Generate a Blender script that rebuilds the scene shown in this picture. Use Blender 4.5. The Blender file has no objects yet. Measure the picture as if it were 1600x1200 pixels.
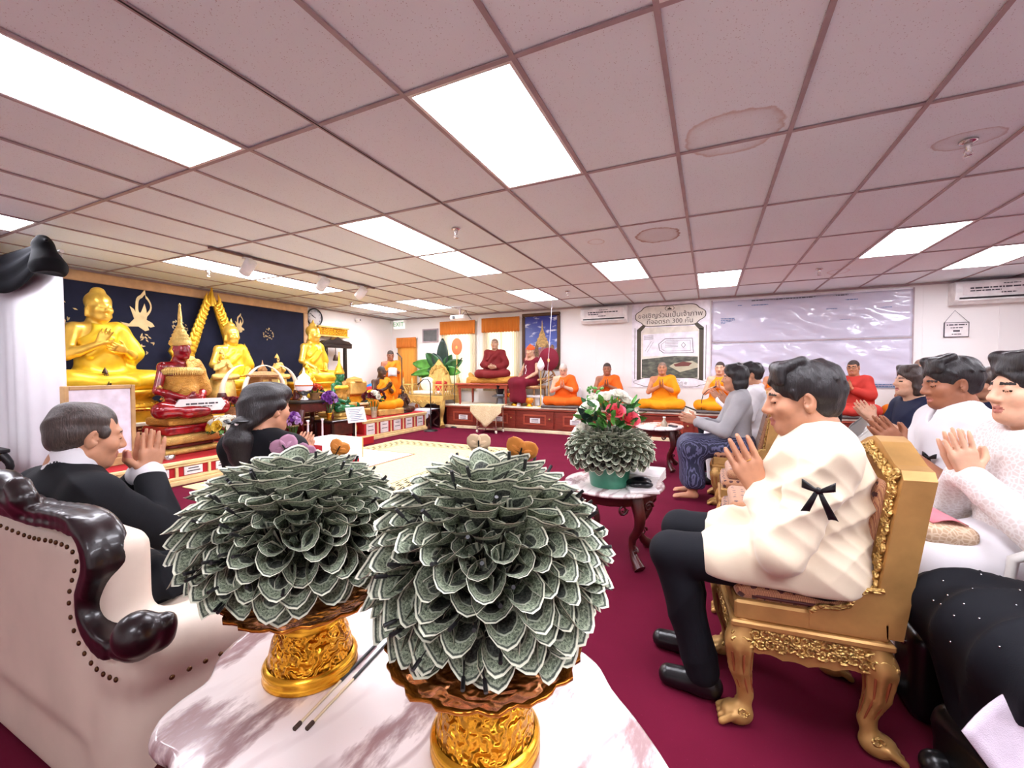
import bpy, bmesh, math, random
import numpy as np
from mathutils import Vector, Matrix, Euler

S = bpy.context.scene
COL = S.collection
R = math.radians
PI = math.pi
random.seed(7)
RNG = np.random.RandomState(11)

# ------------------------------------------------------------------ camera, world, exposure
CAM_H = 1.25
ZC = 2.652            # ceiling height
cam_d = bpy.data.cameras.new('camera')
cam = bpy.data.objects.new('camera', cam_d)
COL.objects.link(cam)
S.camera = cam
cam_d.sensor_fit = 'HORIZONTAL'
cam_d.sensor_width = 36.0
cam_d.lens = 36.0 * 659.16 / 1600.0
cam_d.clip_start = 0.02
cam_d.clip_end = 100
_yaw, _pit, _rol = 0.438168, -0.02856, -0.001627
_f = Vector((-math.sin(_yaw) * math.cos(_pit), math.cos(_yaw) * math.cos(_pit), math.sin(_pit)))
_r = Vector((math.cos(_yaw), math.sin(_yaw), 0))
_u = _r.cross(_f)
_r2 = _r * math.cos(_rol) + _u * math.sin(_rol)
_u2 = _r2.cross(_f)
_m = Matrix((_r2, _u2, -_f)).transposed().to_4x4()
_m.translation = Vector((0, 0, CAM_H))
cam.matrix_world = _m

W = bpy.data.worlds.new('daylight')
S.world = W
W.use_nodes = True
W.node_tree.nodes['Background'].inputs[0].default_value = (0.80, 0.90, 1.0, 1)
W.node_tree.nodes['Background'].inputs[1].default_value = 7.0
S.view_settings.view_transform = 'Standard'
S.view_settings.look = 'None'
S.view_settings.gamma = 1.0
S.view_settings.exposure = 0.90
S.view_settings.use_curve_mapping = False
PANEL_POWER = 12.0     # emission of the ceiling light diffusers

# ------------------------------------------------------------------ materials
def srgb(r, g, b):
    f = lambda c: (c / 255 / 12.92) if c / 255 <= 0.04045 else ((c / 255 + 0.055) / 1.055) ** 2.4
    return (f(r), f(g), f(b), 1)

class NT:
    def __init__(s, name):
        s.m = bpy.data.materials.new(name); s.m.use_nodes = True
        s.t = s.m.node_tree; s.n = s.t.nodes; s.b = s.n['Principled BSDF']
        s.out = s.n['Material Output']
    def node(s, typ, **kw):
        n = s.n.new(typ)
        for k, v in kw.items():
            if k.startswith('i_'):
                key = k[2:]
                key = int(key) if key.isdigit() else key.replace('_', ' ')
                n.inputs[key].default_value = v
            else:
                setattr(n, k, v)
        return n
    def link(s, a, b): s.t.links.new(a, b)
    def coord(s, which='Object'):
        return s.node('ShaderNodeTexCoord').outputs[which]
    def mapping(s, v, scale=(1, 1, 1), loc=(0, 0, 0), rot=(0, 0, 0)):
        n = s.node('ShaderNodeMapping'); s.link(v, n.inputs[0])
        n.inputs['Scale'].default_value = scale; n.inputs['Location'].default_value = loc; n.inputs['Rotation'].default_value = rot
        return n.outputs[0]
    def noise(s, v, scale, detail=3, rough=0.5, dist=0):
        n = s.node('ShaderNodeTexNoise'); s.link(v, n.inputs['Vector'])
        n.inputs['Scale'].default_value = scale; n.inputs['Detail'].default_value = detail
        n.inputs['Roughness'].default_value = rough; n.inputs['Distortion'].default_value = dist
        return n.outputs['Fac']
    def ramp(s, fac, stops, interp='LINEAR'):
        n = s.node('ShaderNodeValToRGB'); s.link(fac, n.inputs[0]); n.color_ramp.interpolation = interp
        e = n.color_ramp.elements
        while len(e) < len(stops): e.new(0.5)
        for q, (p, c) in zip(e, stops):
            q.position = p; q.color = c if len(c) == 4 else (*c, 1)
        return n.outputs[0]
    def mix(s, fac, a, b, mode='MIX'):
        n = s.node('ShaderNodeMix', data_type='RGBA', blend_type=mode)
        for k, v in ((0, fac), (6, a), (7, b)):
            if hasattr(v, 'is_output'): s.link(v, n.inputs[k])
            else: n.inputs[k].default_value = v
        return n.outputs[2]
    def math(s, op, a, b=0.0, c=0.0):
        n = s.node('ShaderNodeMath', operation=op)
        for k, v in ((0, a), (1, b), (2, c)):
            if hasattr(v, 'is_output'): s.link(v, n.inputs[k])
            else: n.inputs[k].default_value = v
        return n.outputs[0]
    def sep(s, v):
        n = s.node('ShaderNodeSeparateXYZ'); s.link(v, n.inputs[0]); return n.outputs
    def bump(s, h, strength=0.3, dist=0.01):
        n = s.node('ShaderNodeBump'); s.link(h, n.inputs['Height'])
        n.inputs['Strength'].default_value = strength; n.inputs['Distance'].default_value = dist
        s.link(n.outputs[0], s.b.inputs['Normal'])
        return n
    def base(s, c):
        if hasattr(c, 'is_output'): s.link(c, s.b.inputs['Base Color'])
        else: s.b.inputs['Base Color'].default_value = c
    def set(s, **kw):
        for k, v in kw.items(): s.b.inputs[k.replace('_', ' ')].default_value = v
        return s

def mat(name, col, rough=0.6, metal=0.0, var=0.08, vscale=8, bump=0.0, bscale=60, bdist=0.004, spec=0.5, sss=0, stretch=(1, 1, 1), sheen=0, coat=0):
    """procedural material: base colour with soft noise variation and a fine relief"""
    t = NT(name)
    co = t.coord()
    v = t.mapping(co, stretch) if stretch != (1, 1, 1) else co
    n = t.noise(v, vscale, 4)
    d = tuple(c * (1 - var * 2.2) for c in col[:3]) + (1,)
    l = tuple(min(1, c * (1 + var * 1.2)) for c in col[:3]) + (1,)
    t.base(t.ramp(n, [(0.3, d), (0.7, l)]))
    t.set(Roughness=rough, Metallic=metal, Specular_IOR_Level=spec)
    if sheen: t.set(Sheen_Weight=sheen)
    if coat: t.set(Coat_Weight=coat, Coat_Roughness=0.08)
    if sss:
        t.set(Subsurface_Weight=sss, Subsurface_Scale=0.01); t.b.inputs['Subsurface Radius'].default_value = (1, .35, .2)
    if bump:
        t.bump(t.noise(v, bscale, 4), bump, bdist)
    return t.m

def emis(name, col, strength):
    t = NT(name); t.base((0.8, 0.8, 0.8, 1)); t.b.inputs['Emission Color'].default_value = col
    t.b.inputs['Emission Strength'].default_value = strength
    return t.m

M = {}
# ------------------------------------------------------------------ objects
def link_obj(o, parent=None):
    COL.objects.link(o)
    if parent is not None: o.parent = parent
    return o

def tag(o, label=None, cat=None, group=None, kind=None):
    if label: o['label'] = label
    if cat: o['category'] = cat
    if group: o['group'] = group
    if kind: o['kind'] = kind
    return o

def thing(name, label, cat, loc=(0, 0, 0), rotz=0.0, group=None):
    o = bpy.data.objects.new(name, None)
    o.empty_display_size = 0.1
    link_obj(o); o.location = loc; o.rotation_euler = (0, 0, rotz)
    return tag(o, label, cat, group)

def copy_tree(o, parent=None):
    c = o.copy(); COL.objects.link(c)
    if parent is not None: c.parent = parent
    for ch in list(o.children): copy_tree(ch, c)
    return c

def clone(o, loc, rotz=None, label=None, group=None):
    c = copy_tree(o)
    c.location = loc
    if rotz is not None: c.rotation_euler = (0, 0, rotz)
    if label: c['label'] = label
    if group: c['group'] = group
    return c

def np_mesh(name, V, Q, smooth=True, matidx=None):
    """mesh from numpy arrays; Q is (n,3) or (n,4)"""
    me = bpy.data.meshes.new(name)
    V = np.asarray(V, np.float32); Q = np.asarray(Q, np.int32)
    me.vertices.add(len(V)); me.vertices.foreach_set('co', V.ravel())
    k = Q.shape[1]
    me.loops.add(Q.size); me.loops.foreach_set('vertex_index', Q.ravel())
    me.polygons.add(len(Q)); me.polygons.foreach_set('loop_start', np.arange(0, Q.size, k, dtype=np.int32))
    if matidx is not None: me.polygons.foreach_set('material_index', np.asarray(matidx, np.int32))
    me.update(calc_edges=True)
    me.polygons.foreach_set('use_smooth', np.full(len(Q), smooth, bool))
    return me

class MB:
    """collects simple shapes into one mesh; each face keeps a material slot"""
    def __init__(s): s.v = []; s.f = []; s.m = []; s.sm = []; s.uv = {}; s.mi = 0; s.T = None
    def _add(s, vs, fs, smooth=False):
        o = len(s.v)
        for p in vs:
            p = Vector(p)
            s.v.append(tuple(s.T @ p) if s.T is not None else tuple(p))
        for f in fs:
            s.f.append([o + i for i in f]); s.m.append(s.mi); s.sm.append(smooth)
        return s
    def box(s, a, b, rz=0.0, ch=0.0):
        (x0, y0, z0), (x1, y1, z1) = a, b
        if ch > 0:
            c = min(ch, abs(x1 - x0) / 2.01, abs(y1 - y0) / 2.01, abs(z1 - z0) / 2.01)
            cx, cy, cz = (x0 + x1) / 2, (y0 + y1) / 2, (z0 + z1) / 2
            hx, hy, hz = (x1 - x0) / 2, (y1 - y0) / 2, (z1 - z0) / 2
            vs = []; ids = {}
            for sx in (-1, 1):
                for sy in (-1, 1):
                    for sz in (-1, 1):
                        for ax in range(3):
                            h = [hx - c, hy - c, hz - c]; h[ax] += c
                            ids[(sx, sy, sz, ax)] = len(vs)
                            vs.append((cx + sx * h[0], cy + sy * h[1], cz + sz * h[2]))
            fs = []
            for ax in range(3):
                o1, o2 = [i for i in range(3) if i != ax]
                for sg in (-1, 1):
                    q = []
                    for a1, a2 in ((-1, -1), (1, -1), (1, 1), (-1, 1)):
                        k = [0, 0, 0]; k[ax] = sg; k[o1] = a1; k[o2] = a2
                        q.append(ids[(k[0], k[1], k[2], ax)])
                    flip = (sg < 0) ^ (ax == 1)
                    fs.append(q[::-1] if flip else q)
            for ax in range(3):   # edge strips
                o1, o2 = [i for i in range(3) if i != ax]
                for s1 in (-1, 1):
                    for s2 in (-1, 1):
                        def vid(e, a):
                            k = [0, 0, 0]; k[ax] = e; k[o1] = s1; k[o2] = s2
                            return ids[(k[0], k[1], k[2], a)]
                        q = [vid(-1, o1), vid(1, o1), vid(1, o2), vid(-1, o2)]
                        flip = (s1 * s2 < 0) ^ (ax == 1)
                        fs.append(q if not flip else q[::-1])
            for sx in (-1, 1):
                for sy in (-1, 1):
                    for sz in (-1, 1):
                        t = [ids[(sx, sy, sz, i)] for i in range(3)]
                        fs.append(t if sx * sy * sz > 0 else t[::-1])
        else:
            vs = [(x0, y0, z0), (x1, y0, z0), (x1, y1, z0), (x0, y1, z0), (x0, y0, z1), (x1, y0, z1), (x1, y1, z1), (x0, y1, z1)]
            fs = [(0, 3, 2, 1), (4, 5, 6, 7), (0, 1, 5, 4), (1, 2, 6, 5), (2, 3, 7, 6), (3, 0, 4, 7)]
        if rz:
            cx, cy = (x0 + x1) / 2, (y0 + y1) / 2; c_, s_ = math.cos(rz), math.sin(rz)
            vs = [(cx + (x - cx) * c_ - (y - cy) * s_, cy + (x - cx) * s_ + (y - cy) * c_, z) for x, y, z in vs]
        return s._add(vs, fs)
    def tube(s, pts, r, n=8, caps=True, smooth=True, flat=1.0):
        pts = [Vector(p) for p in pts]; m = len(pts)
        rs = r if isinstance(r, (list, tuple)) else [r] * m
        rings = []; up = None
        for i, p in enumerate(pts):
            d = (pts[min(i + 1, m - 1)] - pts[max(i - 1, 0)]).normalized()
            if up is None:
                up = Vector((0, 0, 1)) if abs(d.z) < 0.9 else Vector((1, 0, 0))
            a = d.cross(up)
            if a.length < 1e-5: a = d.cross(Vector((0, 1, 0)))
            a.normalize(); b = a.cross(d).normalized(); up = b
            rings.append([p + (a * math.cos(t) + b * math.sin(t) * flat) * rs[i] for t in [2 * PI * k / n for k in range(n)]])
        vs = [q for rg in rings for q in rg]; fs = []
        for i in range(m - 1):
            for k in range(n):
                fs.append((i * n + k, (i + 1) * n + k, (i + 1) * n + (k + 1) % n, i * n + (k + 1) % n))
        s._add(vs, fs, smooth)
        if caps:
            s._add(rings[0], [tuple(range(n))], False); s._add(rings[-1], [tuple(reversed(range(n)))], False)
        return s
    def lathe(s, prof, n=24, c=(0, 0, 0), mod=None, smooth=True, cap=True):
        """prof: (r,z) pairs bottom to top; mod(angle,i)->radius factor"""
        vs = []; m = len(prof)
        for i, (r, z) in enumerate(prof):
            for k in range(n):
                a = 2 * PI * k / n; q = r * (mod(a, i) if mod else 1)
                vs.append((c[0] + q * math.cos(a), c[1] + q * math.sin(a), c[2] + z))
        fs = []
        for i in range(m - 1):
            for k in range(n):
                fs.append((i * n + k, i * n + (k + 1) % n, (i + 1) * n + (k + 1) % n, (i + 1) * n + k))
        s._add(vs, fs, smooth)
        if cap:
            if prof[0][0] > 1e-4: s._add(vs[:n], [tuple(reversed(range(n)))])
            if prof[-1][0] > 1e-4: s._add(vs[-n:], [tuple(range(n))])
        return s
    def prism(s, poly, z0, z1, smooth=False):
        n = len(poly); vs = [(x, y, z0) for x, y in poly] + [(x, y, z1) for x, y in poly]
        a = sum(poly[i][0] * poly[(i + 1) % n][1] - poly[(i + 1) % n][0] * poly[i][1] for i in range(n))
        ids = list(range(n)) if a > 0 else list(range(n))[::-1]
        fs = [tuple(reversed(ids)), tuple(n + i for i in ids)]
        s._add(vs, fs)
        side = []
        for k in range(n):
            i, j = ids[k], ids[(k + 1) % n]
            side.append((i, j, n + j, n + i))
        return s._add(vs, side, smooth)
    def ball(s, c, r, n=10, m=6, rot=None):
        rx, ry, rz = r if isinstance(r, (list, tuple)) else (r, r, r)
        vs = []; 
        for i in range(1, m):
            th = PI * i / m
            for k in range(n):
                a = 2 * PI * k / n
                vs.append(Vector((rx * math.sin(th) * math.cos(a), ry * math.sin(th) * math.sin(a), rz * math.cos(th))))
        vs += [Vector((0, 0, rz)), Vector((0, 0, -rz))]
        if rot is not None: vs = [rot @ v for v in vs]
        vs = [v + Vector(c) for v in vs]
        fs = []
        for i in range(m - 2):
            for k in range(n):
                fs.append((i * n + k, (i + 1) * n + k, (i + 1) * n + (k + 1) % n, i * n + (k + 1) % n))
        t = len(vs) - 2
        for k in range(n):
            fs.append((t, k, (k + 1) % n)); fs.append((t + 1, (m - 2) * n + (k + 1) % n, (m - 2) * n + k))
        return s._add(vs, fs, True)
    def grid(s, fn, nu, nv, smooth=True, closed_u=False, flip=False):
        vs = [fn(i / (nu if closed_u else max(1, nu - 1)), j / (nv - 1)) for j in range(nv) for i in range(nu)]
        fs = []
        for j in range(nv - 1):
            for i in range(nu if closed_u else nu - 1):
                q = (j * nu + i, j * nu + (i + 1) % nu, (j + 1) * nu + (i + 1) % nu, (j + 1) * nu + i)
                fs.append(q[::-1] if flip else q)
        return s._add(vs, fs, smooth)
    def sheet(s, fn, nu, nv, th=0.004):
        """a sheet with thickness along its own normal; fn(u,v)->point"""
        P = [[Vector(fn(i / (nu - 1), j / (nv - 1))) for i in range(nu)] for j in range(nv)]
        N = []
        for j in range(nv):
            row = []
            for i in range(nu):
                du = P[j][min(i + 1, nu - 1)] - P[j][max(i - 1, 0)]; dv = P[min(j + 1, nv - 1)][i] - P[max(j - 1, 0)][i]
                k = du.cross(dv)
                row.append(k.normalized() if k.length > 1e-9 else Vector((0, 0, 1)))
            N.append(row)
        top = [P[j][i] + N[j][i] * th / 2 for j in range(nv) for i in range(nu)]
        bot = [P[j][i] - N[j][i] * th / 2 for j in range(nv) for i in range(nu)]
        n = nu * nv; fs = []
        for j in range(nv - 1):
            for i in range(nu - 1):
                a, b, c, d = j * nu + i, j * nu + i + 1, (j + 1) * nu + i + 1, (j + 1) * nu + i
                fs.append((a, b, c, d)); fs.append((n + d, n + c, n + b, n + a))
        rim = [i for i in range(nu)] + [j * nu + nu - 1 for j in range(1, nv)] + [(nv - 1) * nu + i for i in range(nu - 2, -1, -1)] + [j * nu for j in range(nv - 2, 0, -1)]
        for k in range(len(rim)):
            a, b = rim[k], rim[(k + 1) % len(rim)]
            fs.append((b, a, n + a, n + b))
        return s._add(top + bot, fs, True)
    def mesh(s, name):
        me = bpy.data.meshes.new(name)
        me.from_pydata(s.v, [], s.f); me.update()
        me.polygons.foreach_set('material_index', s.m); me.polygons.foreach_set('use_smooth', s.sm)
        return me
    def build(s, name, mats, parent=None, loc=None, rot=None):
        me = s.mesh(name)
        for q in (mats if isinstance(mats, (list, tuple)) else [mats]): me.materials.append(q)
        o = bpy.data.objects.new(name, me)
        link_obj(o, parent)
        if loc is not None: o.location = loc
        if rot is not None: o.rotation_euler = rot
        return o

def piece(name, me, parent, loc=(0, 0, 0), rot=(0, 0, 0), scale=None):
    o = bpy.data.objects.new(name, me); link_obj(o, parent); o.location = loc; o.rotation_euler = rot
    if scale is not None: o.scale = scale
    return o

def text_part(name, body, size, m, parent, loc, rot, align='CENTER', th=0.0008, sx=1.0):
    c = bpy.data.curves.new(name, 'FONT'); c.body = body; c.size = size; c.align_x = align; c.align_y = 'CENTER'
    c.extrude = th; c.resolution_u = 2
    o = bpy.data.objects.new(name, c); COL.objects.link(o)
    bpy.context.view_layer.update()
    me = bpy.data.meshes.new_from_object(o)
    bpy.data.objects.remove(o)
    me.materials.clear(); me.materials.append(m)
    q = bpy.data.objects.new(name, me); link_obj(q, parent)
    q.location = loc; q.rotation_euler = rot; q.scale = (sx, 1, 1)
    return q
# ------------------------------------------------------------------ smooth solids: union of tapered limbs and ellipsoids, meshed as ONE continuous surface
class Field:
    def __init__(s): s.ops = []; s.T = Matrix.Identity(4); s.k = 0.02
    def at(s, T): s.T = T; return s
    def _p(s, p): return np.array(s.T @ Vector(p), np.float32)
    def _s(s): return s.T.to_scale().x
    def cone(s, a, b, ra, rb=None, k=None, op='+'):
        rb = ra if rb is None else rb; q = s._s()
        s.ops.append(('c', s._p(a), s._p(b), ra * q, rb * q, (s.k if k is None else k) * q, op)); return s
    def chain(s, pts, rs, k=None, op='+'):
        for i in range(len(pts) - 1):
            s.cone(pts[i], pts[i + 1], rs[i] if not isinstance(rs, (int, float)) else rs, rs[i + 1] if not isinstance(rs, (int, float)) else rs, k, op)
        return s
    def ell(s, c, r, rot=None, k=None, op='+'):
        q = s._s(); r = np.array(r if isinstance(r, (tuple, list)) else (r, r, r), np.float32) * q
        m = s.T.to_3x3().normalized()
        if rot is not None: m = m @ Euler(rot).to_matrix()
        s.ops.append(('e', s._p(c), np.array(m.transposed(), np.float32), r, None, (s.k if k is None else k) * q, op)); return s
    def box(s, c, h, r=0.01, rot=None, k=None, op='+'):
        q = s._s(); h = np.array(h, np.float32) * q
        m = s.T.to_3x3().normalized()
        if rot is not None: m = m @ Euler(rot).to_matrix()
        s.ops.append(('b', s._p(c), np.array(m.transposed(), np.float32), h, r * q, (s.k if k is None else k) * q, op)); return s
    def bounds(s, o):
        if o[0] == 'c':
            r = max(o[3], o[4]); return np.minimum(o[1], o[2]) - r, np.maximum(o[1], o[2]) + r
        h = o[3]; e = np.abs(o[2].T) @ h
        return o[1] - e, o[1] + e
    def mesh(s, name, h, disp=None, smooth=1):
        plus = [s.bounds(o) for o in s.ops if o[6] == '+']
        lo = np.min([b[0] for b in plus], 0) - 3 * h; hi = np.max([b[1] for b in plus], 0) + 3 * h
        n = np.ceil((hi - lo) / h).astype(int) + 1
        f = np.full(n, 1.0, np.float32)
        ax = [lo[i] + h * np.arange(n[i], dtype=np.float32) for i in range(3)]
        for o in s.ops:
            k = max(o[5], 1e-5); b0, b1 = s.bounds(o); mg = k + 2.5 * h
            i0 = np.clip(np.floor((b0 - mg - lo) / h).astype(int), 0, n); i1 = np.clip(np.ceil((b1 + mg - lo) / h).astype(int) + 1, 0, n)
            if np.any(i1 <= i0): continue
            X, Y, Z = np.meshgrid(ax[0][i0[0]:i1[0]], ax[1][i0[1]:i1[1]], ax[2][i0[2]:i1[2]], indexing='ij', sparse=True)
            if o[0] == 'c':
                a = o[1]; ba = o[2] - o[1]; L = float(ba @ ba) + 1e-12
                px, py, pz = X - a[0], Y - a[1], Z - a[2]
                t = np.clip((px * ba[0] + py * ba[1] + pz * ba[2]) / L, 0, 1)
                d = np.sqrt((px - t * ba[0]) ** 2 + (py - t * ba[1]) ** 2 + (pz - t * ba[2]) ** 2) - (o[3] + (o[4] - o[3]) * t)
            else:
                m = o[2]; px, py, pz = X - o[1][0], Y - o[1][1], Z - o[1][2]
                u = [m[i, 0] * px + m[i, 1] * py + m[i, 2] * pz for i in range(3)]
                if o[0] == 'e':
                    r = o[3]
                    k0 = np.sqrt((u[0] / r[0]) ** 2 + (u[1] / r[1]) ** 2 + (u[2] / r[2]) ** 2)
                    k1 = np.sqrt((u[0] / r[0] ** 2) ** 2 + (u[1] / r[1] ** 2) ** 2 + (u[2] / r[2] ** 2) ** 2) + 1e-9
                    d = k0 * (k0 - 1) / k1
                else:
                    q = [np.abs(u[i]) - (o[3][i] - o[4]) for i in range(3)]
                    d = np.sqrt(np.maximum(q[0], 0) ** 2 + np.maximum(q[1], 0) ** 2 + np.maximum(q[2], 0) ** 2) + np.minimum(np.maximum(q[0], np.maximum(q[1], q[2])), 0) - o[4]
            sl = tuple(slice(i0[i], i1[i]) for i in range(3)); g = f[sl]
            if o[6] == '+':
                w = np.maximum(k - np.abs(g - d), 0); f[sl] = np.minimum(g, d) - w * w / (4 * k)
            else:
                d = -d; w = np.maximum(k - np.abs(g - d), 0); f[sl] = np.maximum(g, d) + w * w / (4 * k)
        V, Q = nets(f, lo, h)
        for _ in range(smooth): V = relax(V, Q)
        if disp is not None:
            N = vnorm(V, Q); V = V + N * disp(V, N)[:, None]
        s.V, s.Q = V, Q
        return np_mesh(name, V, Q)

def nets(f, lo, h):
    s = f < 0
    c = np.zeros(tuple(d - 1 for d in f.shape), np.int8)
    sl = [slice(0, -1), slice(1, None)]
    for a in (0, 1):
        for b in (0, 1):
            for d in (0, 1): c += s[sl[a], sl[b], sl[d]]
    act = (c > 0) & (c < 8)
    I = np.argwhere(act)
    idx = np.full(c.shape, -1, np.int32); idx[act] = np.arange(len(I), dtype=np.int32)
    pos = np.zeros((len(I), 3), np.float32); cnt = np.zeros(len(I), np.float32)
    for axis in range(3):
        o1, o2 = [i for i in range(3) if i != axis]
        for a in (0, 1):
            for b in (0, 1):
                off = np.zeros(3, int); off[o1] = a; off[o2] = b
                p0 = I + off; p1 = p0.copy(); p1[:, axis] += 1
                f0 = f[p0[:, 0], p0[:, 1], p0[:, 2]]; f1 = f[p1[:, 0], p1[:, 1], p1[:, 2]]
                m = (f0 < 0) != (f1 < 0)
                t = f0[m] / (f0[m] - f1[m])
                q = p0[m].astype(np.float32); q[:, axis] += t
                pos[m] += q; cnt[m] += 1
    V = pos / cnt[:, None] * h + lo
    Qs = []
    for axis in range(3):
        o1, o2 = (axis + 1) % 3, (axis + 2) % 3
        A = [slice(None)] * 3; B = [slice(None)] * 3
        A[axis] = slice(0, -1); B[axis] = slice(1, None)
        sa, sb = s[tuple(A)], s[tuple(B)]
        e = np.argwhere(sa != sb)
        e = e[(e[:, o1] > 0) & (e[:, o2] > 0) & (e[:, o1] < f.shape[o1] - 1) & (e[:, o2] < f.shape[o2] - 1)]
        ins = sa[e[:, 0], e[:, 1], e[:, 2]]
        def ci(a, b):
            q = e.copy(); q[:, o1] -= a; q[:, o2] -= b
            return idx[q[:, 0], q[:, 1], q[:, 2]]
        q = np.stack([ci(1, 1), ci(0, 1), ci(0, 0), ci(1, 0)], 1)
        q[~ins] = q[~ins][:, ::-1]
        Qs.append(q)
    Q = np.concatenate(Qs)
    return V, Q[(Q >= 0).all(1)]

def relax(V, Q):
    acc = np.zeros_like(V); n = np.zeros(len(V), np.float32)
    for i in range(4):
        a, b = Q[:, i], Q[:, (i + 1) % 4]
        for c in range(3):
            acc[:, c] += np.bincount(a, V[b, c], len(V)) + np.bincount(b, V[a, c], len(V))
        n += np.bincount(a, minlength=len(V)) + np.bincount(b, minlength=len(V))
    return (0.5 * V + 0.5 * acc / np.maximum(n, 1)[:, None]).astype(np.float32)

def vnorm(V, Q):
    n = np.cross(V[Q[:, 2]] - V[Q[:, 0]], V[Q[:, 3]] - V[Q[:, 1]]); out = np.zeros_like(V)
    for i in range(4):
        for c in range(3): out[:, c] += np.bincount(Q[:, i], n[:, c], len(V))
    return out / (np.linalg.norm(out, axis=1)[:, None] + 1e-12)

def folds(amp=0.006, freq=26, seed=0, dirv=(0.3, 0.2, 1), warp=1.4):
    """cloth folds: warped ridges along the normal"""
    rs = np.random.RandomState(seed); a = rs.randn(3, 3) * 5; ph = rs.rand(3) * 6
    d = np.array(dirv, np.float32); d = d / np.linalg.norm(d)
    def fn(V, N):
        w = sum(np.sin(V @ a[i] + ph[i]) for i in range(3))
        t = V @ d * freq + warp * w
        r = 1 - np.abs(np.sin(t * 0.5)) * 1.3
        m = 0.5 + 0.5 * np.sin(V @ (a[0] * 0.7) + ph[1])
        return (amp * r * m * (m if freq > 80 else 1)).astype(np.float32)
    return fn

def field_obj(F, name, h, mats, parent=None, disp=None, smooth=1, matfn=None):
    me = F.mesh(name, h, disp, smooth)
    for m in (mats if isinstance(mats, (list, tuple)) else [mats]): me.materials.append(m)
    if matfn is not None:
        c = F.V[F.Q].mean(1)
        me.polygons.foreach_set('material_index', matfn(c).astype(np.int32)); me.update()
    o = bpy.data.objects.new(name, me); link_obj(o, parent)
    return o
# ------------------------------------------------------------------ room shell
GX0, GY0, TX, TY = -2.03, 1.74, 0.61, 1.22
XL, XR, YF, YB = -7.7, 5.5, -2.6, 8.9

def carpet_mat():
    t = NT('carpet'); co = t.coord()
    a = t.noise(co, 900, 2); b = t.noise(co, 3, 3); c = t.noise(co, 140, 2)
    col = t.ramp(b, [(0.3, srgb(94, 19, 41)), (0.7, srgb(107, 24, 49))])
    col = t.mix(t.ramp(a, [(0.35, (0, 0, 0, 1)), (0.65, (1, 1, 1, 1))]), col, srgb(96, 17, 42))
    col = t.mix(t.ramp(c, [(0.70, (0, 0, 0, 1)), (0.80, (0.35, 0.35, 0.35, 1))]), col, srgb(170, 60, 90))
    t.base(col); t.set(Roughness=0.95, Specular_IOR_Level=0.08); t.bump(a, 0.4, 0.004); return t.m
M['carpet'] = carpet_mat()
def wall_mat(name, col):
    t = NT(name); co = t.coord(); n = t.noise(co, 1.2, 3)
    t.base(t.ramp(n, [(0.3, tuple(c * .97 for c in col[:3]) + (1,)), (0.7, col)])); t.set(Roughness=0.55)
    t.bump(t.noise(co, 180, 2), 0.06, 0.002); return t.m
M['wall'] = wall_mat('white wall paint', srgb(238, 234, 230))
M['trim'] = mat('cream trim', srgb(232, 214, 176), 0.5)
M['tan'] = mat('tan board', srgb(205, 165, 120), 0.6)

def tile_mat():
    t = NT('acoustic tile'); g = t.node('ShaderNodeNewGeometry').outputs['Position']
    v = t.node('ShaderNodeTexVoronoi'); t.link(g, v.inputs['Vector']); v.inputs['Scale'].default_value = 95
    n = t.noise(g, 60, 3)
    holes = t.math('MULTIPLY', t.math('LESS_THAN', v.outputs['Distance'], 0.22), t.math('GREATER_THAN', n, 0.53))
    col = t.ramp(t.noise(g, 0.8, 3), [(0.3, srgb(232, 244, 249)), (0.7, srgb(238, 249, 254))])
    col = t.mix(t.math('MULTIPLY', holes, 0.5), col, srgb(150, 130, 130))
    sx = t.sep(g)
    warp = t.math('MULTIPLY', t.math('SUBTRACT', t.noise(g, 5.5, 4, 0.6), 0.5), 0.55)
    # water stains: brown rings with a shape of their own
    for (cx, cy, rx, ry, col2, amt, fill) in ((0.10, 2.86, .27, .26, srgb(178, 140, 120), .55, .25), (-0.50, 4.62, .22, .26, srgb(150, 96, 70), .85, .45), (-1.13, 4.57, .09, .10, srgb(190, 160, 145), .5, .0), (1.41, 3.54, .17, .13, srgb(170, 140, 130), .55, .35), (1.63, 7.4, .13, .2, srgb(185, 150, 140), .5, .0)):
        dx = t.math('DIVIDE', t.math('SUBTRACT', sx[0], cx), rx); dy = t.math('DIVIDE', t.math('SUBTRACT', sx[1], cy), ry)
        d = t.math('ADD', t.math('SQRT', t.math('ADD', t.math('MULTIPLY', dx, dx), t.math('MULTIPLY', dy, dy))), warp)
        ring = t.ramp(d, [(0.0, (fill * .6,) * 3), (0.62, (fill * .5,) * 3), (0.84, (.35,) * 3), (0.95, (1, 1, 1)), (1.0, (0, 0, 0))])
        col = t.mix(t.math('MULTIPLY', ring, amt), col, col2)
    t.base(col); t.set(Roughness=0.9); t.bump(holes, -0.25, 0.003); return t.m
M['tile'] = tile_mat()
M['rail'] = mat('ceiling rail', srgb(172, 154, 156), 0.5)
M['dark'] = mat('dark gap', srgb(30, 24, 24), 0.8)
M['lightframe'] = mat('light frame', srgb(235, 232, 228), 0.4)
M['diffuser'] = emis('lit diffuser', (1.0, 1.0, 1.10, 1), PANEL_POWER)

def struct(o): o['kind'] = 'structure'; return o

struct(MB().box((XL - .3, YF - .3, -.12), (XR + .3, YB + .3, 0)).build('floor', M['carpet']))
struct(MB().box((XL - .16, YF - .3, 0), (XL, YB + .3, ZC + .25)).build('wall_left', M['wall']))
struct(MB().box((XR, YF - .3, 0), (XR + .16, YB + .3, ZC + .25)).build('wall_right', M['wall']))
struct(MB().box((XL, YF - .16, 0), (XR, YF, ZC + .25)).build('wall_front', M['wall']))
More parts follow.
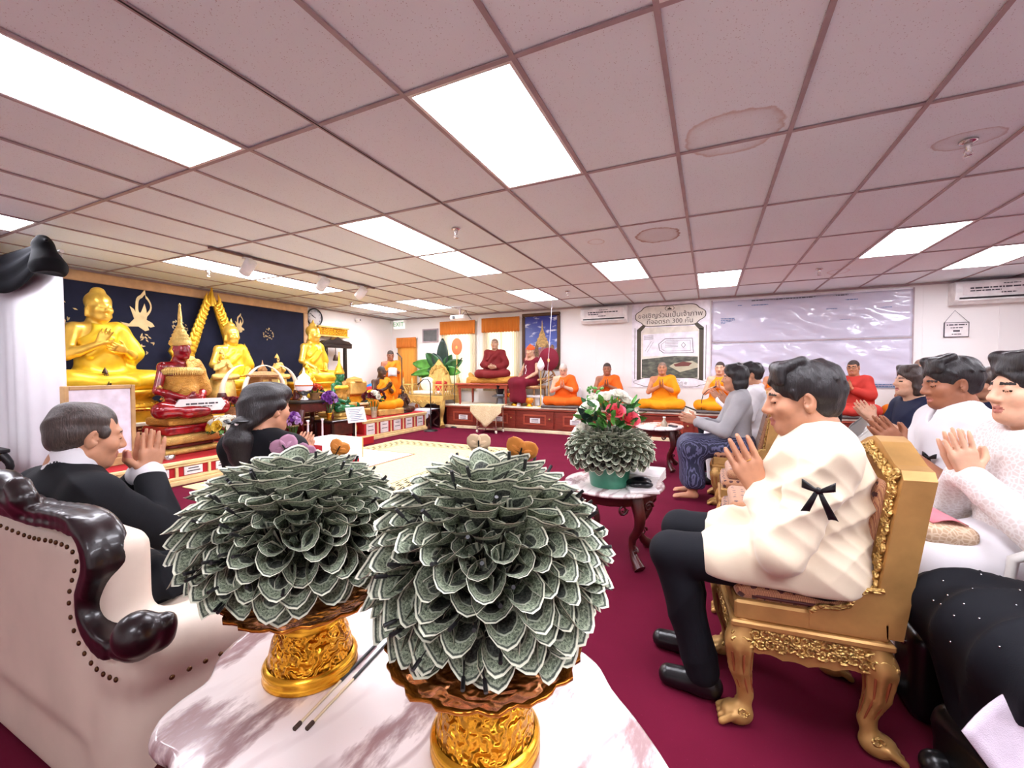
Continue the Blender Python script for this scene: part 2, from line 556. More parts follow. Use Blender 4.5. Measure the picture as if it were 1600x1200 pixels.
# back wall with three window openings
WINS = [(-7.42, -6.92, .85, 2.12), (-5.98, -5.24, .95, 2.30), (-4.80, -4.06, .95, 2.30)]
mb = MB(); x = XL
for (a, b, z0, z1) in WINS:
    mb.box((x, YB, 0), (a, YB + .16, ZC + .25)); mb.box((a, YB, 0), (b, YB + .16, z0)); mb.box((a, YB, z1), (b, YB + .16, ZC + .25)); x = b
mb.box((x, YB, 0), (XR, YB + .16, ZC + .25))
wb = struct(mb.build('wall_back', M['wall']))
for i, sx in enumerate((-5.06, -2.2, -1.62, 3.08, 3.95)):
    MB().box((sx - .012, YB - .006, .5), (sx + .012, YB, ZC - .05)).build('seam_strip', M['wall'], wb)
M['glass'] = NT('pane glass').set(Roughness=0.02, Transmission_Weight=1.0, IOR=1.1).m
M['winframe'] = mat('white window frame', srgb(225, 222, 215), 0.4)
for i, (a, b, z0, z1) in enumerate(WINS):
    w = struct(MB().box((a, YB + .02, z0), (a + .05, YB + .12, z1)).box((b - .05, YB + .02, z0), (b, YB + .12, z1)).box((a + .05, YB + .02, z0), (b - .05, YB + .12, z0 + .05)).box((a + .05, YB + .02, z1 - .05), (b - .05, YB + .12, z1)).box(((a + b) / 2 - .015, YB + .03, z0 + .05), ((a + b) / 2 + .015, YB + .11, z1 - .05)).build('window_%d' % (i + 1), M['winframe']))
    for x0, x1 in ((a + .05, (a + b) / 2 - .015), ((a + b) / 2 + .015, b - .05)):
        MB().box((x0, YB + .065, z0 + .05), (x1, YB + .072, z1 - .05)).build('pane', M['glass'], w)

# ceiling: slab, rails and tiles
ceil_ = struct(MB().box((XL - .16, YF - .16, ZC + .15), (XR + .16, YB + .16, ZC + .27)).build('ceiling', M['wall']))
LIGHTS = [(-2, -1), (1, 0), (-2, 1), (-2, 2), (-7, 1), (-7, 2), (-8, 4), (-6, 4), (-2, 4), (1, 3), (3, 4), (6, 3), (8, 4), (-7, -1), (3, -1), (8, 1), (6, -2), (9, -1), (6, -1), (9, 2), (3, -3), (-5, -2)]  # panels listed after the one above the camera are unseen, added as fill light
as_ = range(-10, 13); js = range(-4, 7)
for a in as_:
    x = GX0 + TX * a
    if XL < x < XR:
        MB().box((x - .012, YF, ZC - .004), (x + .012, YB, ZC + .004)).box((x - .003, YF, ZC + .004), (x + .003, YB, ZC + .04)).build('ceiling_rail', M['rail'], ceil_)
for j in js:
    y = GY0 + TY * j
    if YF < y < YB:
        MB().box((XL, y - .012, ZC - .0035), (XR, y + .012, ZC + .0035)).build('ceiling_rail', M['rail'], ceil_)
MB().box((GX0 + .002, YF, ZC - .0055), (GX0 + .010, YB, ZC - .004)).build('dark_seam', M['dark'], ceil_)
tile_me = MB().box((0.006, 0.006, 0), (TX - .006, TY - .006, .018)).mesh('ceiling_tile'); tile_me.materials.append(M['tile'])
rt = random.Random(3)
for a in as_:
    for j in js:
        if (a, j) in LIGHTS: continue
        x0, y0 = GX0 + TX * a, GY0 + TY * j
        x1, y1 = min(x0 + TX, XR), min(y0 + TY, YB); xa, ya = max(x0, XL), max(y0, YF)
        if x1 - xa < .03 or y1 - ya < .03: continue
        o = piece('ceiling_tile', tile_me, ceil_, (xa, ya, ZC + .006 + rt.uniform(-.001, .002)))
        o.scale = ((x1 - xa) / TX, (y1 - ya) / TY, 1)
for (y0, y1, x0, x1, nm) in ((YF, YB, XL, XL + .02, 'trim_1'), (YB - .02, YB, XL, XR, 'trim_2')):
    struct(MB().box((x0, y0, ZC - .03), (x1, y1, ZC)).build(nm, M['rail']))

LIGHT_LABEL = {
    (-2, -1): 'large bright ceiling light panel over the dark suited man', (1, 0): 'large bright ceiling light panel over the money trees',
    (-2, 1): 'lit ceiling panel above the cream rug, nearer of an end to end pair', (-2, 2): 'lit ceiling panel above the cream rug, farther of an end to end pair',
    (-7, 1): 'lit ceiling panel behind the first spotlight of the track', (-7, 2): 'lit ceiling panel behind the last two spotlights of the track',
    (-8, 4): 'lit ceiling panel near the corner, above the wall clock', (-6, 4): 'lit ceiling panel near the corner, between clock and exit sign',
    (-2, 4): 'lit ceiling panel in front of the framed temple picture', (1, 3): 'lit ceiling panel beside the brown water stain',
    (3, 4): 'lit ceiling panel in front of the parking plan poster', (6, 3): 'lit ceiling panel before the wide white banner',
    (8, 4): 'lit ceiling panel in front of the right wall air conditioner', (-7, -1): 'lit ceiling panel touching the black swag of the drape',
    (3, -1): 'lit ceiling panel at the top edge above the camera', (8, 1): 'added unseen fill light panel above the guest in slate blue', (6, -2): 'added unseen fill light panel at the camera side, nearest to the front wall', (9, -1): 'added unseen fill light panel farthest right on the camera side', (6, -1): 'added unseen fill light panel above the guest in the black skirt', (3, -3): 'added unseen fill light panel behind the camera, in line with the marble table', (-5, -2): 'added unseen fill light panel on the camera side of the white drape', (9, 2): 'added unseen fill light panel to the right of the brown haired woman'}
lf = MB(); e = .03
lf.box((.004, .004, 0), (e, TY - .004, .012)).box((TX - e, .004, 0), (TX - .004, TY - .004, .012)).box((e, .004, 0), (TX - e, e, .012)).box((e, TY - e, 0), (TX - e, TY - .004, .012))
lf_me = lf.mesh('frame'); lf_me.materials.append(M['lightframe'])
ld_me = MB().box((e, e, .004), (TX - e, TY - e, .012)).mesh('diffuser'); ld_me.materials.append(M['diffuser'])
lh_me = MB().box((.004, .004, .0121), (TX - .004, TY - .004, .10)).mesh('housing'); lh_me.materials.append(M['lightframe'])
for (a, j) in LIGHTS:
    t = thing('ceiling_light', LIGHT_LABEL[(a, j)], 'ceiling light', (GX0 + TX * a, GY0 + TY * j, ZC - .003), group='fluorescent ceiling panels')
    piece('frame', lf_me, t); piece('diffuser', ld_me, t); piece('housing', lh_me, t)

# sprinklers
M['chrome'] = mat('chrome', srgb(215, 210, 208), 0.18, 1.0, 0.03)
M['white'] = mat('white enamel', srgb(240, 238, 235), 0.4)
M['black'] = mat('black plastic', srgb(18, 18, 20), 0.4)
for (x, y, lb) in ((1.41, 3.54, 'large chrome fire sprinkler on a stained ceiling tile'), (-2.26, 3.54, 'chrome fire sprinkler by the lit pair of panels'), (-6.24, 3.51, 'white fire sprinkler above the altar backdrop'), (1.34, 7.04, 'chrome fire sprinkler before the wide white banner'), (-2.25, 7.09, 'chrome fire sprinkler before the framed temple picture'), (-6.5, 6.3, 'chrome fire sprinkler over the right golden statue')):
    t = thing('fire_sprinkler', lb, 'sprinkler', (x, y, ZC), group='ceiling sprinklers')
    MB().lathe([(.001, 0), (.045, -.002), (.042, -.012), (.02, -.016)], 16, cap=False).build('escutcheon', M['chrome'], t)
    MB().lathe([(.018, -.014), (.020, -.03), (.012, -.05), (.010, -.062)], 12).build('body', M['chrome'], t)
    MB().tube([(-.013, 0, -.05), (-.02, 0, -.07), (0, 0, -.088)], .003, 6).tube([(.013, 0, -.05), (.02, 0, -.07), (0, 0, -.088)], .003, 6).build('yoke', M['chrome'], t)
    MB().lathe([(.004, -.086), (.024, -.09), (.022, -.094), (.002, -.094)], 12).build('deflector', M['chrome'], t)

# track with three spot heads
t = thing('track_light', 'dark ceiling track carrying three white cylinder spotlights over the altar', 'track light', (-5.05, 0, ZC - .004))
MB().box((-.017, 2.85, -.022), (.017, 5.4, 0)).build('track', mat('track metal', srgb(120, 90, 84), .4), t)
for y in (3.28, 4.36, 5.10):
    h = MB().box((-.02, y - .05, -.045), (.02, y + .05, -.022)).tube([(0, y, -.045), (-.01, y, -.10)], .008, 8).build('spot_arm', M['white'], t)
    mb = MB(); d = Vector((-.75, 0, -.62)).normalized(); c = Vector((.02, y, -.13))
    mb.tube([c - d * .085, c - d * .08, c + d * .10, c + d * .105], [.05, .066, .066, .062], 20)
    mb.build('spot_head', M['white'], h)
# ------------------------------------------------------------------ people: one continuous body each, clothes and hair as its children
def skin_mat(name, col, rough=0.5):
    return mat(name, col, rough, 0, 0.10, 14, 0.12, 240, 0.001, 0.4, 0.08)
SK = {'tan': skin_mat('warm tan skin', srgb(196, 140, 108)), 'light': skin_mat('light skin', srgb(222, 172, 142)),
      'brown': skin_mat('brown skin', srgb(158, 102, 74)), 'monk': skin_mat('monk skin', srgb(190, 130, 95)),
      'bronze': mat('dark bronze figure', srgb(86, 62, 50), 0.35, 0.5, .1, 14, .1), 'wax': skin_mat('waxy skin', srgb(196, 152, 122), .35)}
M['bronze'] = SK['bronze']
M['lip'] = mat('lips', srgb(182, 112, 96), 0.45)
M['brow'] = mat('dark brow hair', srgb(34, 26, 24), 0.7)
M['eye'] = mat('dark eyes', srgb(28, 18, 16), 0.2)
M['stubble'] = mat('shaved scalp', srgb(132, 104, 88), 0.55, 0, .12, 30)
M['stubble_dark'] = mat('short cropped dark hair', srgb(62, 48, 42), 0.7, 0, .15, 40)
M['stubble_grey'] = mat('short white hair', srgb(205, 190, 178), 0.6, 0, .12, 40)
def hair_mat(name, col, r=0.38):
    t = NT(name); co = t.coord()
    n = t.noise(t.mapping(co, (70, 70, 9)), 2.4, 4, .65, .6)
    t.base(t.ramp(n, [(0.35, tuple(c * .55 for c in col[:3]) + (1,)), (0.68, tuple(c * 1.7 for c in col[:3]) + (1,))]))
    t.set(Roughness=r, Specular_IOR_Level=.5); t.bump(n, 0.55, 0.006); return t.m
M['hair'] = hair_mat('black hair', srgb(30, 26, 27))
M['hair_brown'] = hair_mat('dark brown hair', srgb(58, 42, 36))
M['hair_soft'] = hair_mat('brown long hair', srgb(70, 54, 46))

def frame(loc, pitch=0.0, yaw=0.0, roll=0.0, s=1.0):
    return Matrix.Translation(Vector(loc)) @ Matrix.Rotation(yaw, 4, 'Z') @ Matrix.Rotation(-pitch, 4, 'X') @ Matrix.Rotation(roll, 4, 'Y') @ Matrix.Scale(s, 4)

def head_ops(F, T, neck=None, female=False, wide=1.0, closed=True):
    F.at(T @ Matrix.Diagonal((1, 1, 1, 1)))
    w = wide
    F.ell((0, -.015, .035), (.074 * w, .094, .082), k=.02)
    F.ell((0, .026, -.032), (.063 * w, .066, .084), k=.03)
    F.ell((0, .052, -.088), (.032 * w, .032, .024), k=.028)
    for s in (-1, 1):
        F.cone((s * .052 * w, .000, -.058), (s * .022, .056, -.09), .020, .018, k=.03)
        F.ell((s * .042 * w, .056, -.022), (.024, .022, .022), k=.025)
        F.cone((s * .012, .084, .028), (s * .046, .070, .026), .0085 if not female else .006, .006, k=.016)
        F.ell((s * .031, .101, .009), (.020, .015, .011), k=.014, op='-')
        F.ell((s * .031, .0765, .006), (.0165, .0145, .0105 if closed else .0125), k=.004)
        if closed: F.cone((s * .018, .0905, .001), (s * .045, .083, .002), .0022, .0018, k=.002)
        F.ell((s * .0135, .093, -.031), (.0095, .011, .0085), k=.009)
        F.ell((s * .077 * w, -.008, -.006), (.010, .021, .034), rot=(0, 0, -s * .45), k=.006)
        F.ell((s * .085 * w, .001, 0), (.006, .011, .018), rot=(0, 0, -s * .45), k=.004, op='-')
    F.cone((0, .086, .020), (0, .107, -.024), .0075, .0125, k=.014)
    F.chain([(-.024, .078, -.061), (0, .0925, -.0565), (.024, .078, -.061)], [.0035, .0065, .0035], k=.007)
    F.chain([(-.021, .078, -.0665), (0, .0905, -.0705), (.021, .078, -.0665)], [.0035, .0072, .0035], k=.007)
    F.cone((-.023, .086, -.0637), (.023, .086, -.0637), .002, .002, k=.003, op='-')
    F.cone((0, .094, -.0637), (0, .100, -.0637), .004, .004, k=.004, op='-')
    F.cone((0, -.022, -.05), (0, -.030, -.12), .052, .055, k=.03)
    F.at(Matrix.Identity(4))

def head_local(T, c):
    m = np.array(T.inverted()); return c @ m[:3, :3].T + m[:3, 3]

def face_mats(T, scalp=False, wide=1.0):
    """material slots: 0 skin 1 lips 2 brow 3 eye 4 scalp"""
    def fn(c):
        p = head_local(T, c); x, y, z = p[:, 0], p[:, 1], p[:, 2]; out = np.zeros(len(c), int)
        near = (np.abs(x) < .12) & (np.abs(y) < .14) & (np.abs(z) < .14)
        if scalp:
            hl = .055 - .12 * np.clip(.05 - y, 0, .05) / .05
            out[near & (z > hl) & (np.abs(x) < .2) & ~((np.abs(x) > .068 * wide) & (z < .03))] = 4
        ax = np.abs(x)
        out[near & (y > .055) & (ax < .026 - .9 * np.abs(z + .0635)) & (np.abs(z + .0635) < .0125)] = 1
        out[near & (y > .05) & (ax > .013) & (ax < .050) & (np.abs(z - (.031 - .10 * (ax - .03) - .004)) < .0042 + .02 * (.05 - ax) * .5)] = 2
        out[near & (y > .05) & (ax > .017) & (ax < .046) & (np.abs(z - .0005 - 3 * (ax - .031) ** 2) < .0022)] = 3
        return out
    return fn

def unit(v): v = Vector(v); return v.normalized()

def hand_ops(F, wr, u, t, n, s=1.0, curl=0.0, spread=0.10, forearm=None, k=.006, thumb=1.0):
    """palm with five separate fingers; u along the fingers, t towards the thumb, n out of the palm"""
    F.at(Matrix.Identity(4)); wr = Vector(wr); u = unit(u); t = unit(t - u * u.dot(t)); n = unit(n - u * u.dot(n) - t * t.dot(n))
    offs = [.031, .0105, -.010, -.0295]; lens = [.071, .080, .074, .058]
    for o, L in zip(offs, lens):
        kn = wr + u * (.088 - abs(o) * .25) * s + t * o * s
        F.cone(wr + u * .012 * s + t * o * .55 * s, kn, .0145 * s, .0115 * s, k=.014)
        d = (u + t * (o * spread / .03)).normalized(); p = kn; a = curl
        for q, (fr, r0, r1) in enumerate(((.46, .0092, .0085), (.30, .0085, .0076), (.24, .0076, .0062))):
            dd = d * math.cos(a) + n * math.sin(a); e = p + dd * L * fr * s
            F.cone(p, e, r0 * s, r1 * s, k=.003 if q else .006); p = e; a += curl * .9
    b = wr + u * .028 * s + t * .030 * s
    m = b + (u * .55 + t * .65 * thumb + n * .15).normalized() * .042 * s
    e = m + (u * .92 + t * .20 * thumb + n * .1).normalized() * .032 * s
    F.cone(wr + u * .012 * s + t * .012 * s, b, .016 * s, .0135 * s, k=.014); F.cone(b, m, .0125 * s, .0105 * s, k=.006); F.cone(m, e, .0105 * s, .0078 * s, k=.004)
    if forearm is not None: F.cone(forearm, wr + u * .01 * s, .040 * s, .026 * s, k=.02)

def seat_pose(hs=.46, lean=0.0, w=1.0, **kw):
    P = dict(pel=(0, 0, hs + .10), belly=(0, .02, hs + .24), chest=(0, .0, hs + .42), shR=(.165 * w, -.01, hs + .52), shL=(-.165 * w, -.01, hs + .52), neck=(0, -.012, hs + .585), head=(0, .035, hs + .725),
             elR=(.235 * w, .08, hs + .27), elL=(-.235 * w, .08, hs + .27), wrR=(.026, .25, hs + .40), wrL=(-.026, .25, hs + .40),
             hipR=(.09 * w, .0, hs + .085), hipL=(-.09 * w, .0, hs + .085), knR=(.11, .42, hs + .055), knL=(-.11, .42, hs + .055), anR=(.11, .40, .085), anL=(-.11, .40, .085), toR=(.12, .55, .035), toL=(-.12, .55, .035))
    m = Matrix.Translation(Vector(P['pel'])) @ Matrix.Rotation(-lean, 4, 'X') @ Matrix.Translation(-Vector(P['pel']))
    for k_ in ('belly', 'chest', 'shR', 'shL', 'neck', 'head', 'elR', 'elL', 'wrR', 'wrL'): P[k_] = tuple(m @ Vector(P[k_]))
    P.update(kw); return P

def torso_ops(F, P, w=1.0, d=1.0, g=0.0, hips=True, arms=None, k=.05, sl_r=(.066, .054, .043)):
    """torso and sleeves, g = how much the cloth stands off the body"""
    F.at(Matrix.Identity(4))
    F.ell(P['chest'], (.165 * w + g, .108 * d + g, .19 + g), k=k)
    F.ell(P['belly'], (.152 * w + g, .116 * d + g, .17 + g), k=k)
    if hips: F.ell(P['pel'], (.172 * w + g, .130 * d + g, .125 + g), k=k)
    nk = Vector(P['neck'])
    for s in 'RL':
        F.cone(P['sh' + s], nk - Vector((0, 0, .03)), .062 + g, .058 + g, k=.04)
        if arms: arm_ops(F, P, s, arms, g, sl_r)

def arm_ops(F, P, s, upto, g=0, sl_r=(.066, .054, .043)):
    sh, el, wr = Vector(P['sh' + s]), Vector(P['el' + s]), Vector(P['wr' + s])
    if upto == 'short':
        F.cone(sh, sh.lerp(el, .78), sl_r[0] + g, sl_r[0] * .98 + g, k=.03)
    else:
        F.cone(sh, el, sl_r[0] + g, sl_r[1] + g, k=.03); F.cone(el, el.lerp(wr, .96), sl_r[1] + g, sl_r[2] + g, k=.02)

def skin_body(P, head_T, hands=True, hu=(0, .6, .8), ht=None, s=1.0, female=False, wide=1.0, curl=.0, legs=False, bare_arms=True, closed=True, spread=.10, core=True, fat=1.0):
    F = Field(); F.at(Matrix.Identity(4))
    if core:
        F.ell(P['chest'], (.150, .090, .17), k=.05); F.ell(P['belly'], (.135, .095, .16), k=.05); F.ell(P['pel'], (.15, .10, .10), k=.05)
        for q in 'RL':
            F.cone(P['sh' + q], Vector(P['neck']) - Vector((0, 0, .03)), .050, .046, k=.04)
            F.cone(P['sh' + q], P['el' + q], .047 * fat, .040 * fat, k=.03)
    if hands is not None:
        for q, sg in (('R', 1), ('L', -1)):
            el, wr = Vector(P['el' + q]), Vector(P['wr' + q])
            F.at(Matrix.Identity(4)); F.cone(el, el.lerp(wr, .35), .038 * fat, .040 * fat, k=.02); F.cone(el.lerp(wr, .35), wr, .040 * fat, .027, k=.02)
            u = Vector(P.get('u' + q, hu)); t = Vector(P.get('t' + q, ht or (0, -u.z, u.y))); n = Vector(P.get('n' + q, (-sg, 0, 0)))
            hand_ops(F, wr, u, t, n, s, P.get('curl' + q, curl), spread)
    F.at(Matrix.Identity(4))
    hc = head_T @ Vector((0, -.028, -.10)); F.cone(hc, P['neck'], .054 * s, .056, k=.03); F.cone(P['neck'], Vector(P['neck']) - Vector((0, 0, .05)), .056, .07, k=.04)
    if legs:
        for q in 'RL':
            F.cone(P['kn' + q], Vector(P['kn' + q]).lerp(Vector(P['an' + q]), .4), .052, .052, k=.03); F.cone(Vector(P['kn' + q]).lerp(Vector(P['an' + q]), .4), P['an' + q], .052, .034, k=.02)
            a, t = Vector(P['an' + q]), Vector(P['to' + q]); F.cone(a + Vector((0, -.03, -.03)), a, .032, .034, k=.02); F.cone(a + Vector((0, 0, -.03)), t, .034, .022, k=.02)
            for i in range(5):
                o = (i - 2) * .014; d = unit(Vector((t.x - a.x, t.y - a.y, 0))); sd = Vector((d.y, -d.x, 0))
                F.cone(t + sd * o - d * .02, t + sd * o + d * (.022 - abs(i - 1.5) * .004) - Vector((0, 0, .008)), .010, .008, k=.004)
    head_ops(F, head_T, None, female, wide, closed)
    return F

def hair_short(T, part=0.0, vol=1.0, low=-.055, bald=False, fringe=True, back=0.0):
    H = Field(); H.at(T)
    H.ell((0, -.022 - back, .042), (.082 * vol, .100 * vol, .086 * vol), k=.01)
    H.ell((0, -.058, -.005), (.072, .058, .07), k=.03)
    for s in (-1, 1): H.cone((s * .071, .030, .03), (s * .073, .022, -.022), .010, .006, k=.010)
    H.ell((0, .120, -.022), (.069, .078, .092), k=.010, op='-')
    H.box((0, -.0, low - .09), (.2, .2, .09), .005, k=.015, op='-')
    for s in (-1, 1):
        H.ell((s * .088, .000, -.018), (.026, .030, .040), k=.008, op='-')
        H.box((s * .09, .085, -.055), (.045, .062, .055), .01, k=.01, op='-')
    if fringe:
        rs = random.Random(int(vol * 100 + low * 1000))
        for i in range(9):
            x = -.056 + i * .014; q = rs.uniform(-.008, .008)
            H.chain([(x * .8, -.01, .118 * vol), (x * .95 + part * .5, .055, .108 * vol + q * .4), (x + part, .083 - abs(x) * .42, .074 + q)], [.016, .014, .006], k=.012)
        for i in range(14):
            a = rs.uniform(-2.6, 2.6); z = rs.uniform(.06, .12); r = .9 * math.sqrt(max(.05, 1 - ((z - .042) / .086) ** 2))
            p = Vector((math.sin(a) * .080 * r * vol, -.022 + math.cos(a) * .098 * r * vol * -1, z)); H.cone(p, p + Vector((p.x * .10 + part, -.012, -.022)), .012, .004, k=.010)
    if bald: H.ell((0, .05, .12), (.062, .085, .055), k=.03, op='-')
    return H

def hair_noise(amp=.003, f=60, T=None):
    rs = np.random.RandomState(4); a = rs.randn(5, 3)
    def fn(V, N):
        p = V if T is None else head_local(T, V)
        q = p * np.array([1.0, 1.0, .35], np.float32)
        return (amp * (np.sin(q @ a[0] * f + 2 * np.sin(p @ a[1] * 25)) + .7 * np.sin(q @ a[2] * f * 1.7 + 1.5 * np.sin(p @ a[3] * 31)))).astype(np.float32)
    return fn

SKINSET = lambda sk, scalp='stubble': [SK[sk], M['lip'], M['brow'], M['eye'], M[scalp]]

def place(o, loc, heading):
    o.location = loc; o.rotation_euler = (0, 0, R(heading - 90)); return o

def child(F, name, h, m, parent, disp=None, smooth=1, label=None):
    o = field_obj(F, name, h, m, parent, disp, smooth)
    if label: o['label'] = label
    return o

def glasses(parent, T, m=None):
    mb = MB(); m = m or M['black']
    for s in (-1, 1):
        mb.tube([T @ Vector((s * .032 + .024 * math.cos(a), .107 - .010 * abs(math.cos(a)) * (1 if s * math.cos(a) > 0 else 0), .006 + .017 * math.sin(a))) for a in [2 * PI * k / 14 for k in range(15)]], .0022, 6, False)
        mb.tube([T @ Vector((s * .055, .098, .008)), T @ Vector((s * .078, .05, .010)), T @ Vector((s * .082, -.01, .006))], .002, 6)
    mb.tube([T @ Vector((-.009, .108, .010)), T @ Vector((.009, .108, .010))], .0022, 6)
    return mb.build('eyeglasses', m, parent)

def cross_pose(**kw):
    P = dict(pel=(0, 0, .10), belly=(0, .02, .25), chest=(0, .01, .43), shR=(.165, 0, .535), shL=(-.165, 0, .535), neck=(0, -.005, .60), head=(0, .035, .735),
             elR=(.235, .085, .30), elL=(-.235, .085, .30), wrR=(.026, .225, .41), wrL=(-.026, .225, .41),
             hipR=(.10, .02, .10), hipL=(-.10, .02, .10), knR=(.31, .20, .085), knL=(-.31, .20, .085), anR=(-.06, .30, .06), anL=(.10, .27, .05), toR=(-.15, .26, .05), toL=(.18, .25, .05))
    P.update(kw); return P

def robe_ops(F, P, bare=True, legs=True, g=.012):
    F.at(Matrix.Identity(4))
    F.ell(P['chest'], (.165 + g, .108 + g, .185), k=.05); F.ell(P['belly'], (.158 + g, .122 + g, .17), k=.05); F.ell(P['pel'], (.19, .15, .12), k=.05)
    F.cone(P['shL'], Vector(P['neck']) - Vector((0.01, 0, .045)), .068, .052, k=.04)
    F.cone(P['shL'], Vector(P['shL']).lerp(Vector(P['elL']), .85), .075, .085, k=.04)
    F.cone(Vector(P['shL']).lerp(Vector(P['elL']), .6), (-.22, .02, .20), .06, .05, k=.05)
    # folded shawl over the left shoulder, crossing the chest
    F.chain([Vector(P['shL']) + Vector((.03, .03, .055)), Vector(P['chest']) + Vector((-.03, .115, .03)), Vector(P['belly']) + Vector((.12, .09, .06))], [.030, .032, .034], k=.03)
    F.chain([Vector(P['shL']) + Vector((.06, .02, .06)), Vector(P['chest']) + Vector((.03, .105, .075)), Vector(P['belly']) + Vector((.145, .06, .14))], [.018, .018, .02], k=.015)
    if bare:
        F.ell(Vector(P['shR']) + Vector((.03, .0, .06)), (.125, .17, .155), rot=(0, .5, 0), k=.015, op='-')
        F.cone(P['neck'], Vector(P['neck']) + Vector((0, .03, .12)), .075, .09, k=.01, op='-')
    else:
        F.cone(P['shR'], Vector(P['neck']) - Vector((-0.01, 0, .045)), .066, .052, k=.04)
        F.cone(P['shR'], P['elR'], .075, .07, k=.04); F.cone(P['elR'], Vector(P['elR']).lerp(Vector(P['wrR']), .75), .068, .055, k=.03)
        F.cone(P['elL'], Vector(P['elL']).lerp(Vector(P['wrL']), .75), .07, .055, k=.03)
        F.cone(Vector(P['neck']) + Vector((0, .0, -.02)), Vector(P['neck']) + Vector((0, .01, .12)), .055, .085, k=.01, op='-')
    if legs:
        for s in 'RL':
            F.cone(P['hip' + s], P['kn' + s], .105, .082, k=.07); F.cone(P['kn' + s], P['an' + s], .082, .062, k=.05)
        F.ell((0, .18, .085), (.18, .13, .055), k=.06)

def robe_disp(seed, amp=.019):
    f1 = folds(amp, 30, seed, (.9, .35, -.8), 1.2); f2 = folds(amp * .8, 22, seed + 9, (-.5, .8, .9), 1.5)
    return lambda V, N: f1(V, N) * np.clip((V[:, 2] - .15) * 8, .25, 1) + f2(V, N) * np.clip((.32 - V[:, 2]) * 6, 0, 1)

def cloth_mat(name, col, rough=.75, var=.06, bump=.25, bscale=300, sheen=.0):
    return mat(name, col, rough, 0, var, 5, bump, bscale, .0015, .25, sheen=sheen)
M['orange'] = cloth_mat('saffron robe', srgb(232, 122, 20)); M['orange2'] = cloth_mat('deep orange robe', srgb(222, 98, 22)); M['yellow'] = cloth_mat('golden orange robe', srgb(238, 144, 12))
M['maroon'] = cloth_mat('maroon robe', srgb(118, 30, 32)); M['red'] = cloth_mat('brick red robe', srgb(182, 54, 44)); M['wine'] = cloth_mat('wine robe', srgb(112, 20, 40))

def monk(label, loc, heading, robe='orange', skin='monk', scalp='stubble', pitch=.15, yaw=0.0, bare=True, h=.011, seed=1, eyeg=False, name='person', hands='pray', group=None, stand=False, lean=0, cat='person', head_only=False):
    P = cross_pose()
    if lean:
        m = Matrix.Translation(Vector(P['pel'])) @ Matrix.Rotation(-lean, 4, 'X') @ Matrix.Translation(-Vector(P['pel']))
        for k_ in ('belly', 'chest', 'shR', 'shL', 'neck', 'head', 'elR', 'elL', 'wrR', 'wrL'): P[k_] = tuple(m @ Vector(P[k_]))
    hu = (0, .62, .78)
    if hands == 'lap':
        P.update(elR=(.25, .03, .28), elL=(-.25, .03, .28), wrR=(.075, .20, .24), wrL=(-.075, .21, .22), uR=(-.95, .25, -.05), uL=(.95, .2, -.05), tR=(0, .5, .8), tL=(0, .5, .8), nR=(0, -.8, .4), nL=(0, -.8, .4), curlR=.2, curlL=.2)
    if hands == 'book':
        P.update(elR=(.23, .05, .29), elL=(-.23, .05, .29), wrR=(.09, .25, .36), wrL=(-.09, .25, .36), uR=(-.75, .5, .25), uL=(.75, .5, .25), tR=(.1, .3, .9), tL=(-.1, .3, .9), nR=(-.4, -.7, .2), nL=(.4, -.7, .2), curlR=.35, curlL=.35)
    if stand:
        dz = .78
        for k_ in ('pel', 'belly', 'chest', 'shR', 'shL', 'neck', 'head', 'elR', 'elL', 'wrR', 'wrL', 'hipR', 'hipL'): P[k_] = (P[k_][0], P[k_][1], P[k_][2] + dz)
        P.update(knR=(.10, .04, .48), knL=(-.10, .02, .48), anR=(.10, .0, .08), anL=(-.10, .0, .08), toR=(.12, .15, .03), toL=(-.12, .15, .03))
    T = frame(P['head'], pitch, yaw)
    F = skin_body(P, T, hu=hu, curl=.06, fat=1.05, legs=stand)
    body = field_obj(F, name, h, SKINSET(skin, scalp), None, None, 1, face_mats(T, True))
    place(body, loc, heading); tag(body, label, cat, group)
    G = Field(); robe_ops(G, P, bare, not stand)
    if stand:
        G.cone((0, .02, .80), (0, .02, .22), .175, .165, k=.06); G.cone((.06, .02, .5), (.06, .02, .2), .14, .14, k=.05); G.cone((-.06, .02, .5), (-.06, .02, .2), .14, .14, k=.05)
        G.cone((-.23, .10, 1.08), (-.20, .12, .62), .07, .05, k=.05); G.box((0, 0, .08), (.4, .4, .10), .01, k=.01, op='-')
    child(G, 'robe', h, M[robe], body, robe_disp(seed) if not stand else folds(.012, 34, seed, (1, .3, .12), 1.0))
    if eyeg: glasses(body, T)
    return body, T, P
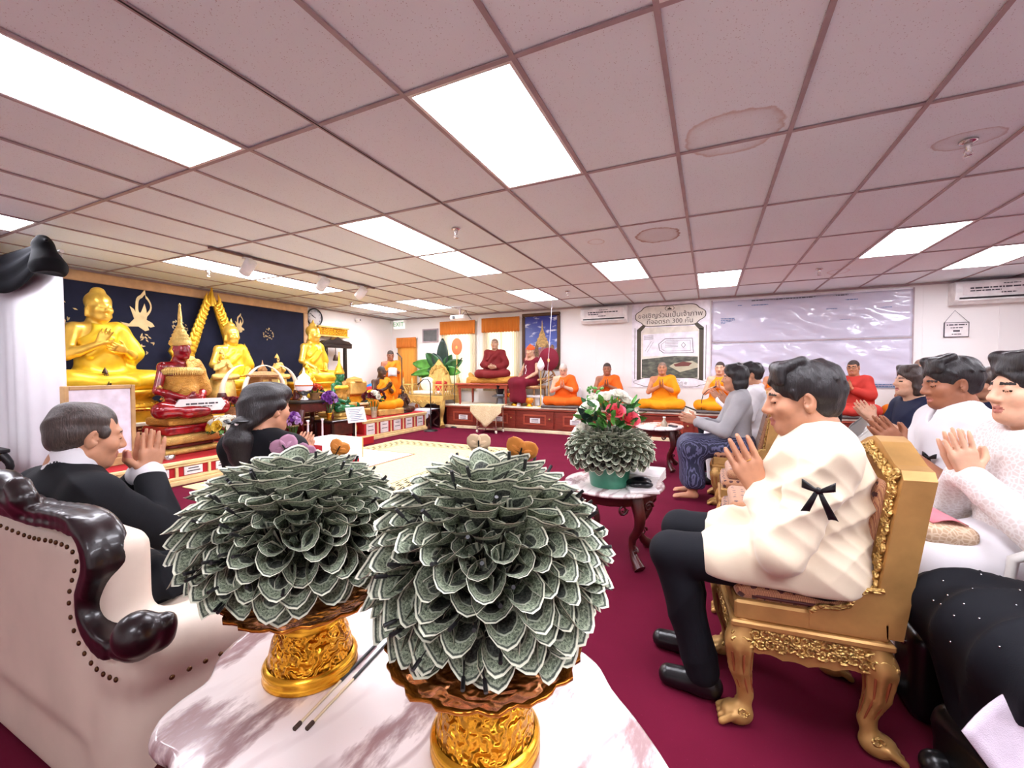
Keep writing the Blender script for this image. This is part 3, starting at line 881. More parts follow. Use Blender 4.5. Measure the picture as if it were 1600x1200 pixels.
# ------------------------------------------------------------------ the seated guests
M['cream'] = cloth_mat('cream silk jacket', srgb(230, 214, 186), .45, .03, .15, 500, .3)
M['suit'] = cloth_mat('black suit cloth', srgb(12, 13, 19), .8, .1, .2)
M['trouser'] = cloth_mat('black trousers', srgb(15, 17, 24), .8, .1, .2)
M['shirtwhite'] = cloth_mat('white cotton', srgb(224, 221, 224), .7, .02, .2)
M['grey'] = cloth_mat('grey woven jacket', srgb(164, 162, 164), .7, .06, .3, 500)
M['navy'] = cloth_mat('navy cloth', srgb(32, 38, 66), .7, .1, .2)
M['blue'] = cloth_mat('slate blue cloth', srgb(120, 140, 170), .7, .1, .2)
M['shoe'] = mat('black leather', srgb(16, 15, 17), .3, bump=.1)
def lace_mat(name, col, hole):
    t = NT(name); co = t.coord(); v = t.node('ShaderNodeTexVoronoi', feature='DISTANCE_TO_EDGE'); t.link(co, v.inputs['Vector']); v.inputs['Scale'].default_value = 55
    f = t.ramp(v.outputs['Distance'], [(0.05, (0, 0, 0)), (0.18, (1, 1, 1))]); t.base(t.mix(f, col, hole)); t.set(Roughness=.7); t.bump(f, -.3, .003); return t.m
M['lace'] = lace_mat('white lace', srgb(230, 224, 222), srgb(214, 202, 198))
def batik_mat():
    t = NT('navy batik'); co = t.coord(); w = t.node('ShaderNodeTexWave', wave_type='BANDS'); t.link(t.mapping(co, (1, 1, .4)), w.inputs['Vector']); w.inputs['Scale'].default_value = 22; w.inputs['Distortion'].default_value = 9; w.inputs['Detail'].default_value = 3
    t.base(t.ramp(w.outputs['Fac'], [(0.45, srgb(30, 32, 58)), (0.62, srgb(44, 46, 78)), (0.75, srgb(92, 92, 124))])); t.set(Roughness=.7); return t.m
M['batik'] = batik_mat()
M['gold_bead'] = mat('gold beads', srgb(220, 170, 60), .3, 1.0)
M['hair_thin'] = hair_mat('thin greying brown hair', srgb(62, 50, 45), .36)
M['ribbon'] = mat('black satin ribbon', srgb(12, 12, 16), .3)

def trousers(P, w=1.0, g=0.0, cuff=.0):
    F = Field(); F.ell(P['pel'], (.178 * w, .135 * w, .115), k=.04)
    for s in 'RL':
        F.cone(P['hip' + s], P['kn' + s], .096 * w, .070 * w, k=.04)
        F.cone(P['kn' + s], P['an' + s], .068 * w, .056 * w, k=.02)
    return F
def skirt(P, w=1.0, low=.12, flare=1.0):
    F = Field(); F.ell(P['pel'], (.178 * w, .14 * w, .12), k=.05)
    mk = (Vector(P['knR']) + Vector(P['knL'])) / 2
    F.cone(P['hipR'], P['knR'], .10 * w, .085, k=.10); F.cone(P['hipL'], P['knL'], .10 * w, .085, k=.10); F.cone(P['pel'], mk, .11, .10, k=.08)
    for s in 'RL':
        a = Vector(P['an' + s]); k_ = Vector(P['kn' + s]); e = k_.lerp(a, max(.2, 1 - low / max(.1, k_.z)))
        F.cone(k_, e + Vector((0, -.02, 0)), .09, .105 * flare, k=.10)
    F.cone(mk, ((Vector(P['anR']) + Vector(P['anL'])) / 2).lerp(mk, .25), .08, .10 * flare, k=.08)
    F.box((0, .3, -.2 + low), (.6, .8, .2), .01, k=.012, op='-')
    return F
def shoes(P, parent, h, r=1.0):
    for s in 'RL':
        F = Field(); a, t = Vector(P['an' + s]), Vector(P['to' + s]); F.cone((a.x, a.y - .03, .045), (t.x, t.y, .035), .045 * r, .040 * r, k=.01); F.cone(a, (a.x, a.y, .05), .042, .045, k=.02)
        F.box((0, 0, -.2), (1, 2, .2), .001, k=.002, op='-'); child(F, 'shoe', h, M['shoe'], parent)

def guest(label, loc, heading, hs=.46, lean=0.0, pitch=.1, yaw=0.0, top='suit', sleeve='long', g=.012, collar='stand', bottom='trouser', kind='trousers', shoe='shoe', hair=None, hairm='hair', skin='tan', h=.008, hscale=1.0, hand_s=1.08, w=1.0, female=False, seed=1, fold=.006, lap=False, hu=(0, .6, .8), spread=.06, closed=True, scalp=False, wide=1.0, curl=.03, name='person', hh=None, **ov):
    P = seat_pose(hs, lean, w, **ov)
    T = frame(P['head'], pitch, yaw, 0, hscale)
    F = skin_body(P, T, hu=hu, s=hand_s, female=female, wide=wide, closed=closed, spread=spread, curl=curl, legs=(shoe is None))
    b = field_obj(F, name, h, SKINSET(skin), None, None, 1, face_mats(T, scalp)); place(b, loc, heading); tag(b, label, 'person')
    G = Field(); torso_ops(G, P, w, 1.0, g, arms=None)
    for s in 'RL': arm_ops(G, P, s, sleeve, g * .55)
    if lap:
        G.cone(P['chest'], P['pel'], .140 * w, .155 * w, k=.06)
        for s in 'RL': G.cone(P['hip' + s], Vector(P['hip' + s]).lerp(Vector(P['kn' + s]), .58), .118 * w, .108 * w, k=.06)
        G.box((0, .1, P['pel'][2] - .265), (.5, .8, .2), .01, k=.02, op='-')
    nk = Vector(P['neck']); hc = T @ Vector((0, -.028, -.10))
    up = (hc - nk)
    if collar == 'stand':
        G.cone(nk - up * .1, nk + up * .42, .074, .068, k=.015); G.cone(nk + up * .2, nk + up * 1.0, .058, .064, k=.004, op='-')
        G.cone(nk + Vector((0, .085, .03)), nk + Vector((0, .10, -.03)), .010, .004, k=.004, op='-')
    elif collar == 'shirt':
        G.cone(nk - up * .1, nk + up * .25, .074, .076, k=.015); G.cone(nk + up * .05, nk + up * 1.0, .060, .066, k=.004, op='-')
        for s in (-1, 1): G.cone(nk + Vector((s * .02, .085, .0)), nk + Vector((s * .065, .075, -.035)), .013, .010, k=.006)
        G.ell(nk + Vector((0, .10, -.005)), (.016, .05, .06), k=.005, op='-')
    else:
        G.ell(nk + Vector((0, .04, .05)), (.085, .10, .075), k=.01, op='-')
    child(G, 'jacket' if top in ('suit', 'cream', 'grey') else 'shirt', h, M[top], b, lambda V, N: folds(fold * 1.3, 62, seed, (.35, .8, .75), 1.5)(V, N) + folds(fold * .28, 90, seed + 7, (.2, -.7, .9), 4.0)(V, N))
    if kind == 'trousers': child(trousers(P, w), 'trousers', h * 1.2, M[bottom], b, folds(fold * .6, 24, seed + 3, (.2, .6, 1), 1.0))
    else: child(skirt(P, w, .13 if shoe is None else .10), 'skirt', h * 1.2, M[bottom], b, folds(fold * 1.2, 58, seed + 3, (1, .3, .25), 1.2))
    if shoe: shoes(P, b, h)
    if hair: child(hair(T), 'hair', hh or h, M[hairm], b, hair_noise(T=T))
    return b, T, P

def bow(parent, loc, rot, s=1.0, m='ribbon', name='ribbon_bow'):
    mb = MB()
    for k in (-1, 1):
        def loop(u, v, k=k):
            a = 2 * PI * u; q = .5 - .5 * math.cos(a)
            return (k * .034 * q * s, (.004 + .007 * math.sin(a)) * s, ((.012 + .016 * q) + (v - .5) * (.006 + .016 * q) - .004 * abs(v - .5)) * s)
        mb.sheet(loop, 14, 4, .0012)
        mb.sheet(lambda u, v, k=k: ((k * (.003 + .028 * u) + (v - .5) * (.010 + .010 * u)) * s, (.003 + .004 * math.sin(u * 5)) * s, (.010 - .062 * u - .006 * abs(v - .5) * u) * s), 8, 4, .0012)
    mb.ball((0, .005 * s, .012 * s), (.008 * s, .006 * s, .009 * s))
    o = mb.build(name, M[m], parent); o.matrix_local = Matrix.Translation(Vector(loc)) @ rot; return o

def outward(nvec, up=(0, 0, 1)):
    """rotation whose local y looks along nvec"""
    y = unit(nvec); x = y.cross(Vector(up)).normalized(); z = x.cross(y)
    return Matrix((x, y, z)).transposed().to_4x4()

# man in the cream jacket
man, T, P = guest('man in cream stand-collar jacket and black trousers praying on the nearest gilded chair', (.345, 1.87, 0), 180, hs=.475, lean=-.03, pitch=.13, yaw=.0, top='cream', g=.020, lap=True, h=.0055, hh=.0045,
    hair=lambda T: hair_short(T, vol=1.06, low=-.075, part=-.012), hscale=1.12, hand_s=1.35, skin='tan', seed=5, fold=.011, w=1.12,
    elL=(-.27, .13, .655), elR=(.26, .10, .69), wrL=(-.026, .165, .79), wrR=(.026, .165, .79), hu=(0, .42, .90), shR=(.19, -.02, .965), shL=(-.19, -.02, .965), neck=(0, -.02, 1.02), head=(0, .035, 1.145), chest=(0, -.01, .875), knL=(-.13, .47, .545), knR=(.14, .45, .55), anL=(-.11, .36, .10), anR=(.12, .40, .09), toL=(-.10, .48, .04), toR=(.13, .53, .035))
bow(man, (-.312, .04, .87), outward((-1, .25, .1)), 1.25)
mb = MB()
for q in ((-.085, .118, .90), (-.08, .120, .886), (-.093, .114, .89), (-.085, .118, .912)): mb.ball(q, .006, 8, 5)
mb.build('lapel_pin', M['gold_bead'], man)
MB().ball((-.012, .082, .985), (.011, .009, .011)).build('collar_button', M['pale'] if 'pale' in M else M['cream'], man)
mb = MB(); wr = Vector(P['wrL']); mb.tube([wr + unit((0, .42, .90)) * .126 + Vector((-.003, 0, 0)) + Vector((.0125 * math.cos(a), -.0105 * math.sin(a) * .83 - .012, .0105 * math.sin(a) * .55 + .008)) for a in [2 * PI * k / 12 for k in range(13)]], .0016, 6, False)
mb.build('finger_ring', M['gold_bead'], man)

# man in the dark suit, seen from behind on the left
lm, T, P = guest('balding man in black suit with hands pressed to his face, in the wing armchair', (-2.24, .725, 0), 90, hs=.275, lean=.06, pitch=.20, yaw=-.08, top='suit', g=.022, lap=True, h=.006, hh=.005, collar='shirt', w=1.1, skin='tan', hscale=1.08, hand_s=1.2, seed=8, fold=.009,
    hair=lambda T: hair_short(T, vol=.985, low=-.065, part=-.02, fringe=False), hairm='hair_thin', elR=(.245, .22, .60), elL=(-.24, .22, .60), wrR=(.024, .26, .80), wrL=(-.024, .26, .80), hu=(0, .16, 1))
S_ = Field(); S_.chain([(-.05, .06, .945), (0, .075, .90), (.05, .06, .945)], .012, k=.02); nk = Vector(P['neck']); S_.cone(nk, nk + Vector((0, .022, .060)), .080, .0765, k=.01); S_.cone(nk + Vector((0, 0, .02)), nk + Vector((0, .03, .14)), .058, .060, k=.003, op='-')
child(S_, 'shirt_collar', .004, M['shirtwhite'], lm)
for s in 'RL':
    el, wr = Vector(P['el' + s]), Vector(P['wr' + s]); C_ = Field(); C_.cone(el.lerp(wr, 1.0), el.lerp(wr, 1.12), .060, .054, k=.005); child(C_, 'shirt_cuff', .006, M['shirtwhite'], lm)

# woman with the tied back hair
def hair_pony(T):
    H = hair_short(T, vol=1.08, low=-.10, fringe=False); H.at(T)
    H.ell((0, .03, .075), (.077, .075, .055), k=.02); H.ell((0, -.085, -.02), (.07, .055, .075), k=.03)
    for s in (-1, 1): H.cone((s * .072, .01, .03), (s * .05, -.085, -.055), .02, .02, k=.02)
    H.ell((0, -.115, -.070), (.058, .042, .036), k=.012)
    H.chain([(0, -.125, -.085), (.0, -.135, -.15), (.0, -.115, -.225), (.01, -.105, -.27)], [.036, .058, .050, .022], k=.02)
    return H
pw, T, P = guest('woman in black with dark hair tied back, seated past the wing armchair', (-2.12, 1.46, 0), 104, hs=.33, lean=-.03, pitch=.08, yaw=-.25, top='suit', h=.0065, hair=hair_pony, female=True, w=1.0, g=.02, skin='tan', seed=11, kind='skirt', bottom='trouser', hscale=1.08)
mb = MB(); mb.ball(T @ Vector((.035, -.170, -.066)), .010); mb.build('pearl_hair_pin', mat('pearl', srgb(235, 230, 232), .15), pw)
mb = MB()
for s in (-1, 1): mb.tube([T @ Vector((s * .012, -.172, -.068)), T @ Vector((s * .045, -.166, -.058)), T @ Vector((s * .078, -.140, -.054))], [.010, .016, .008], 8, flat=.5)
mb.build('black_hair_bow', M['ribbon'], pw)
M['pinkleaf'] = mat('embroidered pink leaf', srgb(170, 120, 140), .6); M['pinkline'] = mat('dark pink vein', srgb(80, 40, 60), .6)
def leaf_patch(parent, c, n, ang, L, Wd):
    r = outward(n) @ Matrix.Rotation(ang, 4, 'Y'); mb = MB()
    mb.sheet(lambda u, v: ((v - .5) * Wd * math.sin(PI * min(1, max(0.03, u))) ** .8, .002 * math.sin(u * 3), u * L), 8, 5, .002)
    mb.mi = 1; mb.tube([(0, .003, 0), (0, .004, L)], .0016, 5)
    for q in (.3, .5, .7):
        for s in (-1, 1): mb.tube([(0, .0035, L * q), (s * Wd * .32 * math.sin(PI * q), .003, L * (q + .14))], .001, 4)
    o = mb.build('embroidered_leaf', [M['pinkleaf'], M['pinkline']], parent); o.matrix_local = Matrix.Translation(Vector(c)) @ r

for c, n, a, L, Wd in (((.145, -.098, .845), (.4, -1, .3), .5, .07, .035), ((-.01, -.126, .78), (.1, -1, .1), -.9, .08, .04), ((.16, -.085, .76), (.5, -1, .2), .1, .08, .04)):
    leaf_patch(pw, c, n, a, L, Wd)

# far row on the right
def hair_bob(T):
    H = hair_short(T, vol=1.08, low=-.085, part=.0); H.at(T)
    for s in (-1, 1): H.cone((s * .070, .0, .04), (s * .074, -.005, -.085), .03, .026, k=.02)
    H.ell((0, -.05, -.05), (.085, .07, .085), k=.03); return H
gw, T, P = guest('woman in grey jacket and navy patterned skirt, barefoot, on a gilded chair', (.25, 4.55, 0), 183, hs=.46, pitch=.02, top='grey', lap=False, kind='skirt', bottom='batik', shoe=None, hair=hair_bob, female=True, skin='tan', h=.009, w=1.0, seed=14, hu=(0, .95, .3), elL=(-.22, .14, .70), elR=(.22, .14, .70), wrL=(-.05, .36, .76), wrR=(.05, .36, .76), spread=.1)
guest('man in white shirt with black hair on the chair past the woman in grey', (.44, 5.25, 0), 180, hs=.49, top='shirtwhite', collar='shirt', bottom='shirtwhite', hair=lambda T: hair_short(T, vol=1.12, low=-.07), h=.010, seed=15, skin='tan', pitch=.1)
guest('dark haired guest mostly hidden past the white shirt man', (.36, 5.95, 0), 180, hs=.50, top='shirtwhite', collar='shirt', hair=lambda T: hair_short(T, vol=1.05), h=.012, seed=16)
guest('dark haired guest in black hidden beyond the man in cream jacket', (1.06, 5.12, 0), 182, hs=.47, top='suit', hair=lambda T: hair_short(T, vol=1.06), h=.011, seed=17, pitch=.12)
# right block
pm, T, P = guest('man in white polo shirt with wristwatch praying, right of the gilded chair', (1.15, 2.92, 0), 186, hs=.46, pitch=.16, yaw=.05, top='shirtwhite', sleeve='short', collar='shirt', bottom='shirtwhite', g=.028, hair=lambda T: hair_short(T, vol=1.10, low=-.06, part=-.02), h=.0065, hh=.005, skin='brown', seed=21, fold=.008, w=1.15, hand_s=1.18, hscale=1.06, wide=1.06, wrL=(-.024, .235, .845), wrR=(.024, .235, .845), elL=(-.28, .10, .66), elR=(.28, .10, .66), hu=(0, .62, .78))
wl = Vector(P['wrL']); el = Vector(P['elL']); dv = (el - wl).normalized(); q = wl + dv * .045
mb = MB(); sd = dv.cross(Vector((1, 0, 0))).normalized(); nn = dv.cross(sd).normalized()
mb.tube([q + (sd * math.cos(a) + nn * math.sin(a)) * .034 for a in [2 * PI * k / 18 for k in range(19)]], .007, 6, False, flat=1)
ws = nn if nn.x < 0 else -nn
mb.tube([q + ws * .032, q + ws * .044], .019, 16); wt = mb.build('wristwatch', M['chrome'], pm)
MB().tube([q + ws * .0442, q + ws * .045], .015, 16).build('watch_face', M['black'], wt)
bow(pm, (-.10, .155, .80), outward((-.3, 1, .1)), 1.1)
guest('woman in navy blouse with raised praying hands behind the polo man', (1.50, 4.45, 0), 192, hs=.44, top='navy', collar='round', hair=hair_bob, hairm='hair_brown', female=True, skin='light', h=.009, seed=22, wrL=(-.03, .30, .86), wrR=(.03, .30, .86), pitch=-.05, closed=False, sleeve='short')
def hair_long(T):
    H = hair_bob(T); H.at(T); H.ell((0, -.05, -.05), (.10, .085, .13), k=.03); H.cone((0, -.06, -.05), (0, -.05, -.22), .09, .07, k=.04); return H
guest('woman with brown shoulder length hair behind the polo man', (2.10, 4.85, 0), 205, hs=.42, top='navy', collar='round', hair=hair_long, hairm='hair_soft', female=True, skin='tan', h=.009, seed=23, pitch=.15)
guest('guest in slate blue top with raised hands at the right edge', (2.12, 3.45, 0), 192, hs=.52, top='blue', collar='round', hair=hair_bob, female=True, skin='brown', h=.009, seed=24, wrL=(-.03, .30, .98), wrR=(.03, .30, .98), hu=(0, .3, .95), sleeve='short', elL=(-.24, .12, .78), elR=(.24, .12, .78))
lw, T, P = guest('woman in white lace blouse and long white skirt praying at the right edge', (1.135, 2.29, 0), 188, hs=.45, pitch=.02, yaw=.06, top='lace', collar='round', bottom='shirtwhite', kind='skirt', hair=lambda T: hair_short(T, vol=1.10, low=-.09), female=True, skin='light', h=.006, hh=.005, seed=25, g=.022, hscale=1.10, hand_s=1.15, closed=False, w=1.05, wrL=(-.022, .215, .835), wrR=(.022, .215, .835), elL=(-.27, .12, .64), elR=(.25, .12, .66), hu=(0, .28, .96), fold=.009, spread=.09)
wl = Vector(P['wrL']); mb = MB()
for k in range(22):
    a = 2 * PI * k / 22; mb.ball(wl + Vector((.022, -.005, -.02)) + Vector((.052 * math.cos(a), .036 * math.sin(a), -.012 * math.cos(a))), .0075, 6, 4)
mb.build('gold_bracelet', M['gold_bead'], lw)['kind'] = 'stuff'
mb = MB()
for k in range(26):
    a = PI * k / 25; mb.ball((.205 * math.cos(a), .02 + .165 * math.sin(a), .60 + .008 * (k % 2)), (.016, .012, .012), 6, 4)
mb.build('gold_belt', M['gold_bead'], lw)['kind'] = 'stuff'
bow(lw, (-.20, .09, .82), outward((-.9, .6, .1)), 1.0)
ks, T, P = guest('guest in sparkling black skirt seated at the right edge, nearest to the camera', (1.20, 1.62, 0), 184, hs=.47, top='shirtwhite', kind='skirt', bottom='trouser', hair=hair_bob, female=True, h=.009, seed=26, knR=(.15, .50, .52), knL=(-.15, .48, .52), anR=(.13, .40, .09), anL=(-.12, .38, .09), fold=.016)
M['sequin'] = mat('silver sequin', srgb(220, 220, 225), .15, 1.0)
mb = MB(); rs = random.Random(5); sv = [v for c in ks.children if c.name.startswith('skirt') for v in c.data.vertices if v.normal.z > .2 or v.normal.x < -.3]
for k in range(110): mb.ball(rs.choice(sv).co, (.004, .003, .003), 5, 3)
mb.build('sequins', M['sequin'], ks)['kind'] = 'stuff'
# ------------------------------------------------------------------ the monks along the back wall
PZ = .53
MK = dict(h=.0085)
monk('old white haired monk in orange robe praying with bowed head on the dais', (-2.72, 8.32, PZ + .045), -78, 'orange2', 'light', 'stubble_grey', pitch=.55, seed=31, lean=.12, **MK)
monk('monk in orange robe praying left of the parking plan poster', (-1.83, 8.32, PZ + .045), -80, 'orange2', 'brown', 'stubble_dark', pitch=.15, seed=32, **MK)
monk('monk in golden orange robe with closed eyes praying in front of the parking plan poster', (-.80, 8.30, PZ + .045), -88, 'yellow', 'monk', 'stubble', pitch=.02, seed=33, **MK)
monk('monk in golden orange robe beside the gooseneck microphone', (.17, 8.34, PZ + .045), -100, 'yellow', 'light', 'stubble_dark', pitch=.1, seed=34, **MK)
monk('dark haired monk almost hidden behind the man in cream jacket', (1.05, 8.36, PZ + .045), -105, 'orange', 'monk', 'stubble_dark', seed=35, **MK)
monk('monk in brick red robe with glasses praying before the white banner', (2.05, 8.28, PZ + .045), -118, 'red', 'monk', 'stubble_dark', pitch=.12, bare=False, seed=36, eyeg=True, **MK)
monk('monk with shaved head and glasses behind the polo man', (2.86, 8.30, PZ + .045), -120, 'orange', 'monk', 'stubble', pitch=.3, seed=37, eyeg=True, **MK)
monk('monk with bare shoulder and glasses under the right air conditioner', (3.84, 8.28, PZ + .045), -128, 'orange', 'light', 'stubble_dark', pitch=.05, seed=38, eyeg=True, **MK)
M['mat'] = cloth_mat('grey sitting mat', srgb(96, 88, 84)); 
for i, (x, lb) in enumerate(((-2.72, 'grey sitting mat under the old white haired monk'), (-1.83, 'grey sitting mat under the monk left of the poster'), (-.80, 'grey sitting mat under the monk before the poster'), (.17, 'grey sitting mat beside the gooseneck microphone'), (1.05, 'grey sitting mat hidden behind the man in cream'), (2.05, 'grey sitting mat under the red robed monk'), (2.86, 'grey sitting mat under the monk behind the polo man'), (3.84, 'grey sitting mat under the monk at the right end'))):
    o = MB().box((-.38, -.36, 0), (.38, .36, .045), ch=.015).build('sitting_mat', M['mat'], None, (x, 8.32, PZ)); tag(o, lb, 'mat', 'sitting mats on the dais')
sm, T, P = monk('standing monk in orange robe reading a sheet of paper by the corner', (-6.98, 7.98, .14), -40, 'orange', 'brown', 'stubble_dark', pitch=.42, yaw=0, seed=39, stand=True, hands='book', h=.009)
MB().sheet(lambda u, v: ((u - .5) * .20, .30 + .04 * v, 1.10 + (v - .5) * .20 + .02 * math.sin(u * 3)), 5, 5, .003).build('paper_sheet', M['shirtwhite'], None, (-6.98, 7.98, .14), (0, 0, R(-130)))
tag(bpy.data.objects['paper_sheet'], 'white sheet of paper held by the standing monk', 'paper')
# life-size wax figures of senior monks
wx, T, P = monk('wax figure of a monk in maroon robe on the gold cushioned dais table', (-4.30, 8.30, 1.13), -80, 'maroon', 'wax', 'stubble', pitch=.0, bare=False, seed=40, hands='lap', name='monk_statue', cat='statue', **MK)
def hatted():
    P = seat_pose(.44, -.05, .95, elR=(.22, .06, .70), elL=(-.24, .06, .70), wrR=(.11, .26, .58), wrL=(-.13, .27, .58)); P.update(uR=(-.2, 1, -.15), uL=(.2, 1, -.15), tR=(-1, -.2, 0), tL=(1, -.2, 0), nR=(0, 0, -1), nL=(0, 0, -1))
    T = frame(P['head'], .1); F = skin_body(P, T, fat=.9)
    b = field_obj(F, 'monk_statue', .009, SKINSET('wax'), None, None, 1, face_mats(T)); place(b, (-3.50, 8.42, PZ), -112); tag(b, 'wax figure of an elder in wine robe and orange knit hat in a wicker chair', 'statue')
    G = Field(); torso_ops(G, P, .95, 1, .012, arms=None); G.ell(Vector(P['neck']) + Vector((0, .05, .03)), (.13, .12, .10), k=.01, op='-')
    S2 = skirt(P, 1, .08); G.ops += S2.ops
    child(G, 'robe', .010, M['wine'], b, folds(.010, 28, 3, (1, .3, .2), 1))
    H = Field(); H.at(T); H.ell((0, -.012, .05), (.084, .102, .085), k=.01); H.box((0, 0, -.08), (.2, .2, .1), .005, rot=(-.15, 0, 0), k=.01, op='-'); H.at(Matrix.Identity(4)); H.at(T).cone((0, 0, .13), (0, 0, .145), .02, .015)
    child(H, 'knit_hat', .008, mat('orange knit', srgb(226, 92, 40), .9, bump=.5, bscale=160), b)
    C_ = Field(); C_.at(T); C_.chain([(.07, .0, -.02), (.085, .05, -.16), (.07, .10, -.34), (.05, .12, -.55)], [.025, .03, .03, .025], k=.02); child(C_, 'sash', .009, mat('pale pink sash', srgb(222, 160, 140), .8), b)
    mb = MB()
    for k in range(9): mb.ball((-.01 + .001 * k, .15 + .012 * math.sin(k), .86 - .022 * k), .011, 6, 4)
    mb.build('prayer_beads', M['shirtwhite'], b)['kind'] = 'stuff'
hatted()
# ------------------------------------------------------------------ foreground: marble table, money trees, armchair, gilded chairs
def marble_mat():
    t = NT('pink veined marble'); co = t.coord()
    m = t.mapping(co, (1.0, 1.0, 1.0), rot=(0, 0, R(38)))
    big = t.noise(m, 1.6, 3, .55, .8); ms = t.mapping(co, (2.2, .75, 1), rot=(0, 0, R(32)))
    w = t.node('ShaderNodeTexWave', wave_type='BANDS', bands_direction='X'); t.link(ms, w.inputs['Vector'])
    w.inputs['Scale'].default_value = .62; w.inputs['Distortion'].default_value = 9; w.inputs['Detail'].default_value = 8; w.inputs['Detail Scale'].default_value = 2.4; w.inputs['Detail Roughness'].default_value = .62
    v1 = t.ramp(w.outputs['Fac'], [(0.0, (.85,) * 3), (0.07, (.5,) * 3), (0.22, (0, 0, 0))])
    w2 = t.node('ShaderNodeTexWave', wave_type='BANDS', bands_direction='X'); t.link(t.mapping(ms, (1, .8, 1), (3, 1, 0)), w2.inputs['Vector'])
    w2.inputs['Scale'].default_value = 2.0; w2.inputs['Distortion'].default_value = 15; w2.inputs['Detail'].default_value = 5; w2.inputs['Detail Scale'].default_value = .8
    v2 = t.ramp(w2.outputs['Fac'], [(0.0, (.75,) * 3), (0.14, (0, 0, 0))])
    gate = t.ramp(big, [(.42, (.15,) * 3), (.6, (1, 1, 1))])
    base = t.ramp(t.noise(m, 3, 3, .5, .5), [(.3, srgb(236, 222, 219)), (.7, srgb(246, 238, 234))])
    c = t.mix(t.math('MULTIPLY', t.sep(v1)[0], 1.0), base, srgb(138, 100, 102))
    c = t.mix(t.math('MULTIPLY', t.sep(v2)[0], t.sep(gate)[0]), c, srgb(152, 116, 116))
    t.base(c); t.set(Roughness=.16, Coat_Weight=.3, Coat_Roughness=.05); return t.m
M['marble'] = marble_mat()
M['mahogany'] = mat('dark mahogany', srgb(26, 9, 11), .34, 0, .25, 6, .05, 40, .002, .45, stretch=(1, 1, 6), coat=.25)
M['mahogany_r'] = mat('red mahogany carving', srgb(78, 26, 24), .3, 0, .25, 12, .3, 70, .004, .6)
M['cream_leather'] = mat('cream leather', srgb(222, 204, 186), .42, 0, .04, 5, .08, 90, .002)
M['brassnail'] = mat('bronze nail', srgb(96, 66, 42), .3, .9)
def gold_mat(name, col, rough=.3, carve=0.0, cscale=40, metal=.85):
    t = NT(name); co = t.coord()
    n = t.noise(co, 10, 4); t.base(t.ramp(n, [(.3, tuple(c * .78 for c in col[:3]) + (1,)), (.7, tuple(min(1, c * 1.12) for c in col[:3]) + (1,))]))
    t.set(Metallic=metal, Roughness=rough)
    if carve:
        v = t.node('ShaderNodeTexVoronoi', feature='SMOOTH_F1'); t.link(t.mapping(co, (1, 1, 1)), v.inputs['Vector']); v.inputs['Scale'].default_value = cscale
        w = t.node('ShaderNodeTexWave', wave_type='RINGS'); t.link(co, w.inputs['Vector']); w.inputs['Scale'].default_value = cscale * .35; w.inputs['Distortion'].default_value = 12; w.inputs['Detail'].default_value = 2; w.inputs['Detail Scale'].default_value = 2
        t.bump(t.math('ADD', v.outputs['Distance'], t.math('MULTIPLY', w.outputs['Fac'], .6)), carve, .012)
    return t.m
M['gilt'] = gold_mat('antique gilt wood', srgb(188, 144, 84), .45, metal=.45)
M['gilt_carved'] = gold_mat('carved gilt wood', srgb(222, 182, 108), .36, .9, 46, metal=.6)
M['gold'] = gold_mat('bright gold', srgb(242, 178, 50), .26)
M['gold_emboss'] = gold_mat('embossed gold', srgb(238, 168, 44), .24, 1.0, 42)
M['gold_dark'] = gold_mat('amber gold tray', srgb(182, 108, 34), .16, .12, 30)
M['gold_pale'] = gold_mat('pale gold', srgb(226, 190, 110), .38, .5, 60, metal=.6)

def cabriole(mb, x, y, z1, dx, dy, r=.032, z0=0.0, foot=1.3, n=10):
    pts = []; rs = []
    for i in range(11):
        u = i / 10; z = z1 + (z0 + r * .6 - z1) * u
        o = .045 * math.sin(PI * min(1, u * 1.7)) * (1 if u < .6 else 1) - .055 * math.sin(PI * max(0, (u - .45) / .55)) * .6 + .05 * max(0, u - .85) / .15
        pts.append((x + dx * o, y + dy * o, z)); rs.append(r * (1.55 - 1.0 * u ** .7 + (.55 * max(0, (u - .82) / .18)) * foot))
    mb.tube(pts, rs, n)
    return mb

# --- marble topped coffee table
OUT = [(.02, .60), (-.03, .70), (-.10, .79), (-.17, .86), (-.22, .925), (-.29, .955), (-.40, .925), (-.52, .92), (-.62, .955), (-.74, .965), (-.84, .93), (-.93, .90), (-1.01, .83), (-1.065, .735), (-1.055, .65), (-1.02, .575), (-.965, .52), (-.955, .46), (-.935, .415), (-.89, .385), (-.83, .385), (-.77, .35), (-.70, .29), (-.60, .25), (-.50, .265), (-.40, .25), (-.30, .235), (-.19, .27), (-.10, .33), (-.01, .36), (.05, .44), (.035, .52)]
def smooth_loop(P, n):
    m = len(P); out = []
    for i in range(n):
        s = i / n * m; k = int(s); f = s - k
        p = [Vector(P[(k + q) % m]) for q in (-1, 0, 1, 2)]
        out.append(.5 * ((2 * p[1]) + (p[2] - p[0]) * f + (2 * p[0] - 5 * p[1] + 4 * p[2] - p[3]) * f * f + (3 * p[1] - p[0] - 3 * p[2] + p[3]) * f ** 3))
    return out
tb = thing('coffee_table', 'low table with scalloped pink veined marble top under the two big money trees', 'table', (-.5, .61, 0))
loop = [Vector((p.x + .5, p.y - .61)) for p in smooth_loop(OUT, 128)]
mb = MB(); prof = [(.93, .560), (.965, .560), (.985, .565), (1.0, .576), (1.0, .584), (.985, .596), (.972, .5995), (.955, .600)]
vs = [(p.x * q, p.y * q, z) for q, z in prof for p in loop]; n = len(loop); fs = [(i * n + (k + 1) % n, i * n + k, (i + 1) * n + k, (i + 1) * n + (k + 1) % n) for i in range(len(prof) - 1) for k in range(n)]
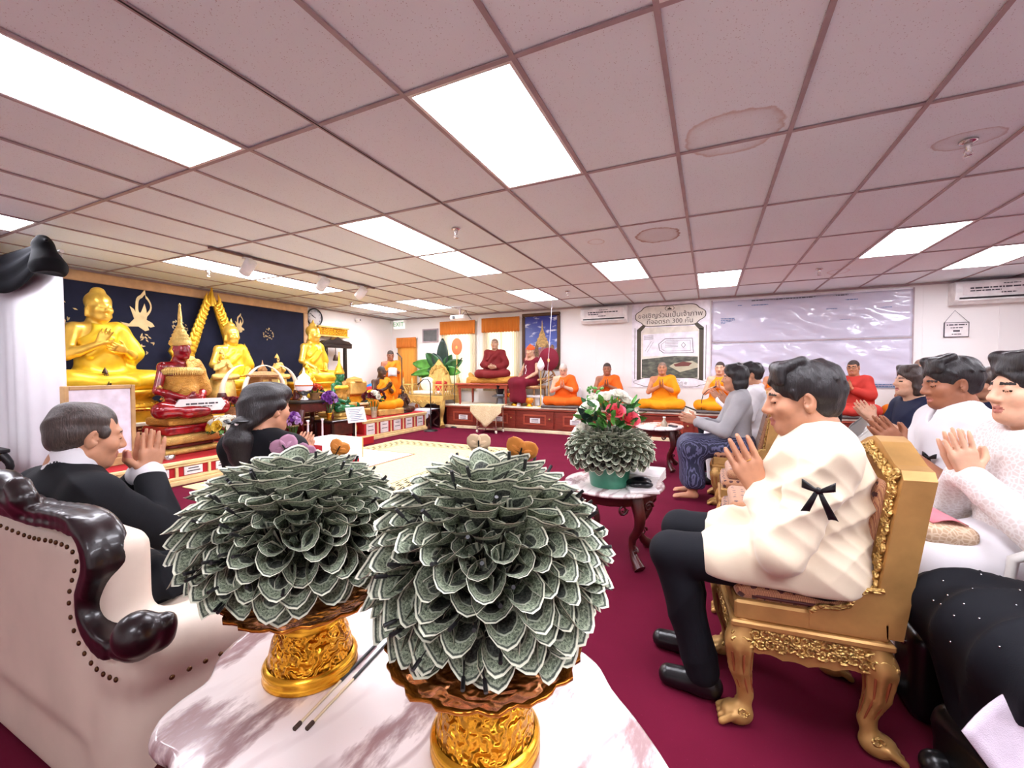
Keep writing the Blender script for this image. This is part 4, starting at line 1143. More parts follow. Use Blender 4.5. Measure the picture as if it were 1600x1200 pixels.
mb._add(vs, fs, True); mb._add(vs[-n:], [tuple(range(n))[::-1]]); mb._add(vs[:n], [tuple(range(n))])
tp = mb.build('tabletop', M['marble'], tb)
bmx = bmesh.new(); bmx.from_mesh(tp.data); bmesh.ops.recalc_face_normals(bmx, faces=bmx.faces); bmx.to_mesh(tp.data); bmx.free()
mb = MB(); mb.prism([(p.x * .80, p.y * .80) for p in loop[::3]], .47, .559, True); mb.build('carved_apron', M['mahogany_r'], tb)
for sx, sy in ((-1, -1), (-1, 1), (1, -1), (1, 1)):
    cabriole(MB(), sx * .36, sy * .18, .52, sx, sy * .6, .035).build('leg', M['mahogany_r'], tb)

# --- dollar bill petals
def bill_mat():
    t = NT('rolled dollar bill'); uv = t.node('ShaderNodeUVMap').outputs[0]; u, v, _ = t.sep(uv)
    co = t.coord()
    ed = t.math('MINIMUM', t.math('SUBTRACT', 1.0, v), t.math('MULTIPLY', t.math('MINIMUM', u, t.math('SUBTRACT', 1.0, u)), 1.6))
    n = t.noise(co, 260, 3); n2 = t.noise(co, 900, 2)
    eng = t.ramp(t.math('ADD', t.math('MULTIPLY', n, .6), t.math('MULTIPLY', n2, .5)), [(.42, srgb(38, 46, 38)), (.58, srgb(124, 136, 112)), (.72, srgb(198, 206, 176))])
    # portrait oval and corner figures
    du = t.math('MULTIPLY', t.math('SUBTRACT', u, .5), 3.2); dv = t.math('MULTIPLY', t.math('SUBTRACT', v, .55), 4.2)
    ov = t.math('SQRT', t.math('ADD', t.math('MULTIPLY', du, du), t.math('MULTIPLY', dv, dv)))
    c = t.mix(t.ramp(ov, [(.70, (1, 1, 1)), (.76, (0, 0, 0))]), eng, t.ramp(n, [(.4, srgb(30, 34, 30)), (.65, srgb(88, 92, 82))]))
    c = t.mix(t.ramp(ov, [(.74, (0, 0, 0)), (.78, (1, 1, 1)), (.86, (1, 1, 1)), (.9, (0, 0, 0))]), c, srgb(176, 182, 160))
    c = t.mix(t.ramp(ed, [(.034, (1, 1, 1)), (.042, (0, 0, 0))]), c, srgb(222, 222, 200))
    c = t.mix(t.ramp(ed, [(.046, (0, 0, 0)), (.050, (1, 1, 1)), (.070, (1, 1, 1)), (.076, (0, 0, 0))]), c, srgb(58, 64, 56))
    c = t.mix(t.ramp(ed, [(.084, (0, 0, 0)), (.088, (1, 1, 1)), (.102, (1, 1, 1)), (.108, (0, 0, 0))]), c, srgb(150, 156, 136))
    t.base(c); t.set(Roughness=.75); return t.m
M['bill'] = bill_mat()
def bill_mesh(seed, L0=.056, L1=.044, wd=.0345, ht=.0275, nu=13, nv=4):
    rs = random.Random(seed); vs = []; uvs = []; fs = []
    tw = rs.uniform(-.25, .25); sharp = rs.uniform(1.2, 2.0); gap = rs.uniform(.90, 1.0)
    for j in range(nv):
        s = j / (nv - 1)
        for i in range(nu):
            th = (i / (nu - 1) * 2 - 1) * PI * gap
            lip = ((1 + math.cos(th)) / 2) ** sharp
            L = L0 + L1 * lip + .012 * (abs(math.sin(th)) ** 6)
            r = (.05 + .95 * s ** .75) * (1 + .10 * max(0, s - .7) / .3 * (.4 + lip))
            pinch = 1 - .55 * lip * max(0, s - .5)
            vs.append((math.sin(th + tw * s) * wd * r * pinch, -math.cos(th + tw * s) * ht * r - .012 * lip * s * s, s * L)); uvs.append((i / (nu - 1), s))
    for j in range(nv - 1):
        for i in range(nu - 1): fs.append((j * nu + i, j * nu + i + 1, (j + 1) * nu + i + 1, (j + 1) * nu + i))
    me = bpy.data.meshes.new('dollar_bill'); me.from_pydata(vs, [], fs); me.update()
    l = me.uv_layers.new(name='UVMap'); l.data.foreach_set('uv', [c for p in me.polygons for k in p.loop_indices for c in uvs[me.loops[k].vertex_index]])
    me.polygons.foreach_set('use_smooth', [True] * len(me.polygons)); me.materials.append(M['bill']); return me
BILLS = [bill_mesh(i) for i in range(8)]

def money_ball(parent, c, rad, N, s=1.0, zmin=-.62, tilt=.35, seed=0, top_skip=1.0):
    """overlapping rolled bills in rows round a foam ball; each bill is a part"""
    rs = random.Random(seed); M_ = Vector(rad); k = 0
    F = Field(); F.ell(c, tuple(r * .93 for r in rad)); core = field_obj(F, 'foam_ball', .02, M['foam'], parent)
    for i in range(N):
        z = top_skip - (top_skip - zmin) * (i + .5) / N; a = i * 2.399963 + rs.uniform(-.08, .08); q = math.sqrt(max(0, 1 - z * z))
        d = Vector((q * math.cos(a), q * math.sin(a), z)); p = Vector(c) + Vector((d.x * M_.x, d.y * M_.y, d.z * M_.z))
        nrm = Vector((d.x / M_.x, d.y / M_.y, d.z / M_.z)).normalized()
        ax = (nrm + Vector((0, 0, tilt * (1 - abs(z) * .3))) + Vector((rs.uniform(-.12, .12), rs.uniform(-.12, .12), rs.uniform(-.1, .1)))).normalized()
        down = Vector((0, 0, -1)) if abs(ax.z) < .93 else Vector((d.x, d.y, 0)).normalized()
        y = -(down - ax * ax.dot(down)).normalized(); x = y.cross(ax)
        m = Matrix((x, y, ax)).transposed().to_4x4() @ Matrix.Rotation(rs.uniform(-.35, .35), 4, 'Z') @ Matrix.Diagonal((s * rs.uniform(.92, 1.1), s * rs.uniform(.9, 1.1), s * rs.uniform(.9, 1.12), 1))
        m.translation = p - ax * .012 * s
        o = bpy.data.objects.new('dollar_bill', BILLS[rs.randrange(8)]); link_obj(o, parent); o.matrix_local = m
    return core
M['foam'] = mat('dark foam', srgb(70, 74, 62), .9)
def wire_tips(parent, c, rad, N, seed, out=.07):
    rs = random.Random(seed); mb = MB()
    for i in range(N):
        z = .97 - 1.45 * (i + .5) / N; a = i * 2.1 + rs.random(); q = math.sqrt(1 - z * z); d = Vector((q * math.cos(a), q * math.sin(a), z))
        p = Vector(c) + Vector((d.x * rad[0], d.y * rad[1], d.z * rad[2])); e = (d + Vector((rs.uniform(-.3, .3), rs.uniform(-.3, .3), rs.uniform(.0, .4)))).normalized()
        mb.tube([p + e * (out - .03), p + e * (out - .006)], .0011, 4); mb.tube([p + e * (out - .006), p + e * (out + .012)], .0030, 6)
    o = mb.build('wire_tips', M['black'], parent); o['kind'] = 'stuff'; return o

def gold_stand(parent, h=.165, s=1.0, tray_r=.15):
    pr = [(.001, 0), (.106, 0), (.112, .004), (.110, .012), (.106, .018), (.112, .024), (.108, .030), (.101, .034)]
    MB().lathe([(r * s, z) for r, z in pr], 40, cap=False).build('base_ring', M['gold'], parent)
    pr = [(.100, .034), (.097, .055), (.090, .085), (.080, .105), (.074, .116)]
    MB().lathe([(r * s, z * h / .165) for r, z in pr], 40, cap=False).build('embossed_stem', M['gold_emboss'], parent)
    pr = [(.074, .116), (.068, .125), (.075, .134), (.070, .140), (.066, .150), (.080, .160), (.086, .166)]
    MB().lathe([(r * s, z * h / .165) for r, z in pr], 40, cap=False).build('neck_ring', M['gold'], parent)
    mb = MB(); R_ = tray_r
    mb.lathe([(.06 * s, h - .002), (R_ * .55, h + .004), (R_ * .85, h + .012), (R_, h + .028), (R_ * 1.0, h + .034), (R_ * .85, h + .018), (R_ * .5, h + .010), (.01, h + .009)], 72, cap=False, mod=lambda a, i: 1 + (.055 * abs(math.sin(a * 8)) - .02 + .02 * math.sin(a * 24)) * (1 if 1 < i < 6 else 0))
    mb.build('scalloped_tray', M['gold_dark'], parent)

M['bf_pink'] = mat('pink butterfly wing', srgb(186, 134, 160), .5); M['bf_orange'] = mat('orange butterfly wing', srgb(226, 142, 60), .5); M['bf_pale'] = mat('pale butterfly wing', srgb(226, 196, 158), .5)
def butterfly(label, loc, rot, m, s=1.0, stem=.06):
    t = thing('butterfly', label, 'butterfly', loc, 0, 'butterfly ornaments on the money trees'); t.rotation_euler = rot
    for k in (-1, 1):
        for (L, Wd, a) in ((.030, .017, .75), (.021, .015, -.35)):
            mb = MB(); d = Vector((k * math.cos(a), 0, math.sin(a))); e = Vector((-d.z * k, 0, d.x * k))
            mb.sheet(lambda u, v: d * (u * L * s) + e * ((v - .5) * 2 * Wd * s * math.sin(PI * min(.97, .08 + u * .86)) ** .7) + Vector((0, .006 * s * u, 0)), 8, 5, .0012)
            mb.mi = 1
            for vv in (.1, .5, .9): mb.tube([d * .002, d * (L * .5 * s) + e * ((vv - .5) * Wd * 1.4 * s) + Vector((0, .0035 * s, 0)), d * (L * .95 * s) + e * ((vv - .5) * Wd * s * .8) + Vector((0, .0068 * s, 0))], .0008 * s, 4)
            mb.build('wing', [M[m], M['black']], t)
    MB().tube([(0, 0, -.014 * s), (0, .001, 0), (0, 0, .012 * s)], [.001, .0024 * s, .0015], 6).build('body', M['black'], t)
    MB().tube([(0, 0, -.012 * s), (0, .01, -stem)], .0012, 5).build('wire', M['black'], t)

T1 = thing('money_tree', 'large round bouquet of rolled dollar bills on a gold stand, nearest in front', 'money tree', (-.350, .635, .600))
gold_stand(T1, .155, .86, .162); money_ball(T1, (0, .012, .318), (.128, .128, .112), 250, .86, zmin=-.50, tilt=.3, seed=1); wire_tips(T1, (0, .012, .312), (.122, .122, .108), 64, 4, .085)
T2 = thing('money_tree', 'round bouquet of rolled dollar bills on a gold stand, beside the wing armchair', 'money tree', (-.790, .640, .600))
gold_stand(T2, .150, .86, .162); money_ball(T2, (-.035, -.005, .302), (.158, .142, .094), 255, .88, zmin=-.45, tilt=.3, seed=2); wire_tips(T2, (-.035, -.005, .298), (.150, .135, .088), 64, 9, .085)
butterfly('pale wire butterfly at the top of the nearest money tree', (-.41, .72, 1.105), (.2, 0, .4), 'bf_pale', .9, .10)
butterfly('orange and black butterfly at the top of the nearest money tree', (-.318, .715, 1.098), (.5, .3, .3), 'bf_orange', 1.15, .10)
butterfly('pink veined butterfly on the money tree in front of the black jacket', (-.93, .69, 1.062), (.2, -.5, .6), 'bf_pink', 1.25, .12)
butterfly('small mauve butterfly on the money tree beside the pink one', (-.875, .70, 1.058), (.2, .4, .6), 'bf_pink', .8, .10)
butterfly('orange and black butterfly on the money tree by the cream cloth', (-.80, .73, 1.065), (.2, .5, .6), 'bf_orange', .9, .12)
for a, b, lb in (((-.675, .508), (-.712, .755), 'dark incense stick on the marble between the gold stands, nearer the left one'), ((-.655, .518), (-.692, .775), 'dark incense stick on the marble between the gold stands, nearer the right one')):
    t = thing('incense_stick', lb, 'incense stick', (a[0], a[1], .6035), 0, 'incense sticks on the marble'); d = Vector((b[0] - a[0], b[1] - a[1], 0))
    MB().tube([(0, 0, 0), d * .06], .0042, 8).build('head', mat('charred tip', srgb(66, 46, 36), .8) if 'charred tip' not in bpy.data.materials else bpy.data.materials['charred tip'], t)
    MB().tube([d * .06, d * .5], .0026, 8).build('bare_stick', M['trim'], t)
    MB().tube([d * .5, d * 1.0], .0034, 8).build('coating', M['black'], t)

# --- wing armchair
ac = thing('wing_armchair', 'cream leather wing armchair with dark mahogany scroll frame and nail heads', 'armchair', (-1.86, .85, 0))
o0 = Vector((1.86, -.85, 0))
F = Field(); F.at(Matrix.Translation(o0)); F.k = .05
F.box((-1.98, .585, .42), (.58, .055, .40), .05); F.box((-1.98, .565, .52), (.48, .05, .28), .05, k=.04)
F.box((-1.42, .90, .26), (.09, .36, .24), .07, k=.08); F.cone((-1.37, .60, .50), (-1.40, 1.20, .44), .085, .09, k=.06)
F.box((-2.54, .90, .26), (.09, .36, .24), .07, k=.08); F.cone((-2.57, .60, .50), (-2.54, 1.20, .44), .085, .09, k=.06)
field_obj(F, 'upholstery', .014, M['cream_leather'], ac, None, 2)
F = Field(); F.at(Matrix.Translation(o0)); F.box((-1.98, .93, .22), (.48, .36, .065), .05); field_obj(F, 'seat_cushion', .018, M['cream_leather'], ac)
FP = [(-1.98, .835), (-1.76, .835), (-1.60, .848), (-1.50, .845), (-1.435, .815), (-1.410, .755), (-1.438, .695), (-1.462, .64), (-1.435, .590), (-1.36, .560), (-1.26, .570), (-1.205, .595), (-1.185, .64)]
F = Field(); F.at(Matrix.Translation(o0))
def up_(P, n=3):
    out = []
    for i in range(len(P) - 1):
        for k in range(n):
            f = k / n; p = [Vector(P[max(0, min(len(P) - 1, i + q))]) for q in (-1, 0, 1, 2)]
            out.append(.5 * ((2 * p[1]) + (p[2] - p[0]) * f + (2 * p[0] - 5 * p[1] + 4 * p[2] - p[3]) * f * f + (3 * p[1] - p[0] - 3 * p[2] + p[3]) * f ** 3))
    out.append(Vector(P[-1])); return out
fp = up_(FP)
for side in (1, -1):
    pts = [Vector((p.x if side > 0 else -3.96 - p.x, .512, p.y)) for p in fp]
    for dy in (.012, .05): F.chain([p + Vector((-.02 * side, dy, 0)) for p in pts], [.024 if i < len(pts) - 3 else .022 for i in range(len(pts))], k=.015)
    for q in (-.017, .017): F.chain([pts[i] + Vector(((-.02 + q * (1 if 9 < i < 20 else .0)) * side, -.010, q * (0 if 9 < i < 20 else 1))) for i in range(len(pts) - 8)], [.009] * (len(pts) - 8), k=.006)
    e = pts[-1] + Vector((-.035 * side, 0, -.012)); F.ell(e + Vector((0, 0, .004)), (.050, .048, .052), k=.008); F.cone(e, e + Vector((-.02 * side, .05, -.01)), .034, .026, k=.02)
F.chain([(-2.10, .51, .86), (-1.98, .50, .90), (-1.86, .51, .87)], [.03, .045, .035], k=.03); F.chain([(-1.86, .505, .85), (-1.80, .50, .885), (-1.84, .50, .915)], [.02, .025, .03], k=.02)
field_obj(F, 'wood_frame', .0085, M['mahogany'], ac)
nl = MB().ball((0, 0, 0), (.0068, .0045, .0068), 8, 5).mesh('nail_head'); nl.materials.append(M['brassnail'])
dist = 0; last = None
path = [Vector((p.x, p.y)) for p in up_(FP, 12)]
for i in range(1, len(path) - 1):
    d = (path[i + 1] - path[i - 1]).normalized(); nn = Vector((d.y, -d.x)); q = path[i] + nn * .058
    if q.x > -1.26: break
    if last is None or (q - last).length > .030:
        last = q
        piece('nail_head', nl, ac, o0 + Vector((q.x - .012, .4985, q.y)))
for k in range(12):
    piece('nail_head', nl, ac, o0 + Vector((-1.262 - .003 * k, .60 + .042 * k, .455 - .006 * k)), (0, 0, R(75)))
mb = MB()
for (x, y) in ((-1.42, .58), (-2.52, .58), (-1.42, 1.2), (-2.52, 1.2)): 
    MB().tube([o0 + Vector((x, y, .16)), o0 + Vector((x, y, .08)), o0 + Vector((x, y, 0))], [.045, .035, .025], 12).build('foot', M['mahogany'], ac)

# --- gilded chair (faces -x); local origin at the middle of the seat on the floor
def brocade():
    t = NT('pink brocade'); co = t.coord(); m = t.mapping(co, (1, 1, 1), rot=(0, 0, R(45)))
    ck = t.node('ShaderNodeTexBrick'); t.link(t.mapping(m, (28, 28, 28)), ck.inputs['Vector'])
    ck.inputs['Color1'].default_value = srgb(206, 156, 108); ck.inputs['Color2'].default_value = srgb(196, 142, 98); ck.inputs['Mortar'].default_value = srgb(150, 92, 68); ck.inputs['Mortar Size'].default_value = .08; ck.offset = 0; ck.inputs['Brick Width'].default_value = .5; ck.inputs['Row Height'].default_value = .5
    v = t.node('ShaderNodeTexVoronoi'); t.link(t.mapping(co, (1, 1, 1)), v.inputs['Vector']); v.inputs['Scale'].default_value = 24; v.inputs['Randomness'].default_value = .25
    f = t.math('LESS_THAN', t.math('ADD', v.outputs['Distance'], t.math('MULTIPLY', t.noise(co, 120, 2), .35)), .44)
    t.base(t.mix(f, ck.outputs['Color'], srgb(70, 24, 26))); t.set(Roughness=.7, Sheen_Weight=.3); return t.m
M['rustgroove'] = mat('red brown groove', srgb(150, 78, 44), .6); M['brocade'] = brocade(); M['piping'] = mat('dark red piping', srgb(78, 24, 28), .6)
def scroll(mb, c, r, ax, side=1, turns=1.6, th=.006):
    """carved spiral leaf lying in the plane of ax[0], ax[1]"""
    a, b = Vector(ax[0]), Vector(ax[1]); n = 14
    pts = [Vector(c) + (a * math.cos(side * q) + b * math.sin(side * q)) * r * (1 - .75 * k / (n - 1)) for k, q in ((k, 2 * PI * turns * k / (n - 1)) for k in range(n))]
    mb.tube(pts, [th * (1 - .5 * k / (n - 1)) for k in range(n)], 5)
def gilded_chair(label, loc, back=True):
    t = thing('gilded_chair' if back else 'gilded_stool', label, 'chair' if back else 'stool', loc, 0, 'gilded ceremonial chairs' if back else 'gilded stools')
    w, d = .225, .222
    mb = MB().box((-d, -w, .385), (d, w, .452), ch=.008).box((-d - .012, -w - .012, .362), (d + .012, w + .012, .386), ch=.006); mb.build('seat_frame', M['gilt'], t)
    # carved apron, one board per side, with a scalloped lower edge
    for (ax, p0, p1, nm) in (('x', -w, -w + .03, 0), ('x', w - .03, w, 1), ('y', -d, -d + .03, 2), ('y', d - .03, d, 3)):
        L = d if ax == 'x' else w
        poly = [(-L, .364)] + [(-L + 2 * L * k / 24, .288 + .018 * math.cos(2 * PI * k / 24) - .01 - .030 * (abs(k - 12) / 12) ** 2 + .008 * abs(math.sin(k * PI / 4))) for k in range(25)] + [(L, .364)]
        mb = MB()
        mb.T = Matrix(((1, 0, 0, 0), (0, 0, -1, 0), (0, 1, 0, 0), (0, 0, 0, 1))) if ax == 'x' else Matrix(((0, 0, 1, 0), (1, 0, 0, 0), (0, 1, 0, 0), (0, 0, 0, 1)))
        mb.prism(poly, -p1 if ax == 'x' else p0, -p0 if ax == 'x' else p1)
        ap = mb.build('apron', M['gilt'], t)
        sc = MB(); out = (p0 - .004 if nm in (0, 2) else p1 + .004)
        for k in range(30):
            q_ = k % 2; u = -L + L * 2 * (k + .5) / 30; zc = (.345, .312)[q_] - (.012 if abs(u) > L * .7 else 0); c = (u, out, zc) if ax == 'x' else (out, u, zc)
            e = ((1, 0, 0) if ax == 'x' else (0, 1, 0), (0, 0, 1)); scroll(sc, c, .020, e, 1 if (k // 2) % 2 else -1, 1.3, .0062)
        o = sc.build('apron_carving', M['gilt_carved'], ap); o['kind'] = 'stuff'
    for sx, sy in ((-1, -1), (-1, 1), (1, -1), (1, 1)):
        x, y = sx * (d - .03), sy * (w - .03); F = Field(); F.at(Matrix.Identity(4)); F.k = .02
        F.chain([(x, y, .36), (x + sx * .012, y + sy * .012, .30), (x + sx * .008, y + sy * .006, .20), (x - sx * .014, y - sy * .01, .10), (x - sx * .005, y, .05)], [.040, .042, .030, .022, .026])
        F.ell((x + sx * .014, y, .032), (.052, .042, .036)); 
        for k in (-1.5, -.5, .5, 1.5): F.cone((x + sx * .03, y + k * .023, .040), (x + sx * .068, y + k * .026, .015), .0135, .0125, k=.001)
        for k in range(7):
            a = 2 * PI * k / 7; F.chain([(x + sx * .012 + .041 * math.cos(a), y + sy * .012 + .041 * math.sin(a), .29), (x + sx * .008 + .032 * math.cos(a), y + sy * .006 + .032 * math.sin(a), .20), (x - sx * .014 + .022 * math.cos(a), y - sy * .01 + .022 * math.sin(a), .11)], [.010, .008, .004], k=.004)
        F.box((x, y, -.1), (.2, .2, .1), .001, k=.002, op='-'); lg = field_obj(F, 'leg', .006, M['gilt'], t); sc = MB()
        for k in range(7):
            a = 2 * PI * (k + .5) / 7; sc.tube([(x + sx * .012 + .040 * math.cos(a), y + sy * .012 + .040 * math.sin(a), .275), (x + sx * .008 + .0315 * math.cos(a), y + sy * .006 + .0315 * math.sin(a), .20), (x - sx * .014 + .0225 * math.cos(a), y - sy * .01 + .0225 * math.sin(a), .11)], [.0045, .0045, .003], 5)
        o = sc.build('leg_groove', M['rustgroove'], lg); o['kind'] = 'stuff'; sc = MB()
        for k, sy2 in enumerate((-1, 1)): scroll(sc, (x, y + sy2 * .034, .06), .018, ((1, 0, 0), (0, 0, 1)), sx, 1.4, .005)
        for k in range(3): scroll(sc, (x + sx * .006 + (k - 1) * .02, y + sy * .045, .318), .017, ((1, 0, 0), (0, 0, 1)), 1 if k % 2 else -1, 1.3, .006)
        o = sc.build('leg_carving', M['gilt_carved'], lg); o['kind'] = 'stuff'
    F = Field(); F.box((-.01, 0, .478), (.21, .215, .032), .030); F.ell((-.02, 0, .49), (.18, .18, .035), k=.03)
    cu = field_obj(F, 'seat_cushion', .011, M['brocade'], t)
    mb = MB(); lp = [(.21 * math.copysign(abs(math.cos(a)) ** .35, math.cos(a)) - .01, .215 * math.copysign(abs(math.sin(a)) ** .35, math.sin(a)), .470) for a in [2 * PI * k / 40 for k in range(41)]]
    mb.tube(lp, .006, 6, False); mb.build('cushion_piping', M['piping'], cu)
    if not back:
        F = Field(); F.box((0, 0, .545), (.19, .195, .035), .03); field_obj(F, 'upper_cushion', .011, M['brocade'], t); return t
    # back: thick leaning frame with a peaked crest
    def bx(z): return .168 + .078 * max(0, z - .40) / .55
    zs = [(.40, w), (.80, w), (.912, w + .004), (.938, w - .02), (.948, w - .06), (.980, .10), (1.006, .05), (1.02, 0)]
    out = [(y, z) for z, y in zs] + [(-y, z) for z, y in zs[::-1][1:]]
    mb = MB(); vs = []; n = len(out)
    for dx in (0, .085):
        for (y, z) in out: vs.append((bx(z) + dx, y, z))
    fs = [tuple(range(n)), tuple(range(2 * n - 1, n - 1, -1))] + [(k, n + k, n + (k + 1) % n, (k + 1) % n)[::-1] for k in range(n)]
    mb._add(vs, fs); bk = mb.build('backrest', M['gilt'], t)
    bmx = bmesh.new(); bmx.from_mesh(bk.data); bmesh.ops.recalc_face_normals(bmx, faces=bmx.faces); bmx.to_mesh(bk.data); bmx.free()
    sc = MB()
    for s in (-1, 1):
        for k in range(15):
            z = .50 + .030 * k; scroll(sc, (bx(z) - .006, s * (w - .030 - .006 * (k % 2)), z), .019, ((0, 1, 0), (.2, 0, 1)), s * (1 if k % 2 else -1), 1.5, .0075)
        for k in range(6):
            u = k / 5; y = s * (w - .05) * (1 - u); z = .915 + .065 * u; scroll(sc, (bx(z) - .006, y, z), .021, ((0, 1, 0), (.2, 0, 1)), s, 1.4, .0075)
    o = sc.build('back_carving', M['gilt_carved'], bk); o['kind'] = 'stuff'
    F = Field(); F.at(Matrix.Translation((bx(.70) - .012, 0, .70)) @ Matrix.Rotation(.22, 4, 'Y')); F.box((0, 0, 0), (.022, .145, .19), .02); field_obj(F, 'back_pad', .012, M['brocade'], t)
    for s in (-1, 1):
        prof = [(.0, .452), (.03, .475), (.08, .478), (.11, .492), (.125, .53), (.155, .548), (.20, .552), (.21, .40), (.0, .40)]
        mb = MB(); mb.T = Matrix(((1, 0, 0, 0), (0, 0, -1, 0), (0, 1, 0, 0), (0, 0, 0, 1)))
        y0 = s * (w - .012); mb.prism(prof, -(y0 + .014), -(y0 - .014)); sb = mb.build('side_bracket', M['gilt'], t); MB().tube([(p[0], y0 + s * .012, p[1]) for p in prof[:7]], .009, 8).build('bracket_lip', M['gilt_carved'], sb)
    return t
GC = gilded_chair('nearest gilded chair, with the man in cream jacket on it', (.285, 1.895, 0))
GS = gilded_chair('empty gilded stool with patterned cushion next to the man in cream', (.29, 2.62, 0), False)
clone(GS, (.30, 3.42, 0), None, 'empty gilded stool with patterned cushion in front of the woman in grey')
GCL = [((.26, 4.56, 0), 'gilded chair with the woman in grey jacket on it'), ((.42, 5.26, 0), 'gilded chair under the man in white shirt past the grey woman'), ((.36, 5.96, 0), 'gilded chair under the hidden dark haired guest at the far end of the row')]
for l, lb in GCL: clone(GC, l, None, lb)
GC.rotation_euler = (0, 0, R(6))

# --- round side tables with marble tops
def side_table(label, loc, a, b, h):
    t = thing('side_table', label, 'table', loc, 0, 'oval marble side tables')
    mb = MB(); mb.lathe([(.93, h - .024), (.98, h - .022), (1.0, h - .012), (.985, h - .002), (.96, h), (.001, h)], 48, cap=False); mb.v = [(x * a, y * b, z) for x, y, z in mb.v]; mb.build('tabletop', M['marble'], t)
    mb = MB(); mb.lathe([(.80, h - .09), (.83, h - .075), (.80, h - .05), (.86, h - .025)], 48, cap=False, mod=lambda q, i: 1 + (.02 * math.sin(q * 16) if i < 2 else 0)); mb.v = [(x * a, y * b, z) for x, y, z in mb.v]; mb.build('apron', M['mahogany_r'], t)
    for k in range(4):
        q = PI / 4 + k * PI / 2; ax, ay = math.cos(q), math.sin(q)
        pc = MB(); 
        for u in (-1, 0, 1): scroll(pc, (ax * a * .80 * math.cos(u * .35) - ay * b * .8 * math.sin(u * .35), ay * b * .80 * math.cos(u * .35) + ax * a * .8 * math.sin(u * .35), h - .11), .035, ((-ay, ax, 0), (0, 0, 1)), 1 if u > 0 else -1, 1.4, .010)
        o = pc.build('carved_scroll', M['mahogany_r'], t)
        lg = cabriole(MB(), ax * a * .74, ay * b * .74, h - .05, ax, ay, .030).build('leg', M['mahogany_r'], t)
        mb = MB(); scroll(mb, (ax * a * .74, ay * b * .74, .12), .03, ((ax, ay, 0), (0, 0, 1)), 1, 1.3, .009); mb.build('leg_scroll', M['mahogany_r'], lg)
    return t
side_table('oval side table with marble top and carved legs under the flowered money tree', (-.59, 2.90, 0), .335, .35, .50)
side_table('smaller oval side table with marble top in front of the dais', (-.59, 5.78, 0), .30, .40, .55)
# ------------------------------------------------------------------ back of the room: dais, windows, wall pieces
M['redwood'] = mat('red brown wood', srgb(128, 46, 34), .35, 0, .12, 5, .06, 60, .002, .5, stretch=(1, 6, 6))
M['redwood2'] = mat('bright red brown wood', srgb(168, 74, 52), .35, 0, .12, 5, .06, 60, .002, .5, stretch=(1, 6, 6))
M['brass'] = mat('brass knob', srgb(210, 180, 110), .3, .9)
M['label'] = mat('white label', srgb(235, 228, 226), .6); M['ink'] = mat('grey ink', srgb(70, 66, 72), .7); M['inkblue'] = mat('blue ink', srgb(60, 88, 130), .7)
M['pale'] = mat('cream laminate', srgb(238, 228, 206), .4)
def lines(parent, rows, m, name='printed_lines'):
    """small rows of print, as flat strips: rows of (x0,x1,z,h) on the plane y"""
    mb = MB()
    for (x0, x1, y, z, h) in rows:
        x = x0; r_ = random.Random(int(z * 9999) + int(x0 * 777))
        while x < x1:
            e = min(x1, x + r_.uniform(.2, .9) * h * 4); mb.box((x, y - .0012, z - h / 2), (e, y, z + h / 2)); x = e + h * .5
    o = mb.build(name, m, parent); o['kind'] = 'stuff'; return o

D0, D1, DY = -5.42, 4.7, 8.02
t = thing('dais', 'long red brown cabinet dais with drawers where the monks sit', 'dais', (0, DY, 0))
MB().box((D0, .03, .06), (D1, YB - DY - .03, PZ - .04)).build('cabinet_body', M['redwood'], t)
MB().box((D0 - .03, -.02, PZ - .04), (D1 + .03, YB - DY - .02, PZ), ch=.008).build('dais_top', M['pale'], t)
MB().box((D0 - .02, -.02, 0), (D1 + .02, YB - DY - .02, .06), ch=.006).build('plinth', M['trim'], t)
MB().box((D0 - .015, -.005, PZ - .075), (D1 + .015, .03, PZ - .04), ch=.006).build('cornice', M['redwood2'], t)
k = 0; x = D0 + .04
while x < D1 - .8:
    w = .86; dr = MB().box((x, .008, .09), (x + w - .04, .03, PZ - .09), ch=.006).build('drawer_front', M['redwood'], t)
    MB().box((x + .16, -.002, .16), (x + w - .20, .010, .19)).box((x + .16, -.002, PZ - .19), (x + w - .20, .010, PZ - .16)).box((x + .16, -.002, .19), (x + .19, .010, PZ - .19)).box((x + w - .23, -.002, .19), (x + w - .20, .010, PZ - .19)).build('panel_moulding', M['redwood2'], dr)
    lb = MB().box((x + .31, -.004, .20), (x + .53, .0085, .30)).build('name_label', M['label'], dr)
    for zz in (.275, .25, .225): MB().box((x + .345, -.0055, zz - .005), (x + .495, -.004, zz + .005)).build('printed_line', M['ink'], dr)
    MB().ball((x + w - .12, -.008, .29), .017, 10, 6).build('knob', M['brass'], dr); x += w; k += 1

# wax monk's table, cushions
t = thing('low_table', 'red brown wooden table on the dais under the maroon robed wax figure', 'table', (-4.50, 8.36, PZ))
MB().box((-.66, -.36, .43), (.66, .36, .47), ch=.008).box((-.62, -.32, .36), (.62, .32, .43)).build('tabletop', M['redwood2'], t)
for sx in (-1, 1):
    for sy in (-1, 1): MB().tube([(sx * .58, sy * .28, .0), (sx * .57, sy * .28, .05), (sx * .58, sy * .29, .37)], [.018, .024, .035], 10).build('leg', M['redwood2'], t)
M['brocadegold'] = gold_mat('gold brocade cloth', srgb(206, 150, 64), .5, .6, 40, .35)
M['rust'] = cloth_mat('rust cloth', srgb(190, 96, 40)); M['towel'] = cloth_mat('white towel', srgb(238, 236, 240)); M['lacecloth'] = lace_mat('cream lace cloth', srgb(236, 222, 184), srgb(214, 190, 140))
F = Field(); F.box((0, 0, .05), (.52, .30, .05), .045); F.box((0, 0, .11), (.48, .28, .04), .04)
